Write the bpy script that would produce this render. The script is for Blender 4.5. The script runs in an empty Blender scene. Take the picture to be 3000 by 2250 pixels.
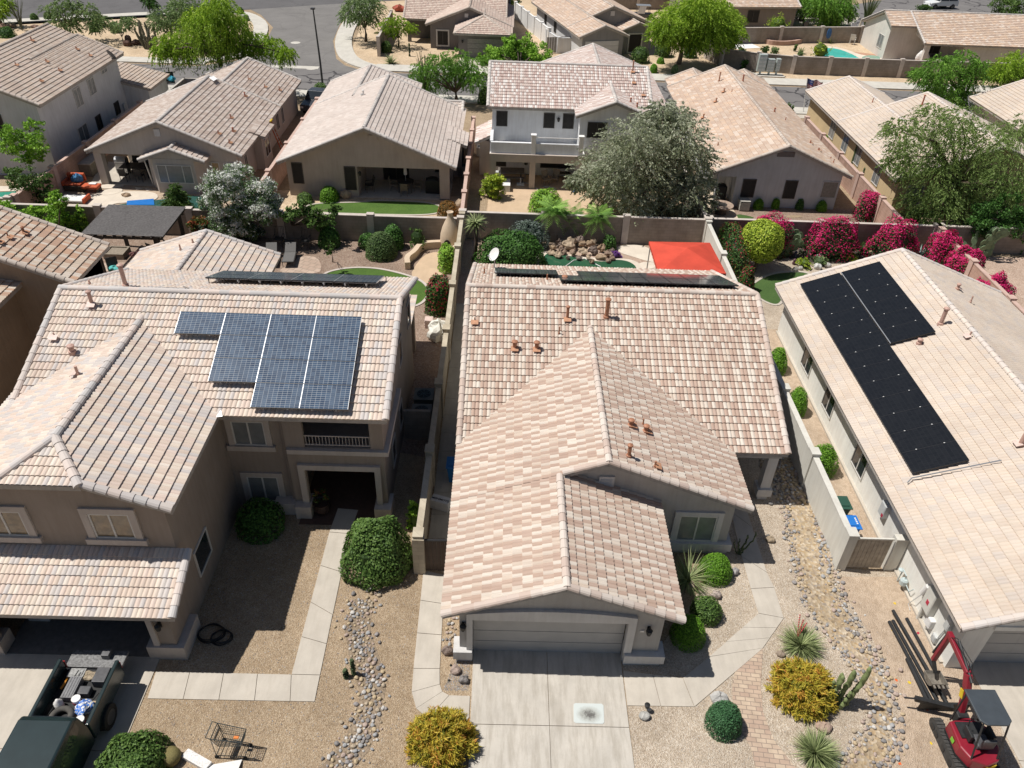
import bpy, bmesh, math, random
import numpy as np
from mathutils import Vector, Matrix
S = bpy.context.scene
COL = S.collection
rng = np.random.default_rng(7); random.seed(7)
pi = math.pi
# ---------------------------------------------------------------- camera
FPX, PITCH, ROLL, YAW, CAMH = 2286.16, 0.63704, 0.0407967, -0.01983549, 22.6
def cam_axes():
    f = np.array([0, math.cos(PITCH), -math.sin(PITCH)]); r = np.array([1., 0, 0]); u = np.cross(r, f)
    R = np.array([[math.cos(YAW), -math.sin(YAW), 0], [math.sin(YAW), math.cos(YAW), 0], [0, 0, 1]])
    f, r, u = R @ f, R @ r, R @ u
    c, s = math.cos(ROLL), math.sin(ROLL)
    return c*r + s*u, -s*r + c*u, f
CR, CU, CF = cam_axes()
def at(px, py, z=0.0):
    """site survey: ground (or height z) position of a spot read off the aerial picture"""
    d = CR*(px-1500)/FPX - CU*(py-1125)/FPX + CF
    t = (z-CAMH)/d[2]
    return Vector((d[0]*t, d[1]*t, z))
def span(px, py, w):
    """real length of w picture units at that ground spot"""
    p = at(px, py); v = np.array([p.x, p.y, -CAMH]); return w*float(v @ CF)/FPX
cd = bpy.data.cameras.new('camera'); cam = bpy.data.objects.new('camera', cd); COL.objects.link(cam)
cd.sensor_width = 36; cd.lens = FPX/3000*36; cd.clip_end = 2000
m = Matrix((( CR[0], CU[0], -CF[0], 0), (CR[1], CU[1], -CF[1], 0), (CR[2], CU[2], -CF[2], CAMH), (0, 0, 0, 1)))
cam.matrix_world = m; S.camera = cam
# ---------------------------------------------------------------- light
SUN = Vector((-0.5, 0.055, 1.0)).normalized()
w = bpy.data.worlds.new('World'); S.world = w; w.use_nodes = True
nt = w.node_tree; sk = nt.nodes.new('ShaderNodeTexSky'); sk.sky_type = 'NISHITA'; sk.sun_disc = False
sk.sun_elevation = math.asin(SUN.z); sk.sun_rotation = math.atan2(SUN.x, SUN.y)
nt.links.new(sk.outputs[0], nt.nodes['Background'].inputs[0]); nt.nodes['Background'].inputs[1].default_value = 0.052
ld = bpy.data.lights.new('sun', 'SUN'); ld.energy = 4.9; ld.angle = math.radians(0.5); ld.color = (1, .962, .905)
lo = bpy.data.objects.new('sun', ld); COL.objects.link(lo); lo.rotation_euler = SUN.to_track_quat('Z', 'Y').to_euler(); lo.location = (0, 0, 60)
S.view_settings.view_transform = 'Standard'; S.view_settings.look = 'None'; S.view_settings.gamma = 1; S.view_settings.exposure = 0
S.cycles.max_bounces = 6; S.cycles.transparent_max_bounces = 8
# ---------------------------------------------------------------- materials
def nm(name):
    mt = bpy.data.materials.new(name); mt.use_nodes = True
    t = mt.node_tree; return mt, t, t.nodes['Principled BSDF']
def N(t, typ, **kw):
    n = t.nodes.new('ShaderNode'+typ)
    for k, v in kw.items(): setattr(n, k, v)
    return n
def ramp(t, fac, stops, interp='LINEAR'):
    r = N(t, 'ValToRGB'); r.color_ramp.interpolation = interp; e = r.color_ramp.elements
    while len(e) < len(stops): e.new(.5)
    for i, (p, c) in enumerate(stops): e[i].position = p; e[i].color = (*c, 1)
    t.links.new(fac, r.inputs[0]); return r.outputs[0]
def noise(t, scale, detail=4, coord='Object', rough=.55, vec=None, stretch=None):
    n = N(t, 'TexNoise'); n.inputs['Scale'].default_value = scale; n.inputs['Detail'].default_value = detail; n.inputs['Roughness'].default_value = rough
    if vec is None:
        tc = N(t, 'TexCoord'); vec = tc.outputs[coord]
    if stretch:
        mp = N(t, 'Mapping'); mp.inputs['Scale'].default_value = stretch; t.links.new(vec, mp.inputs[0]); vec = mp.outputs[0]
    t.links.new(vec, n.inputs['Vector']); return n.outputs['Fac']
def bump(t, b, h, strength, dist=.02):
    n = N(t, 'Bump'); n.inputs['Strength'].default_value = strength; n.inputs['Distance'].default_value = dist
    t.links.new(h, n.inputs['Height']); t.links.new(n.outputs[0], b.inputs['Normal'])
def mixc(t, f, a, b, blend='MIX'):
    n = N(t, 'Mix', data_type='RGBA', blend_type=blend)
    for s, v in ((0, f), (6, a), (7, b)):
        if isinstance(v, (int, float)): n.inputs[s].default_value = v
        elif isinstance(v, tuple): n.inputs[s].default_value = (*v, 1)
        else: t.links.new(v, n.inputs[s])
    return n.outputs[2]
def plain(name, c, rough=.6, var=.18, scale=6, metal=0, bmp=0, spec=.4, coord='Object'):
    mt, t, b = nm(name)
    d = tuple(x*(1-var) for x in c); l = tuple(min(1, x*(1+var)) for x in c)
    t.links.new(ramp(t, noise(t, scale, 5, coord), [(.3, d), (.7, l)]), b.inputs['Base Color'])
    b.inputs['Roughness'].default_value = rough; b.inputs['Metallic'].default_value = metal
    b.inputs['Specular IOR Level'].default_value = spec
    if bmp: bump(t, b, noise(t, scale*8, 3, coord), bmp)
    return mt
def stucco(name, c):
    mt, t, b = nm(name)
    big = ramp(t, noise(t, .7, 4), [(.3, tuple(x*.9 for x in c)), (.7, tuple(min(1, x*1.06) for x in c))])
    st = ramp(t, noise(t, 2.2, 5, stretch=(3, 3, .35)), [(.40, (.9, .885, .87)), (.58, (1, 1, 1))])
    t.links.new(mixc(t, .6, big, st, 'MULTIPLY'), b.inputs['Base Color'])
    b.inputs['Roughness'].default_value = .9; b.inputs['Specular IOR Level'].default_value = .2
    bump(t, b, noise(t, 22, 4), .35, .03); return mt
def gravel(name, cols, scale=22, dirt=.5):
    mt, t, b = nm(name); tc = N(t, 'TexCoord')
    v = N(t, 'TexVoronoi'); v.inputs['Scale'].default_value = scale; t.links.new(tc.outputs['Object'], v.inputs['Vector'])
    wn = N(t, 'TexWhiteNoise'); wn.noise_dimensions = '3D'; t.links.new(v.outputs['Color'], wn.inputs['Vector'])
    c = ramp(t, wn.outputs['Value'], [(i/(len(cols)-1), k) for i, k in enumerate(cols)])
    big = ramp(t, noise(t, .45, 6), [(.3, (.78, .76, .73)), (.65, (1.06, 1.05, 1.03))])
    c = mixc(t, .9, c, big, 'MULTIPLY')
    mid = ramp(t, noise(t, 3.2, 5), [(.35, (.82, .8, .78)), (.6, (1.04, 1.04, 1.04))])
    c = mixc(t, dirt, c, mid, 'MULTIPLY')
    t.links.new(c, b.inputs['Base Color']); b.inputs['Roughness'].default_value = .95; b.inputs['Specular IOR Level'].default_value = .15
    bump(t, b, v.outputs['Distance'], .9, .03); return mt
def concrete(name, c, stain=.3):
    mt, t, b = nm(name)
    a = ramp(t, noise(t, .9, 6, rough=.65), [(.3, tuple(x*.86 for x in c)), (.68, tuple(min(1, x*1.05) for x in c))])
    s = ramp(t, noise(t, 2.4, 6, rough=.7, stretch=(1.6, .25, 1)), [(.38, (.74, .72, .69)), (.56, (1, 1, 1))])
    c2 = mixc(t, stain, a, s, 'MULTIPLY')
    f = ramp(t, noise(t, 60, 3), [(.3, (.93, .93, .93)), (.7, (1.03, 1.03, 1.03))])
    t.links.new(mixc(t, 1.0, c2, f, 'MULTIPLY'), b.inputs['Base Color'])
    b.inputs['Roughness'].default_value = .85; b.inputs['Specular IOR Level'].default_value = .25
    bump(t, b, noise(t, 40, 4), .15, .01); return mt
def tilemat(name, cols, streak=.35, rough=.75, tile=(1, 1), const=True, alt=None):
    """concrete roof tile: one colour per barrel, drawn from cols, with streaks along the slope; UV counts barrels and courses"""
    mt, t, b = nm(name); uv = N(t, 'UVMap'); sp = N(t, 'SeparateXYZ'); t.links.new(uv.outputs[0], sp.inputs[0])
    def fl(o, k):
        d = N(t, 'Math', operation='DIVIDE'); t.links.new(o, d.inputs[0]); d.inputs[1].default_value = k
        f = N(t, 'Math', operation='FLOOR'); t.links.new(d.outputs[0], f.inputs[0]); return f.outputs[0]
    cb = N(t, 'CombineXYZ'); t.links.new(fl(sp.outputs[0], tile[0]), cb.inputs[0]); t.links.new(fl(sp.outputs[1], tile[1]), cb.inputs[1])
    wn = N(t, 'TexWhiteNoise', noise_dimensions='2D'); t.links.new(cb.outputs[0], wn.inputs['Vector'])
    n = len(cols); c = ramp(t, wn.outputs['Value'], [(i/n, k) for i, k in enumerate(cols)], 'CONSTANT' if const else 'LINEAR')
    if alt:
        c2 = ramp(t, wn.outputs['Value'], [(i/len(alt), k) for i, k in enumerate(alt)], 'CONSTANT'); sc_ = N(t, 'SeparateColor'); cb3 = N(t, 'CombineXYZ'); t.links.new(fl(sp.outputs[0], 2), cb3.inputs[0]); t.links.new(fl(sp.outputs[1], 1), cb3.inputs[1]); wn3 = N(t, 'TexWhiteNoise', noise_dimensions='2D'); t.links.new(cb3.outputs[0], wn3.inputs['Vector']); t.links.new(wn3.outputs['Color'], sc_.inputs[0])
        g = N(t, 'Math', operation='GREATER_THAN'); t.links.new(sc_.outputs[1], g.inputs[0]); g.inputs[1].default_value = .72; a = N(t, 'Math', operation='ADD'); t.links.new(g.outputs[0], a.inputs[0]); t.links.new(fl(sp.outputs[0], 1), a.inputs[1])
        md = N(t, 'Math', operation='FLOORED_MODULO'); t.links.new(a.outputs[0], md.inputs[0]); md.inputs[1].default_value = 2; c = mixc(t, md.outputs[0], c, c2)
    cb2 = N(t, 'CombineXYZ'); t.links.new(fl(sp.outputs[0], 2), cb2.inputs[0]); t.links.new(fl(sp.outputs[1], 1), cb2.inputs[1])
    wn2 = N(t, 'TexWhiteNoise', noise_dimensions='2D'); t.links.new(cb2.outputs[0], wn2.inputs['Vector'])
    c = mixc(t, .6, c, ramp(t, wn2.outputs['Value'], [(0, (.93, .93, .935)), (1, (1.03, 1.025, 1.02))]), 'MULTIPLY')
    if streak:
        s = ramp(t, noise(t, 1, 3, vec=uv.outputs[0], stretch=(4.2, .55, 1)), [(.36, (.74, .70, .67)), (.6, (1.06, 1.06, 1.06))])
        c = mixc(t, streak, c, s, 'MULTIPLY')
    d = ramp(t, noise(t, .35, 5), [(.35, (.88, .87, .86)), (.62, (1.03, 1.03, 1.03))])
    c = mixc(t, .35 if alt else .7, c, d, 'MULTIPLY')
    t.links.new(c, b.inputs['Base Color']); b.inputs['Roughness'].default_value = rough; b.inputs['Specular IOR Level'].default_value = .3
    return mt
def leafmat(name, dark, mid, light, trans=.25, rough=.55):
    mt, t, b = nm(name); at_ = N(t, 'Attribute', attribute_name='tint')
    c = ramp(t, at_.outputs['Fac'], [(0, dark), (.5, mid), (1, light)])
    out = t.nodes['Material Output']
    b.inputs['Roughness'].default_value = rough; b.inputs['Specular IOR Level'].default_value = .25; t.links.new(c, b.inputs['Base Color'])
    tr = N(t, 'BsdfTranslucent'); t.links.new(c, tr.inputs[0]); mx = N(t, 'MixShader'); mx.inputs[0].default_value = trans
    t.links.new(b.outputs[0], mx.inputs[1]); t.links.new(tr.outputs[0], mx.inputs[2]); t.links.new(mx.outputs[0], out.inputs[0]); return mt
def glass(name, c=(.02, .025, .03), rough=.06):
    mt, t, b = nm(name); b.inputs['Roughness'].default_value = rough; b.inputs['Specular IOR Level'].default_value = .8
    t.links.new(ramp(t, noise(t, .8, 2), [(.3, c), (.7, tuple(min(1, x*1.5) for x in c))]), b.inputs['Base Color']); return mt
def blockmat(name, c):
    mt, t, b = nm(name); g = N(t, 'NewGeometry'); sp = N(t, 'SeparateXYZ'); t.links.new(g.outputs['Position'], sp.inputs[0])
    ad = N(t, 'Math', operation='ADD'); t.links.new(sp.outputs[0], ad.inputs[0]); t.links.new(sp.outputs[1], ad.inputs[1]); cb = N(t, 'CombineXYZ'); t.links.new(ad.outputs[0], cb.inputs[0]); t.links.new(sp.outputs[2], cb.inputs[1])
    k = N(t, 'TexBrick'); k.inputs['Scale'].default_value = 1; k.inputs['Brick Width'].default_value = .405; k.inputs['Row Height'].default_value = .203; k.inputs['Mortar Size'].default_value = .007; t.links.new(cb.outputs[0], k.inputs['Vector'])
    k.inputs['Color1'].default_value = (*[x*.93 for x in c], 1); k.inputs['Color2'].default_value = (*[x*1.06 for x in c], 1); k.inputs['Mortar'].default_value = (*[x*.74 for x in c], 1)
    st = ramp(t, noise(t, 1.4, 5, stretch=(1, 1, .5)), [(.36, (.80, .78, .75)), (.6, (1.04, 1.04, 1.04))]); t.links.new(mixc(t, .8, k.outputs['Color'], st, 'MULTIPLY'), b.inputs['Base Color'])
    b.inputs['Roughness'].default_value = .92; b.inputs['Specular IOR Level'].default_value = .15; bump(t, b, noise(t, 30, 4), .35, .02); return mt
# ---------------------------------------------------------------- mesh builder
ORG = {}
class MB:
    def __init__(s): s.v = []; s.f = []; s.mi = []; s.n = 0; s.cur = 0
    def add(s, vs, fs, mi=None):
        b = s.n; s.v.extend(tuple(float(c) for c in q) for q in vs); s.n += len(vs)
        for f in fs: s.f.append([b+i for i in f]); s.mi.append(s.cur if mi is None else mi)
        return s
    def box(s, x0, x1, y0, y1, z0, z1, mi=None):
        return s.add([(x0,y0,z0),(x1,y0,z0),(x1,y1,z0),(x0,y1,z0),(x0,y0,z1),(x1,y0,z1),(x1,y1,z1),(x0,y1,z1)],
                     [(0,3,2,1),(4,5,6,7),(0,1,5,4),(1,2,6,5),(2,3,7,6),(3,0,4,7)], mi)
    def obox(s, c, X, Y, Z, mi=None):
        c, X, Y, Z = map(Vector, (c, X, Y, Z))
        vs = [c+sx*X+sy*Y+sz*Z for sz in (-1,1) for sx, sy in ((-1,-1),(1,-1),(1,1),(-1,1))]
        return s.add(vs, [(0,3,2,1),(4,5,6,7),(0,1,5,4),(1,2,6,5),(2,3,7,6),(3,0,4,7)], mi)
    def bar(s, a, b, w, h=None, mi=None):
        a, b = Vector(a), Vector(b); d = b-a; L = d.length; d.normalize(); h = h or w
        x = d.cross(Vector((0,0,1)))
        if x.length < .05: x = Vector((1,0,0))
        x.normalize(); y = x.cross(d)
        return s.obox((a+b)/2, x*w/2, d*L/2, y*h/2, mi)
    def prism(s, poly, z0, z1, mi=None):
        n = len(poly); vs = [(x,y,z0) for x,y in poly]+[(x,y,z1) for x,y in poly]
        a = sum(poly[i][0]*poly[(i+1)%n][1]-poly[(i+1)%n][0]*poly[i][1] for i in range(n))
        fs = [tuple(range(n-1,-1,-1)), tuple(range(n,2*n))]+[(i,(i+1)%n,n+(i+1)%n,n+i) for i in range(n)]
        if a < 0: fs = [f[::-1] for f in fs]
        return s.add(vs, fs, mi)
    def slab(s, pts, down, mi=None):
        """closed plate: polygon in space and its copy shifted by vector down"""
        n = len(pts); d = Vector(down); vs = [Vector(p) for p in pts]+[Vector(p)+d for p in pts]
        return s.add(vs, [tuple(range(n)), tuple(range(2*n-1,n-1,-1))]+[(i,n+i,n+(i+1)%n,(i+1)%n) for i in range(n)], mi)
    def tube(s, pts, r, seg=6, mi=None, cap=True):
        pts = [Vector(p) for p in pts]; n = len(pts); r = [r]*n if isinstance(r, (int, float)) else r
        vs = []; ref = Vector((0,0,1))
        for i, p in enumerate(pts):
            d = (pts[min(i+1,n-1)]-pts[max(i-1,0)]).normalized()
            x = d.cross(ref)
            if x.length < .1: x = d.cross(Vector((0,1,0)))
            x.normalize(); y = d.cross(x)
            for k in range(seg):
                a = 2*pi*k/seg; vs.append(p+(x*math.cos(a)+y*math.sin(a))*r[i])
        fs = [(i*seg+k, i*seg+(k+1)%seg, (i+1)*seg+(k+1)%seg, (i+1)*seg+k) for i in range(n-1) for k in range(seg)]
        if cap: fs += [tuple(range(seg-1,-1,-1)), tuple(range((n-1)*seg, n*seg))]
        return s.add(vs, fs, mi)
    def lathe(s, c, prof, seg=14, mi=None, sx=1, sy=1):
        c = Vector(c); vs = [c+Vector((math.cos(2*pi*k/seg)*r*sx, math.sin(2*pi*k/seg)*r*sy, z)) for r, z in prof for k in range(seg)]
        n = len(prof); fs = [(i*seg+k, i*seg+(k+1)%seg, (i+1)*seg+(k+1)%seg, (i+1)*seg+k) for i in range(n-1) for k in range(seg)]
        fs += [tuple(range(seg-1,-1,-1)), tuple(range((n-1)*seg, n*seg))]
        return s.add(vs, fs, mi)
    def blob(s, c, rx, ry, rz, seg=10, rings=7, jit=0, mi=None, seed=0):
        R = random.Random(seed); prof = []
        vs = []; c = Vector(c)
        ph = [(R.uniform(0, 6.3), R.uniform(0, 6.3), R.uniform(.8, 2.2)) for _ in range(4)]
        def d(th, f): return 1+jit*sum(math.sin(k*th*round(q)+a)*math.cos(f*2.1+b) for k, (a, b, q) in enumerate(ph, 1))/2
        for i in range(rings+1):
            f = -pi/2+pi*i/rings
            for k in range(seg):
                th = 2*pi*k/seg; q = d(th, f)
                vs.append(c+Vector((rx*math.cos(f)*math.cos(th)*q, ry*math.cos(f)*math.sin(th)*q, rz*math.sin(f)*q)))
        fs = [(i*seg+k, i*seg+(k+1)%seg, (i+1)*seg+(k+1)%seg, (i+1)*seg+k) for i in range(rings) for k in range(seg)]
        return s.add(vs, fs, mi)
    def build(s, name, mats, parent=None, loc=(0,0,0), smooth=False, bevel=0):
        o = Vector(ORG[parent.name]) if parent else Vector(loc)
        me = bpy.data.meshes.new(name)
        me.from_pydata([(x-o.x, y-o.y, z-o.z) for x, y, z in s.v], [], s.f)
        if not isinstance(mats, (list, tuple)): mats = [mats]
        for q in mats: me.materials.append(q)
        if len(mats) > 1: me.polygons.foreach_set('material_index', s.mi)
        if smooth: me.polygons.foreach_set('use_smooth', [True]*len(me.polygons))
        me.update(); return link(name, me, parent, o, bevel)
def link(name, me, parent, o, bevel=0):
    ob = bpy.data.objects.new(name, me); COL.objects.link(ob)
    if parent: ob.parent = parent
    else: ob.location = o
    ORG[ob.name] = tuple(o)
    if bevel:
        md = ob.modifiers.new('bevel', 'BEVEL'); md.width = bevel; md.segments = 2; md.limit_method = 'ANGLE'
    return ob
USED = {}
def tag(o, label, cat, group=None):
    o['label'] = label; o['category'] = cat
    if group: o['group'] = group
    return o
def root(name, label, cat, loc, group=None):
    o = bpy.data.objects.new(name, None); COL.objects.link(o); o.location = loc; ORG[o.name] = tuple(loc); o.empty_display_size = .3
    return tag(o, label, cat, group)
def struct(o, kind='structure'): o['kind'] = kind; return o
def dup(o, loc, label=None, rotz=None, scale=None):
    """copy of a thing with copies of its parts and sub-parts"""
    def rec(a, par):
        c = a.copy(); COL.objects.link(c); c.parent = par
        for ch in a.children: rec(ch, c)
        return c
    c = rec(o, None); c.location = loc; ORG[c.name] = tuple(loc)
    if label: c['label'] = label
    if rotz is not None: c.rotation_euler[2] = rotz
    if scale is not None: c.scale = (scale,)*3 if isinstance(scale, (int, float)) else scale
    return c
def big(name, V, F, mats, parent=None, loc=(0,0,0), tint=None, uv=None, smooth=False):
    """mesh straight from numpy arrays (quads)"""
    o = Vector(ORG[parent.name]) if parent else Vector(loc)
    V = np.asarray(V, np.float32)-np.array(o, np.float32); F = np.asarray(F, np.int32)
    me = bpy.data.meshes.new(name); k = F.shape[1]
    me.vertices.add(len(V)); me.vertices.foreach_set('co', V.ravel())
    me.loops.add(F.size); me.loops.foreach_set('vertex_index', F.ravel())
    me.polygons.add(len(F)); me.polygons.foreach_set('loop_start', np.arange(0, F.size, k, dtype=np.int32))
    me.polygons.foreach_set('loop_total', np.full(len(F), k, np.int32))
    for q in (mats if isinstance(mats, (list, tuple)) else [mats]): me.materials.append(q)
    if not smooth: me.shade_flat()
    if tint is not None:
        a = me.attributes.new('tint', 'FLOAT', 'FACE'); a.data.foreach_set('value', np.asarray(tint, np.float32))
    if uv is not None:
        l = me.uv_layers.new(name='UVMap'); l.data.foreach_set('uv', np.asarray(uv, np.float32).ravel())
    me.update(calc_edges=True); return link(name, me, parent, o)
# ---------------------------------------------------------------- roofs
PER, EXP = .155, .335
def tiles(O, u, v, W, L, parent, mt, seg=4, clip=None, name='roof'):
    """barrel-tile field: O eave corner, u along the eave, v up the slope"""
    O, u, v = Vector(O), Vector(u).normalized(), Vector(v).normalized(); n = u.cross(v)
    if n.z < 0: n = -n
    nb = max(1, round(W/PER)); per = W/nb; nx = nb*seg+1
    prof = {4: [0, .75, 1, .75], 3: [0, 1, .8], 2: [0, 1]}[seg]
    xs = np.arange(nx)*per/seg; h = np.array([prof[k % seg] for k in range(nx)])*.032
    ph = (xs/per)
    nc = max(1, round(L/EXP)); e = L/nc
    A = lambda q: np.array(q)
    V = []; F = []; UV = []
    R = np.random.default_rng(int(abs(O.x*31+O.y*17+O.z*7)))
    for j in range(nc):
        y0, y1 = j*e-.03, (j+1)*e
        base = len(V)*nx
        jt = np.repeat(R.uniform(-.004, .005, nb+1), seg)[:nx]
        rows = ((y0+.006, -.01+h*.2), (y0, .05+h+jt), (y1, .004+h))
        for y, hh in rows: V.append(A(O)[None]+xs[:, None]*A(u)[None]+y*A(v)[None]+np.broadcast_to(hh, (nx,))[:, None]*A(n)[None])
        i = np.arange(nx-1)
        for r, (va, vb) in enumerate(((j+.02, j+.04), (j+.04, j+.96))):
            a = base+r*nx+i; b_ = a+1; c = a+nx+1; d = a+nx
            F.append(np.stack([a, b_, c, d], 1))
            us, ue = ph[:-1]+1e-3, ph[1:]-1e-3
            UV.append(np.stack([np.stack([us, np.full_like(us, va)], 1), np.stack([ue, np.full_like(us, va)], 1), np.stack([ue, np.full_like(us, vb)], 1), np.stack([us, np.full_like(us, vb)], 1)], 1))
    V = np.concatenate(V); F = np.concatenate(F); UV = np.concatenate(UV).reshape(-1, 2)
    if u.cross(v).z < 0: F = F[:, ::-1]; UV = UV.reshape(-1, 4, 2)[:, ::-1].reshape(-1, 2)
    ob = big(name, V, F, mt, parent, uv=UV)
    if clip:
        o = Vector(ORG[parent.name]); bm = bmesh.new(); bm.from_mesh(ob.data); P = [Vector(p) for p in clip]; c = sum(P, Vector())/len(P)
        for i, p in enumerate(P):
            q = P[(i+1) % len(P)]; d = (q-p).cross(n).normalized()
            if d.dot(c-p) > 0: d = -d
            bmesh.ops.bisect_plane(bm, geom=bm.verts[:]+bm.edges[:]+bm.faces[:], plane_co=p-o+d*.01, plane_no=d, clear_outer=True)
        bm.to_mesh(ob.data); bm.free()
    return ob
def caps(lines, r, mt, parent, step=.38, name='ridge_cap'):
    """overlapping half-barrel cap tiles along the given lines"""
    V = []; F = []; UV = []
    for li, (p0, p1) in enumerate(lines):
        p0, p1 = Vector(p0), Vector(p1); d = p1-p0; L = d.length; d.normalize()
        x = d.cross(Vector((0,0,1))).normalized(); y = x.cross(d); n = max(1, round(L/step)); s = L/n
        for i in range(n):
            a = p0+d*(i*s-.02); b_ = p0+d*(i+1)*s; base = len(V); rr = (r*1.08, r*.9)
            for q, (c, k) in enumerate(((a, rr[0]), (b_, rr[1]))):
                for t in range(7):
                    an = pi*t/6; V.append(c+x*math.cos(an)*k+y*(math.sin(an)*k*.85-.03))
            uu = li*37+i*2.0+.5
            for t in range(6):
                F.append([base+t, base+t+1, base+8+t, base+7+t]); UV += [(uu, .5+li)]*4
            # end face of the lower, wider end
            for t in range(3):
                F.append([base+t, base+t+1, base+5-t, base+6-t]); UV += [(uu, .5+li)]*4
    return big(name, [tuple(v) for v in V], F, mt, parent, uv=UV)
def slope(parent, e0, e1, r0, r1, mt, seg=3, clip=None, fascia=None, name='roof'):
    """one roof slope: eave e0-e1, upper edge r0-r1 (rectangle unless clip given)"""
    e0, e1, r0, r1 = map(Vector, (e0, e1, r0, r1)); u = e1-e0; W = u.length; un = u.normalized()
    v = r0-e0; v = v-un*v.dot(un); L = v.length
    ob = tiles(e0, un, v, W, L, parent, mt, seg, clip, name)
    if fascia:
        n = un.cross(v.normalized()); n = n if n.z > 0 else -n
        pts = clip or [e0, e1, r1, r0]; pts = [Vector(p)-n*.015 for p in pts]
        if (pts[1]-pts[0]).cross(pts[2]-pts[0]).z < 0: pts = pts[::-1]
        MB().slab(pts, (0, 0, -.17)).build('fascia', fascia, ob)
    return ob
def gable(parent, ax, s0, s1, ta, tb, ze, pitch, M, seg=3, tp=None, rakes=(1, 1), ridge=True, sB=None, sA=None, za=None):
    """ridge along ax ('x' or 'y') from s0 to s1, eaves at ta and tb (cross axis); M=(tile, cap, fascia)"""
    tp = (ta+tb)/2 if tp is None else tp; zr = ze+pitch*abs(tp-ta) if za is None else za
    P = (lambda s, t, z: Vector((s, t, z))) if ax == 'x' else (lambda s, t, z: Vector((t, s, z)))
    a0, a1 = sA or (s0, s1); b0, b1 = sB or (s0, s1)
    obs = [slope(parent, P(a0, ta, ze), P(a1, ta, ze), P(a0, tp, zr), P(a1, tp, zr), M[0], seg, None, M[2]),
           slope(parent, P(b0, tb, ze), P(b1, tb, ze), P(b0, tp, zr), P(b1, tp, zr), M[0], seg, None, M[2])]
    L = []
    if ridge: L.append((P(s0, tp, zr+.05), P(s1, tp, zr+.05)))
    for k, (sA_, sB_) in enumerate(((a0, b0), (a1, b1))):
        if rakes[k]:
            i = .04*(1 if k == 0 else -1)
            L += [(P(sA_+i, ta, ze+.05), P(sA_+i, tp, zr+.05)), (P(sB_+i, tb, ze+.05), P(sB_+i, tp, zr+.05))]
    if L: caps(L, .13, M[1], obs[0])
    return obs
# ---------------------------------------------------------------- walls and openings
def wall(parent, p0, p1, top, mt, holes=(), th=.18, name='wall', z0=0.0):
    """wall from p0 to p1 (outside on its right), top = height or [(s,z)..]; holes (s0,s1,z0,z1)"""
    p0, p1 = Vector((*p0, 0)), Vector((*p1, 0)); d = p1-p0; d.normalize(); p0 = p0+d*.003; L = (p1-p0).length-.003; inn = Vector((-d.y, d.x, 0))*th
    prof = [(0, top), (L, top)] if isinstance(top, (int, float)) else list(top)
    def zt(s):
        for (a, za), (b, zb) in zip(prof, prof[1:]):
            if a-1e-6 <= s <= b+1e-6: return za+(zb-za)*(s-a)/max(b-a, 1e-6)
        return prof[-1][1]
    br = sorted({0.0, L} | {s for s, _ in prof if 0 < s < L} | {max(0, min(L, s)) for h in holes for s in h[:2]})
    mb = MB()
    for a, b in zip(br, br[1:]):
        if b-a < 1e-4: continue
        mid = (a+b)/2; segs = []; z = z0
        for h in sorted((h for h in holes if h[0] < mid < h[1]), key=lambda h: h[2]):
            if h[2] > z: segs.append((z, z, h[2], h[2]))
            z = h[3]
        segs.append((z, z, zt(a), zt(b)))
        for l0, l1, u0, u1 in segs:
            A, B = p0+d*a, p0+d*b; k = Vector((0, 0, 1))
            vs = [A+k*l0, B+k*l1, B+inn+k*l1, A+inn+k*l0, A+k*u0, B+k*u1, B+inn+k*u1, A+inn+k*u0]
            mb.add(vs, [(0,3,2,1),(4,5,6,7),(0,1,5,4),(1,2,6,5),(2,3,7,6),(3,0,4,7)])
    return mb.build(name, mt, parent)
def gtop(x0, x1, e, zr_of):
    """wall-top profile under a gable: z from function of absolute coordinate"""
    pass
def window(parent, p0, d, w_, z0, z1, mats, out=.05, mull=1, name='window', trim=None, tw=.16, sill=False, bars=0, fr=.055):
    """window set on a wall face: p0 lower left (x,y) seen from outside, d = unit direction to its right; mats=(frame, pane)"""
    p0 = Vector((*p0, 0)); d = Vector((*d, 0)).normalized(); n = Vector((d.y, -d.x, 0)); k = Vector((0,0,1))
    def bx(mb, s0, s1, a, b, o0, o1, mi=None):
        c = p0+d*(s0+s1)/2+k*(a+b)/2+n*(o0+o1)/2; mb.obox(c, d*(s1-s0)/2, n*(o1-o0)/2, k*(b-a)/2, mi)
    f = MB()
    bx(f, 0, w_, z0, z0+fr, -.05, out); bx(f, 0, w_, z1-fr, z1, -.05, out); bx(f, 0, fr, z0+fr, z1-fr, -.05, out); bx(f, w_-fr, w_, z0+fr, z1-fr, -.05, out)
    if mull == 1: bx(f, w_/2-.03, w_/2+.03, z0+fr, z1-fr, -.05, out-.01)
    if mull == 2:
        for q in (.27, .73): bx(f, w_*q-.03, w_*q+.03, z0+fr, z1-fr, -.05, out-.01)
    if bars: bx(f, fr, w_-fr, (z0+z1)/2-.025, (z0+z1)/2+.025, -.05, out-.012)
    ob = f.build(name, mats[0], parent)
    q = MB(); bx(q, fr, w_-fr, z0+fr, z1-fr, -.06, out-.03); q.build('pane', mats[1], ob)
    if trim:
        t = MB(); o = .075
        bx(t, -tw, 0, z0, z1+tw, -.02, o); bx(t, w_, w_+tw, z0, z1+tw, -.02, o); bx(t, 0, w_, z1, z1+tw, -.02, o-.003)
        if sill: bx(t, -tw-.1, w_+tw+.1, z0-.22, z0, -.02, o+.06)
        else: bx(t, -tw, w_+tw, z0-tw, z0, -.02, o+.003)
        t.build('trim', trim, ob)
    return ob
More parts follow.
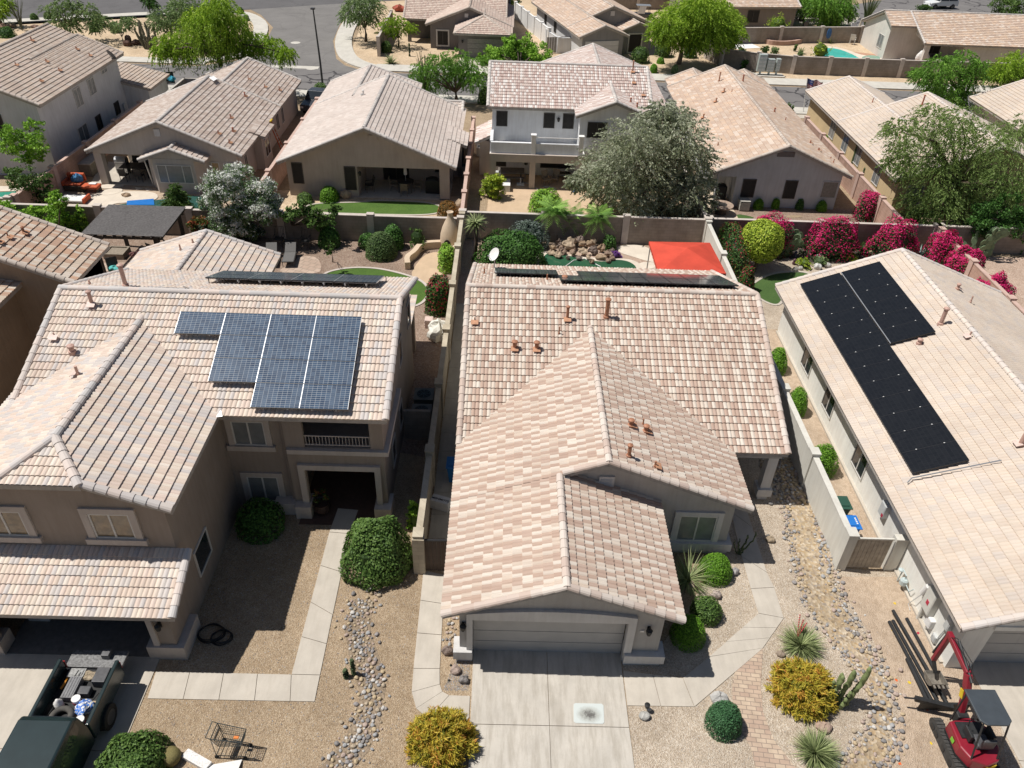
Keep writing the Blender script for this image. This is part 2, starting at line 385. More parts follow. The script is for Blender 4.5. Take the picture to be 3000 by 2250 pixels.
def garage_door(parent, p0, d, w_, h, mt, rows=4):
    p0 = Vector((*p0, 0)); d = Vector((*d, 0)).normalized(); n = Vector((d.y, -d.x, 0)); k = Vector((0,0,1)); mb = MB(); hh = h/rows
    for i in range(rows):
        a, b = i*hh+.012, (i+1)*hh-.012
        mb.obox(p0+d*w_/2+k*(a+b)/2, d*w_/2, n*.03, k*(b-a)/2)
        for j in range(1, 4):   # shallow stile lines
            mb.obox(p0+d*w_*j/4+k*(a+b)/2+n*.03, d*.004, n*.004, k*(b-a)/2)
    mb.obox(p0+d*w_/2+k*h/2-n*.05, d*w_/2, n*.02, k*h/2)
    return mb.build('garage_door', mt, parent)
def vent_pipe(parent, p, r, h, mt, flash=None, cap=True, slope_n=None):
    x, y, z = p; mb = MB(); mb.lathe((x, y, z-.12), [(r*1.5, 0), (r*1.5, .16), (r, .18), (r, h+.1), (r*.8, h+.1)], 9)
    if cap: mb.lathe((x, y, z+h+.02), [(r*1.45, 0), (r*1.45, .06), (r*.5, .1)], 9)
    o = mb.build('vent_pipe', mt, parent, smooth=False)
    if flash:
        u, v = slope_n; u, v = Vector(u), Vector(v); n = u.cross(v).normalized(); n = n if n.z > 0 else -n
        MB().obox(Vector(p)+n*.075-v*.1, u*(.15 if p[1] > 45 or p[0] < -18 else .16), v*(.10 if p[1] > 45 or p[0] < -18 else .12), n*.008).build('flashing', flash, o)
    return o
def vents(roof, spec, ax, e, ze, s, pitch, mt, flash=None):
    """vents on a slope z = ze + pitch*s*(coord-e); spec = (x, y, r, h[, plate])"""
    for q in spec:
        x, y, r, h = q[:4]; far = y > 45 or x < -18; r *= .6 if far else .7; h *= .7 if far else .85; c = y if ax else x; z = ze+pitch*s*(c-e)
        v = Vector((0, s, pitch)) if ax else Vector((s, 0, pitch)); u = Vector((1, 0, 0)) if ax else Vector((0, 1, 0))
        vent_pipe(roof, (x, y, z), r, h, mt, flash if (len(q) > 4 and q[4]) else None, r > .05, (u, v.normalized()))
def on(px, py, ax, e, ze, s, pitch):
    """spot on a roof slope z = ze + pitch*s*(coord-e)"""
    d = CR*(px-1500)/FPX - CU*(py-1125)/FPX + CF; n = np.array([0, 0, 1.]); n[ax] = -pitch*s
    p0 = np.array([0, 0, ze]); p0[ax] = e; t = n @ (p0-np.array([0, 0, CAMH]))/(n @ d); q = np.array([0, 0, CAMH])+d*t
    return Vector(q)
def solar(name, label, panels, mats, group=None, cells=True, lift=.12):
    """panels: list of (corner, u, v) with full-size edge vectors; parts: one panel each with a frame"""
    c0 = panels[0][0]; r = root(name, label, 'solar panels', c0, group)
    for c, u, v in panels:
        c, u, v = Vector(c), Vector(u), Vector(v); n = u.cross(v).normalized(); n = n if n.z > 0 else -n; un, vn = u.normalized(), v.normalized()
        g = .012; c = c+n*lift; L, W = u.length, v.length; cen = c+u/2+v/2
        p = big('solar_panel', [c+un*g+vn*g+n*.02, c+un*(L-g)+vn*g+n*.02, c+un*(L-g)+vn*(W-g)+n*.02, c+un*g+vn*(W-g)+n*.02],
                [[0, 1, 2, 3]], mats[0], r, uv=[(0, 0), (1, 0), (1, 1), (0, 1)])
        f = MB(); t = mats[2]
        for q, k in ((c+u/2, u), (c+u/2+v, u)): f.obox(q-n*.0+vn*(t/2 if q == c+u/2 else -t/2), k/2-un*.006, vn*t/2, n*.024, mi=1)
        for q in (c+v/2+un*t/2, c+v/2+u-un*t/2): f.obox(q, un*t/2, v/2-vn*(t+.004), n*.024)
        f.obox(cen-n*.03, u/2-un*.03, v/2-vn*.03, n*.01)
        for a in (.25, .75):
            f.obox(c+u*a+v/2-n*.075, un*.02, v/2, n*.03)
            f.obox(c+u*a+vn*.15-n*.11, un*.03, vn*.03, n*.06)
        f.build('panel_frame', [mats[1], FB], p)
    return r
def panelmat(name, c1, c2, line, nx, ny, lw=.05, bus=0, rough=.12, hl=0):
    """cells laid out on the panel's own UV"""
    mt, t, b = nm(name); uv = N(t, 'UVMap'); mp = N(t, 'Mapping'); mp.inputs['Scale'].default_value = (nx, ny, 1); t.links.new(uv.outputs[0], mp.inputs[0])
    sp = N(t, 'SeparateXYZ'); t.links.new(mp.outputs[0], sp.inputs[0])
    def edge(o, k=1.0, w_=lw):
        m0 = N(t, 'Math', operation='MULTIPLY'); t.links.new(o, m0.inputs[0]); m0.inputs[1].default_value = k
        f = N(t, 'Math', operation='FRACT'); t.links.new(m0.outputs[0], f.inputs[0])
        s = N(t, 'Math', operation='SUBTRACT'); t.links.new(f.outputs[0], s.inputs[0]); s.inputs[1].default_value = .5
        a = N(t, 'Math', operation='ABSOLUTE'); t.links.new(s.outputs[0], a.inputs[0])
        g = N(t, 'Math', operation='GREATER_THAN'); t.links.new(a.outputs[0], g.inputs[0]); g.inputs[1].default_value = .5-w_; return g.outputs[0]
    mx = N(t, 'Math', operation='MAXIMUM'); t.links.new(edge(sp.outputs[0]), mx.inputs[0]); t.links.new(edge(sp.outputs[1]), mx.inputs[1]); fac = mx.outputs[0]
    if bus:
        m2 = N(t, 'Math', operation='MAXIMUM'); t.links.new(fac, m2.inputs[0]); t.links.new(edge(sp.outputs[1], bus, .07), m2.inputs[1]); fac = m2.outputs[0]
    fx = N(t, 'Vector' 'Math', operation='FLOOR'); t.links.new(mp.outputs[0], fx.inputs[0]); wn = N(t, 'TexWhiteNoise', noise_dimensions='3D')
    oi = N(t, 'ObjectInfo'); ad = N(t, 'VectorMath', operation='ADD'); t.links.new(fx.outputs[0], ad.inputs[0]); t.links.new(oi.outputs['Random'], ad.inputs[1]); t.links.new(ad.outputs[0], wn.inputs['Vector'])
    c = ramp(t, wn.outputs['Value'], [(0, c1), (1, c2)])
    t.links.new(mixc(t, fac, c, line), b.inputs['Base Color']); b.inputs['Roughness'].default_value = rough; b.inputs['Specular IOR Level'].default_value = .5; return mt
# ---------------------------------------------------------------- block walls
def block_wall(label, pts, h, mt, th=.2, post=3.6, pw=.42, ph=.12, cat='block wall', group='block walls between the yards', capm=None, name='block_wall'):
    p = [Vector((*q[:2], 0)) for q in pts]; r = root(name, label, cat, p[0], group); mb = MB(); cp = MB()
    for a, b in zip(p, p[1:]):
        d = b-a; L = d.length; d.normalize(); n = Vector((-d.y, d.x, 0)); c = (a+b)/2
        mb.obox(c+Vector((0,0,h/2)), d*L/2, n*th/2, Vector((0,0,h/2))); cp.obox(c+Vector((0,0,h+.025)), d*L/2, n*(th/2+.02), Vector((0,0,.025)))
    w_ = mb.build('wall', mt, r); cp.build('coping', capm or mt, w_)
    for a, b in zip(p, p[1:]):
        d = b-a; L = d.length; d.normalize(); n = Vector((-d.y, d.x, 0)); k = max(1, round(L/post))
        for i in range(k+1):
            if i == 0 and (a-p[0]).length > .01: continue
            c = a+d*L*i/k; q = MB(); q.obox(c+Vector((0,0,(h+ph)/2)), d*pw/2, n*(pw/2-.04), Vector((0,0,(h+ph)/2))); q.obox(c+Vector((0,0,h+ph+.025)), d*(pw/2+.02), n*(pw/2-.02), Vector((0,0,.025)))
            q.build('pilaster', capm or mt, r)
    return r
# ---------------------------------------------------------------- ground pieces
def sheet(name, poly, z, mt, th=None, kind='structure', label=None, cat=None):
    mb = MB(); pts = [(p[0], p[1]) for p in poly]
    a = sum(pts[i][0]*pts[(i+1) % len(pts)][1]-pts[(i+1) % len(pts)][0]*pts[i][1] for i in range(len(pts)))
    if a < 0: pts = pts[::-1]
    if th: mb.prism(pts, z-th, z)
    else: mb.add([(x, y, z) for x, y in pts], [tuple(range(len(pts)))])
    c = (sum(p[0] for p in pts)/len(pts), sum(p[1] for p in pts)/len(pts), 0)
    o = mb.build(name, mt, loc=c)
    if kind: o['kind'] = kind
    if label: tag(o, label, cat)
    return o
def gp(*pp, z=0): return [tuple(at(x, y, z))[:2] for x, y in pp]
def smooth_poly(pts, it=2):
    for _ in range(it):
        q = []
        for i in range(len(pts)):
            a, b = pts[i], pts[(i+1) % len(pts)]
            q += [(a[0]*.75+b[0]*.25, a[1]*.75+b[1]*.25), (a[0]*.25+b[0]*.75, a[1]*.25+b[1]*.75)]
        pts = q
    return pts
def smooth_line(pts, it=2):
    for _ in range(it):
        q = [pts[0]]
        for a, b in zip(pts, pts[1:]): q += [tuple(np.array(a)*.75+np.array(b)*.25), tuple(np.array(a)*.25+np.array(b)*.75)]
        pts = q+[pts[-1]]
    return pts
def slabs(name, quads, z, mt, th=.1, gap=.012):
    """concrete laid in panels: one mesh, joints left open"""
    mb = MB()
    for q in quads:
        c = (sum(p[0] for p in q)/len(q), sum(p[1] for p in q)/len(q)); pts = []
        for p in q:
            dx, dy = c[0]-p[0], c[1]-p[1]; l = math.hypot(dx, dy); pts.append((p[0]+dx/l*gap, p[1]+dy/l*gap))
        mb.prism(pts, z-th, z)
    o = mb.build(name, mt, loc=(*quads[0][0], 0)); o['kind'] = 'structure'; return o
def walk(name, L, R, z, mt, nsplit):
    """path between a left and a right border line, cut into panels"""
    q = []
    for i in range(len(L)-1):
        n = nsplit[i] if isinstance(nsplit, (list, tuple)) else nsplit
        for k in range(n):
            f0, f1 = k/n, (k+1)/n; lp = lambda a, b, f: (a[0]+(b[0]-a[0])*f, a[1]+(b[1]-a[1])*f)
            q.append([lp(L[i], L[i+1], f0), lp(R[i], R[i+1], f0), lp(R[i], R[i+1], f1), lp(L[i], L[i+1], f1)])
    return slabs(name, q, z, mt)
# ---------------------------------------------------------------- shared materials
M = {}
M['tileB'] = tilemat('tile_pink_cream', [(.45,.325,.26),(.47,.345,.275),(.49,.365,.295),(.46,.335,.265)], .3, alt=[(.635,.56,.48),(.60,.515,.435),(.66,.59,.51),(.575,.475,.39)])
M['capB'] = tilemat('cap_pink_cream', [(.577,.474,.409),(.623,.539,.474),(.539,.428,.363),(.651,.577,.512)], 0)
M['tileA'] = tilemat('tile_blush', [(.642,.535,.451),(.614,.502,.423),(.679,.586,.493),(.577,.525,.484),(.660,.539,.465),(.698,.614,.535),(.623,.512,.428),(.558,.512,.484)], .25)
M['capA'] = tilemat('cap_blush', [(.614,.549,.502),(.577,.530,.502),(.651,.558,.502),(.539,.512,.493)], 0)
M['tileG'] = tilemat('tile_cream', [(.623,.528,.439),(.639,.547,.454),(.610,.514,.427),(.649,.561,.474),(.577,.506,.444),(.621,.536,.452),(.634,.536,.442),(.597,.516,.444)], .2, tile=(2, 1))
M['capG'] = tilemat('cap_cream', [(.651,.577,.521),(.614,.567,.530),(.679,.595,.521)], 0)
M['tileD'] = tilemat('tile_pale', [(.595,.516,.465),(.623,.544,.493),(.567,.488,.437),(.642,.572,.521)], .2)
M['tileE'] = tilemat('tile_pink_white', [(.49,.37,.33),(.52,.40,.36),(.47,.35,.31),(.56,.45,.40)], .2, alt=[(.69,.64,.60),(.72,.68,.64),(.62,.54,.49),(.58,.48,.43)])
M['tileF'] = tilemat('tile_tan', [(.558,.428,.339),(.605,.484,.391),(.577,.446,.349),(.651,.549,.465),(.530,.400,.316),(.605,.456,.344)], .2, tile=(2, 1))
M['tileH'] = tilemat('tile_brown_blend', [(.465,.377,.321),(.549,.474,.419),(.428,.339,.288),(.595,.530,.484),(.493,.409,.353)], .3)
M['tileC'] = tilemat('tile_brown', [(.474,.381,.316),(.530,.437,.363),(.446,.363,.307),(.521,.456,.400),(.493,.400,.326)], .2)
M['tileQ'] = tilemat('tile_orange_blend', [(.512,.335,.233),(.558,.456,.363),(.474,.344,.260),(.577,.502,.428),(.512,.428,.344),(.456,.307,.223)], .3)
M['capH'] = tilemat('cap_grey', [(.577,.530,.493),(.623,.577,.530),(.521,.484,.456)], 0)
M['capC'] = tilemat('cap_brown', [(.521,.437,.372),(.484,.419,.363),(.558,.484,.419)], 0)
M['tileK'] = tilemat('tile_rose', [(.539,.419,.353),(.586,.474,.400),(.512,.391,.335),(.623,.521,.446)], .2)
M['fascia'] = plain('painted_fascia', (.40,.36,.32), .7)
M['fascB'] = plain('grey_fascia', (.30,.285,.27), .7)
M['stA'] = stucco('stucco_taupe', (.325,.27,.225)); M['trA'] = stucco('trim_taupe', (.52,.46,.41))
M['stB'] = stucco('stucco_grey', (.42,.405,.385)); M['trB'] = stucco('trim_light_grey', (.60,.585,.565))
M['stG'] = stucco('stucco_offwhite', (.80,.79,.74)); M['stD'] = stucco('stucco_sand', (.46,.40,.35))
M['stE'] = stucco('stucco_white', (.72,.73,.74)); M['stF'] = stucco('stucco_pale_grey', (.52,.53,.54))
M['stH'] = stucco('stucco_putty', (.50,.46,.42)); M['stC'] = stucco('stucco_cool_grey', (.63,.635,.64))
M['stI'] = stucco('stucco_yellow', (.60,.47,.28)); M['stK'] = stucco('stucco_charcoal', (.20,.185,.18)); M['stL'] = stucco('stucco_mid_grey', (.27,.265,.265))
M['stN'] = stucco('stucco_warm_white', (.64,.61,.56)); M['stQ'] = stucco('stucco_brown', (.34,.26,.19)); M['white'] = stucco('paint_white', (.80,.79,.77))
M['glass'] = glass('window_glass'); M['blind'] = plain('blind_glass', (.20,.21,.21), .2, .15, 3, spec=.6); M['screen'] = plain('sun_screen', (.022,.02,.019), .7, .2)
M['frame'] = plain('window_frame', (.62,.60,.56), .5, .08); M['frameD'] = plain('dark_frame', (.06,.055,.05), .5)
M['amber'] = plain('painted_reflection_pane', (.22,.165,.095), .1, .4, 5, spec=.8)  # amber base colour paints the opposite tile roof's reflection into the pane
M['door'] = plain('garage_paint', (.43,.415,.395), .55, .06, 2); M['doorW'] = plain('garage_white', (.55,.54,.53), .5, .06, 2)
M['terra'] = plain('vent_paint', (.38,.175,.10), .6, .25, 9); M['pinkv'] = plain('vent_pink', (.50,.32,.26), .6, .15, 9); M['rust'] = plain('vent_rust', (.34,.12,.07), .7, .2, 9)
M['flash'] = plain('lead_flashing', (.50,.26,.15), .6, .2, 7); M['flashA'] = plain('pale_flashing', (.62,.48,.42), .5, .15, 7)
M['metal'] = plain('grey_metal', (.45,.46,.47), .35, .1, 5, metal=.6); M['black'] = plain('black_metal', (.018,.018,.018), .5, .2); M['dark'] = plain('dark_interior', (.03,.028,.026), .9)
M['conc'] = concrete('driveway_concrete', (.54,.50,.44), .75); M['conc2'] = concrete('path_concrete', (.53,.48,.41), .25); M['patio'] = concrete('patio_tan', (.58,.43,.29), .15)
M['deckw'] = concrete('pool_deck', (.68,.60,.50), .15)
M['blockw'] = stucco('wall_render_pale', (.64,.62,.56)); M['blockt'] = blockmat('block_taupe', (.29,.25,.215))
M['blockp'] = blockmat('block_pink', (.47,.31,.245)); M['blockb'] = blockmat('block_cream', (.50,.44,.34))
M['cop'] = plain('coping', (.52,.46,.41), .85, .1, 3, spec=.2); M['copp'] = plain('coping_pink', (.52,.37,.31), .85, .1, 3)
T = lambda k, c, f='fascia': (M[k], M[c], M[f])
PT = .385
def gz(t, ta, tb, ze, p=PT, d=.19): return ze+p*min(t-ta, tb-t)-d
def gwall(h, x0, x1, y, ta, tb, ze, mt, holes=(), front=True, p=PT, ax='y', name='wall', z0=0):
    """gable-end wall across a roof (ridge along ax) between coordinates x0..x1"""
    xm = (ta+tb)/2; pr = [(0, gz(x0, ta, tb, ze, p))]
    if x0 < xm < x1: pr.append((xm-x0, gz(xm, ta, tb, ze, p)))
    pr.append((x1-x0, gz(x1, ta, tb, ze, p))); L = x1-x0
    if ax == 'y':
        if front: return wall(h, (x0, y), (x1, y), pr, mt, holes, name=name, z0=z0)
        return wall(h, (x1, y), (x0, y), [(L-s, z) for s, z in pr[::-1]], mt, [(L-b, L-a, c, d) for a, b, c, d in holes], name=name, z0=z0)
    if front: return wall(h, (y, x0), (y, x1), pr, mt, holes, name=name, z0=z0)           # faces +x
    return wall(h, (y, x1), (y, x0), [(L-s, z) for s, z in pr[::-1]], mt, [(L-b, L-a, c, d) for a, b, c, d in holes], name=name, z0=z0)   # faces -x
E1 = lambda x0, x1, y0, y1: None
def box_house(h, x0, x1, y0, y1, z, mt, skip=''):
    """plain eave-height walls: f front(-y) r right b back l left"""
    if 'f' not in skip: wall(h, (x0, y0), (x1, y0), z, mt)
    if 'r' not in skip: wall(h, (x1, y0), (x1, y1), z, mt)
    if 'b' not in skip: wall(h, (x1, y1), (x0, y1), z, mt)
    if 'l' not in skip: wall(h, (x0, y1), (x0, y0), z, mt)
def yhouse(h, ta, tb, y0, y1, ze, p, mats, st, ov=.5, oe=.35, seg=3, holes=(), skip='', rakes=(1, 1)):
    rf = gable(h, 'y', y0, y1, ta, tb, ze, p, mats, seg, rakes=rakes); x0, x1 = ta+ov, tb-ov; zt = ze+p*ov-.19
    if 'f' not in skip: gwall(h, x0, x1, y0+oe, ta, tb, ze, st, holes, True, p)
    if 'b' not in skip: gwall(h, x0, x1, y1-oe, ta, tb, ze, st, (), False, p)
    if 'r' not in skip: wall(h, (x1, y0+oe), (x1, y1-oe), zt, st)
    if 'l' not in skip: wall(h, (x0, y1-oe), (x0, y0+oe), zt, st)
    return rf
def xhouse(h, x0, x1, ta, tb, ze, p, mats, st, ov=.5, oe=.35, seg=3, skip=''):
    rf = gable(h, 'x', x0, x1, ta, tb, ze, p, mats, seg); y0, y1 = ta+ov, tb-ov; zt = ze+p*ov-.19
    if 'f' not in skip: wall(h, (x0+oe, y0), (x1-oe, y0), zt, st)
    if 'b' not in skip: wall(h, (x1-oe, y1), (x0+oe, y1), zt, st)
    if 'r' not in skip: gwall(h, y0, y1, x1-oe, ta, tb, ze, st, (), True, p, 'x')
    if 'l' not in skip: gwall(h, y0, y1, x0+oe, ta, tb, ze, st, (), False, p, 'x')
    return rf
WF = lambda: (M['frame'], M['glass'])
def lantern(h, p, n=(0, -1), nm_='wall_lantern'):
    x, y, z = p; mb = MB(); a = Vector((n[0], n[1], 0))
    mb.obox(Vector(p)+a*.02, Vector((.05, 0, 0)) if n[1] else Vector((0, .05, 0)), a*.02, (0, 0, .13)); c = Vector(p)+a*.15
    mb.tube([Vector(p)+Vector((0,0,.1)), c+Vector((0,0,.2)), c+Vector((0,0,.12))], .012, 5)
    mb.lathe((c.x, c.y, c.z-.14), [(.05, 0), (.06, .02), (.105, .22), (.11, .24), (.03, .3)], 6)
    for k in range(6):
        t = pi/3*k; mb.tube([c+Vector((.055*math.cos(t), .055*math.sin(t), -.13)), c+Vector((.11*math.cos(t), .11*math.sin(t), .09))], .008, 4)
    return mb.build(nm_, M['black'], h)
# ================================================================ the house in the middle (grey, pink-and-cream tile)
h = root('house', 'grey house with pink and cream tile roof, closed garage, central in the nearest row', 'house', (4.9, 23, 0), 'houses of the neighbourhood')
mB = T('tileB', 'capB', 'fascB')
rB = gable(h, 'x', -1.55, 11.4, 22.95, 37.8, 2.6, PT, mB, 4)
rB2 = gable(h, 'y', 19.85, 28.7, -1.56, 9.2, 2.6, PT, mB, 4, rakes=(0, 0))
rB3 = gable(h, 'y', 15.0, 19.85, -1.56, 5.9, 2.6, PT, mB, 4, rakes=(1, 0), sB=(15.0, 20.2), sA=(15.0, 19.84))
z2 = 2.6+PT*5.38; zl = 2.6+PT*3.73
caps([((9.2, 19.9, 2.65), (3.82, 19.9, z2+.05)), ((2.3, 19.9, zl+.12), (3.82, 19.9, z2+.05))], .13, M['capB'], rB2[0])
mS = M['stB']; gw = gwall
gw(h, -1.05, 5.4, 15.3, -1.56, 5.9, 2.6, mS, [(.42, 5.32, 0, 2.15)])
gw(h, 2.2, 8.7, 20.15, -1.56, 9.2, 2.6, mS)
wall(h, (5.4, 15.3), (5.4, 20.15), 2.6, mS); wall(h, (-1.05, 37.3), (-1.05, 15.3), 2.6, mS)
wall(h, (8.7, 20.15), (8.7, 26.0), 2.6, mS); wall(h, (8.7, 26.0), (10.9, 26.0), 3.6, mS, [(.6, 1.6, 0, 2.1)]); wall(h, (10.9, 26.0), (10.9, 37.3), 2.6, mS)
wall(h, (10.9, 37.3), (-1.05, 37.3), 2.6, mS)
gw(h, 23.5, 37.3, 11.05, 22.95, 37.8, 2.6, mS, (), True, PT, 'x', z0=2.45); gw(h, 23.5, 37.3, -1.2, 22.95, 37.8, 2.6, mS, (), False, PT, 'x', z0=2.3)
MB().box(9.6, 10.6, 26.02, 26.1, 0, 2.1).build('front_door', plain('door_brown', (.10,.06,.04), .5), h)
MB().box(8.72, 11.2, 23.0, 23.4, 2.3, 2.62).build('porch_beam', mS, h)
q = MB(); q.box(10.72, 11.12, 23.05, 23.45, 0, 2.3); q.box(10.62, 11.22, 22.95, 23.55, .25, .62); q.build('porch_post', M['trB'], h)
garage_door(h, (-.62, 15.62), (1, 0), 4.9, 2.2, M['door'])
t = MB()   # arched surround of the garage opening
ys = (15.18, 15.3)
n = 14
for i in range(n):
    x0, x1 = -.82+5.34*i/n, -.82+5.34*(i+1)/n; f = lambda x: 2.42+.22*(1-((x-1.85)/2.67)**2)
    t.add([(x0,ys[0],2.15),(x1,ys[0],2.15),(x1,ys[1],2.15),(x0,ys[1],2.15),(x0,ys[0],f(x0)),(x1,ys[0],f(x1)),(x1,ys[1],f(x1)),(x0,ys[1],f(x0))], [(0,3,2,1),(4,5,6,7),(0,1,5,4),(2,3,7,6)]+([(3,0,4,7)] if i == 0 else [])+([(1,2,6,5)] if i == n-1 else []))
t.box(-.82, -.63, 15.18, 15.3, .62, 2.148); t.box(4.27, 4.52, 15.18, 15.3, .62, 2.148); t.build('garage_surround', M['trB'], h)
for b in ((-1.25, -.63, 15.08, 15.7, .22, .6, -1.15, 15.18), (4.3, 5.62, 15.08, 15.7, .22, .6, 4.32, 15.18), (5.42, 8.9, 19.98, 20.6, .22, .6, 5.44, 20.08)):
    t = MB(); t.box(*b[:6]); t.box(b[6], b[1]-.002 if b[1] < 0 else b[1]-.1, b[7], b[3]-.02, 0, .22); t.build('wall_base', M['trB'], h)
window(h, (6.75, 20.15), (1, 0), 1.4, .62, 1.95, (M['frame'], M['blind']), trim=M['trB'], tw=.2)
t = MB(); t.box(3.6, 4.15, 20.08, 20.17, 3.2, 3.8)
for i in range(7): t.obox((3.875, 20.07, 3.32+i*.06), (.19, 0, 0), (0, .015, .012), (0, -.006, .012))
t.build('gable_vent', M['trB'], h)
for x in (-.93, 4.95): lantern(h, (x, 15.3, 1.78))
MB().box(4.7, 4.82, 15.27, 15.3, 1.62, 1.7).build('house_number_plate', M['white'], h)
vents(rB[0], [(-1.14, 28.48, .04, .25, 1), (2.84, 28.76, .09, .62, 1), (4.54, 28.91, .13, .95), (2.47, 28.01, .04, .4), (.59, 27.24, .13, .3, 1), (1.51, 27.24, .13, .3, 1)], 1, 22.95, 2.68, 1, PT, M['terra'], M['flash'])
vents(rB2[1], [(4.9, 22.32, .12, .22, 1), (5.43, 22.69, .04, .3), (5.48, 22.28, .12, .22, 1), (4.6, 20.5, .1, .5), (5.56, 20.4, .05, .3, 1)], 0, 9.2, 2.68, -1, PT, M['terra'], M['flash'])
vents(rB[1], [(-.9, 34, .05, .35), (2.1, 32.6, .05, .35), (2.9, 32.3, .14, .2)], 1, 37.8, 2.68, -1, PT, M['terra'])
# ================================================================ two-storey taupe house on the left
h = root('house', 'two-storey taupe house with blue solar panels on its roof and an open garage', 'house', (-10, 22, 0), 'houses of the neighbourhood')
mA = T('tileA', 'capA'); ZE = 5.25; mS = M['stA']; tr = M['trA']
rA = gable(h, 'x', -16.95, -3.9, 21.1, 31.2, ZE, PT, mA, 4)
zr = ZE+PT*3.75; zc = ZE+PT*2.45
rW = slope(h, (-9.75, 16.55, ZE), (-9.75, 25.3, ZE), (-13.5, 16.55, zr), (-13.5, 25.3, zr), mA[0], 4, [(-9.75, 16.55, ZE), (-9.75, 25.3, ZE), (-13.5, 25.3, zr), (-13.5, 18.1, zr), (-12.2, 16.55, zc)], mA[2])
rV = slope(h, (-17.25, 16.55, ZE), (-17.25, 25.3, ZE), (-13.5, 16.55, zr), (-13.5, 25.3, zr), mA[0], 4, [(-17.25, 16.55, ZE), (-17.25, 25.3, ZE), (-13.5, 25.3, zr), (-13.5, 18.1, zr), (-14.8, 16.55, zc)], mA[2])
slope(h, (-14.8, 16.5, zc), (-12.2, 16.5, zc), (-14.8, 18.1, zr), (-12.2, 18.1, zr), mA[0], 4, [(-14.8, 16.5, zc), (-12.2, 16.5, zc), (-13.5, 18.1, zr)], mA[2])
caps([((-13.5, 18.1, zr+.05), (-13.5, 25.1, zr+.05)), ((-12.2, 16.5, zc+.05), (-13.5, 18.1, zr+.06)), ((-14.8, 16.5, zc+.05), (-13.5, 18.1, zr+.06)), ((-9.75, 16.6, ZE+.05), (-12.2, 16.6, zc+.05)), ((-17.25, 16.6, ZE+.05), (-14.8, 16.6, zc+.05))], .145, mA[1], rW)
rP = slope(h, (-17.3, 14.7, 2.55), (-9.65, 14.7, 2.55), (-17.3, 16.75, 3.34), (-9.65, 16.75, 3.34), mA[0], 4, None, mA[2])
caps([((-9.69, 14.7, 2.6), (-9.69, 16.7, 3.39))], .13, mA[1], rP)
rK = gable(h, 'y', 30.6, 38.2, -19.6, -12.1, 2.6, .345, mA, 4, rakes=(0, 1))
gw(h, -19.1, -12.6, 37.8, -19.6, -12.1, 2.6, mS, (), False, .345); wall(h, (-12.6, 30.8), (-12.6, 37.8), 2.58, mS); wall(h, (-19.1, 37.8), (-19.1, 30.8), 2.58, mS)
rQ = slope(h, (-4.3, 34.2, 2.65), (-4.3, 30.6, 2.65), (-8.5, 34.2, 3.1), (-8.5, 30.6, 3.1), mA[0], 4, None, mA[2]); caps([((-4.3, 30.62, 2.7), (-8.4, 30.62, 3.12))], .13, mA[1], rQ)
MB().box(-4.75, -4.35, 33.0, 33.4, 0, 2.6).build('patio_post', mS, h)
# front of the upper floor under the clipped gable
x0, x1 = -16.9, -10.1
pr = [(0, ZE+.1), (-14.75-x0, zc-.16), (-12.25-x0, zc-.16), (x1-x0, ZE-.06)]
wall(h, (x0, 16.75), (x1, 16.75), pr, mS, z0=2.4)
wall(h, (-10.1, 16.75), (-10.1, 21.97), ZE, mS); wall(h, (-10.1, 15.1), (-10.1, 16.75), [(0, 2.55), (1.65, 3.2)], mS)
wall(h, (-17.0, 15.1), (-10.1, 15.1), 2.55, mS, [(1.25, 6.2, 0, 2.08)])
wall(h, (-16.9, 31), (-16.9, 15.1), [(0, ZE), (14.2, ZE), (14.25, 3.2), (15.9, 2.5)], mS)
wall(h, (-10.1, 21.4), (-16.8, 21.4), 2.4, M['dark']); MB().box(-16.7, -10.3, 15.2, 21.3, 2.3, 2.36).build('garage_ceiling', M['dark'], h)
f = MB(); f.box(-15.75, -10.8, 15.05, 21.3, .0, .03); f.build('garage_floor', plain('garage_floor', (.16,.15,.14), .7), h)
for b in ((-11.05, -9.85, 14.98, 16.3, 0, .62), (-17.2, -15.7, 14.98, 15.6, 0, .62)): MB().box(*b).build('wall_base', tr, h)
t = MB(); t.box(-10.8, -10.62, 15.03, 15.1, .62, 2.2); t.box(-15.93, -15.75, 15.03, 15.1, .62, 2.2); t.box(-15.75, -10.8, 15.032, 15.1, 2.08, 2.26); t.build('garage_surround', tr, h)
for x in (-12.46, -15.75): window(h, (x, 16.75), (1, 0), 1.25, 3.78, 4.86, (M['frame'], M['amber']), trim=tr, tw=.22, sill=True)
wall(h, (-10.1, 21.95), (-7.8, 21.95), ZE, mS)
wall(h, (-7.8, 21.66), (-4.2, 21.66), ZE-.1, mS, [(.7, 3.12, 3.4, 4.78), (.58, 3.2, 0, 2.36)])
wall(h, (-7.8, 21.95), (-7.8, 21.66), ZE, mS)
wall(h, (-4.2, 21.66), (-4.2, 30.9), ZE+.1, mS); gw(h, 21.66, 30.7, -4.25, 21.1, 31.2, ZE, mS, (), True, PT, 'x', z0=5.0); gw(h, 21.66, 30.7, -16.7, 21.1, 31.2, ZE, mS, (), False, PT, 'x', z0=5.0)
wall(h, (-4.2, 30.9), (-16.9, 30.9), ZE, mS); wall(h, (-7.8, 24.4), (-4.3, 24.4), ZE, mS, name='porch_wall'); wall(h, (-7.75, 21.8), (-7.75, 24.4), ZE, mS, name='porch_wall')
MB().box(-7.6, -4.35, 21.84, 24.3, 2.75, 3.0).build('balcony_floor', tr, h)
t = MB(); t.box(-7.75, -4.02, 21.52, 21.66, 3.16, 3.36); t.box(-4.2, -4.02, 21.662, 25.5, 3.16, 3.36); t.build('balcony_ledge', tr, h)
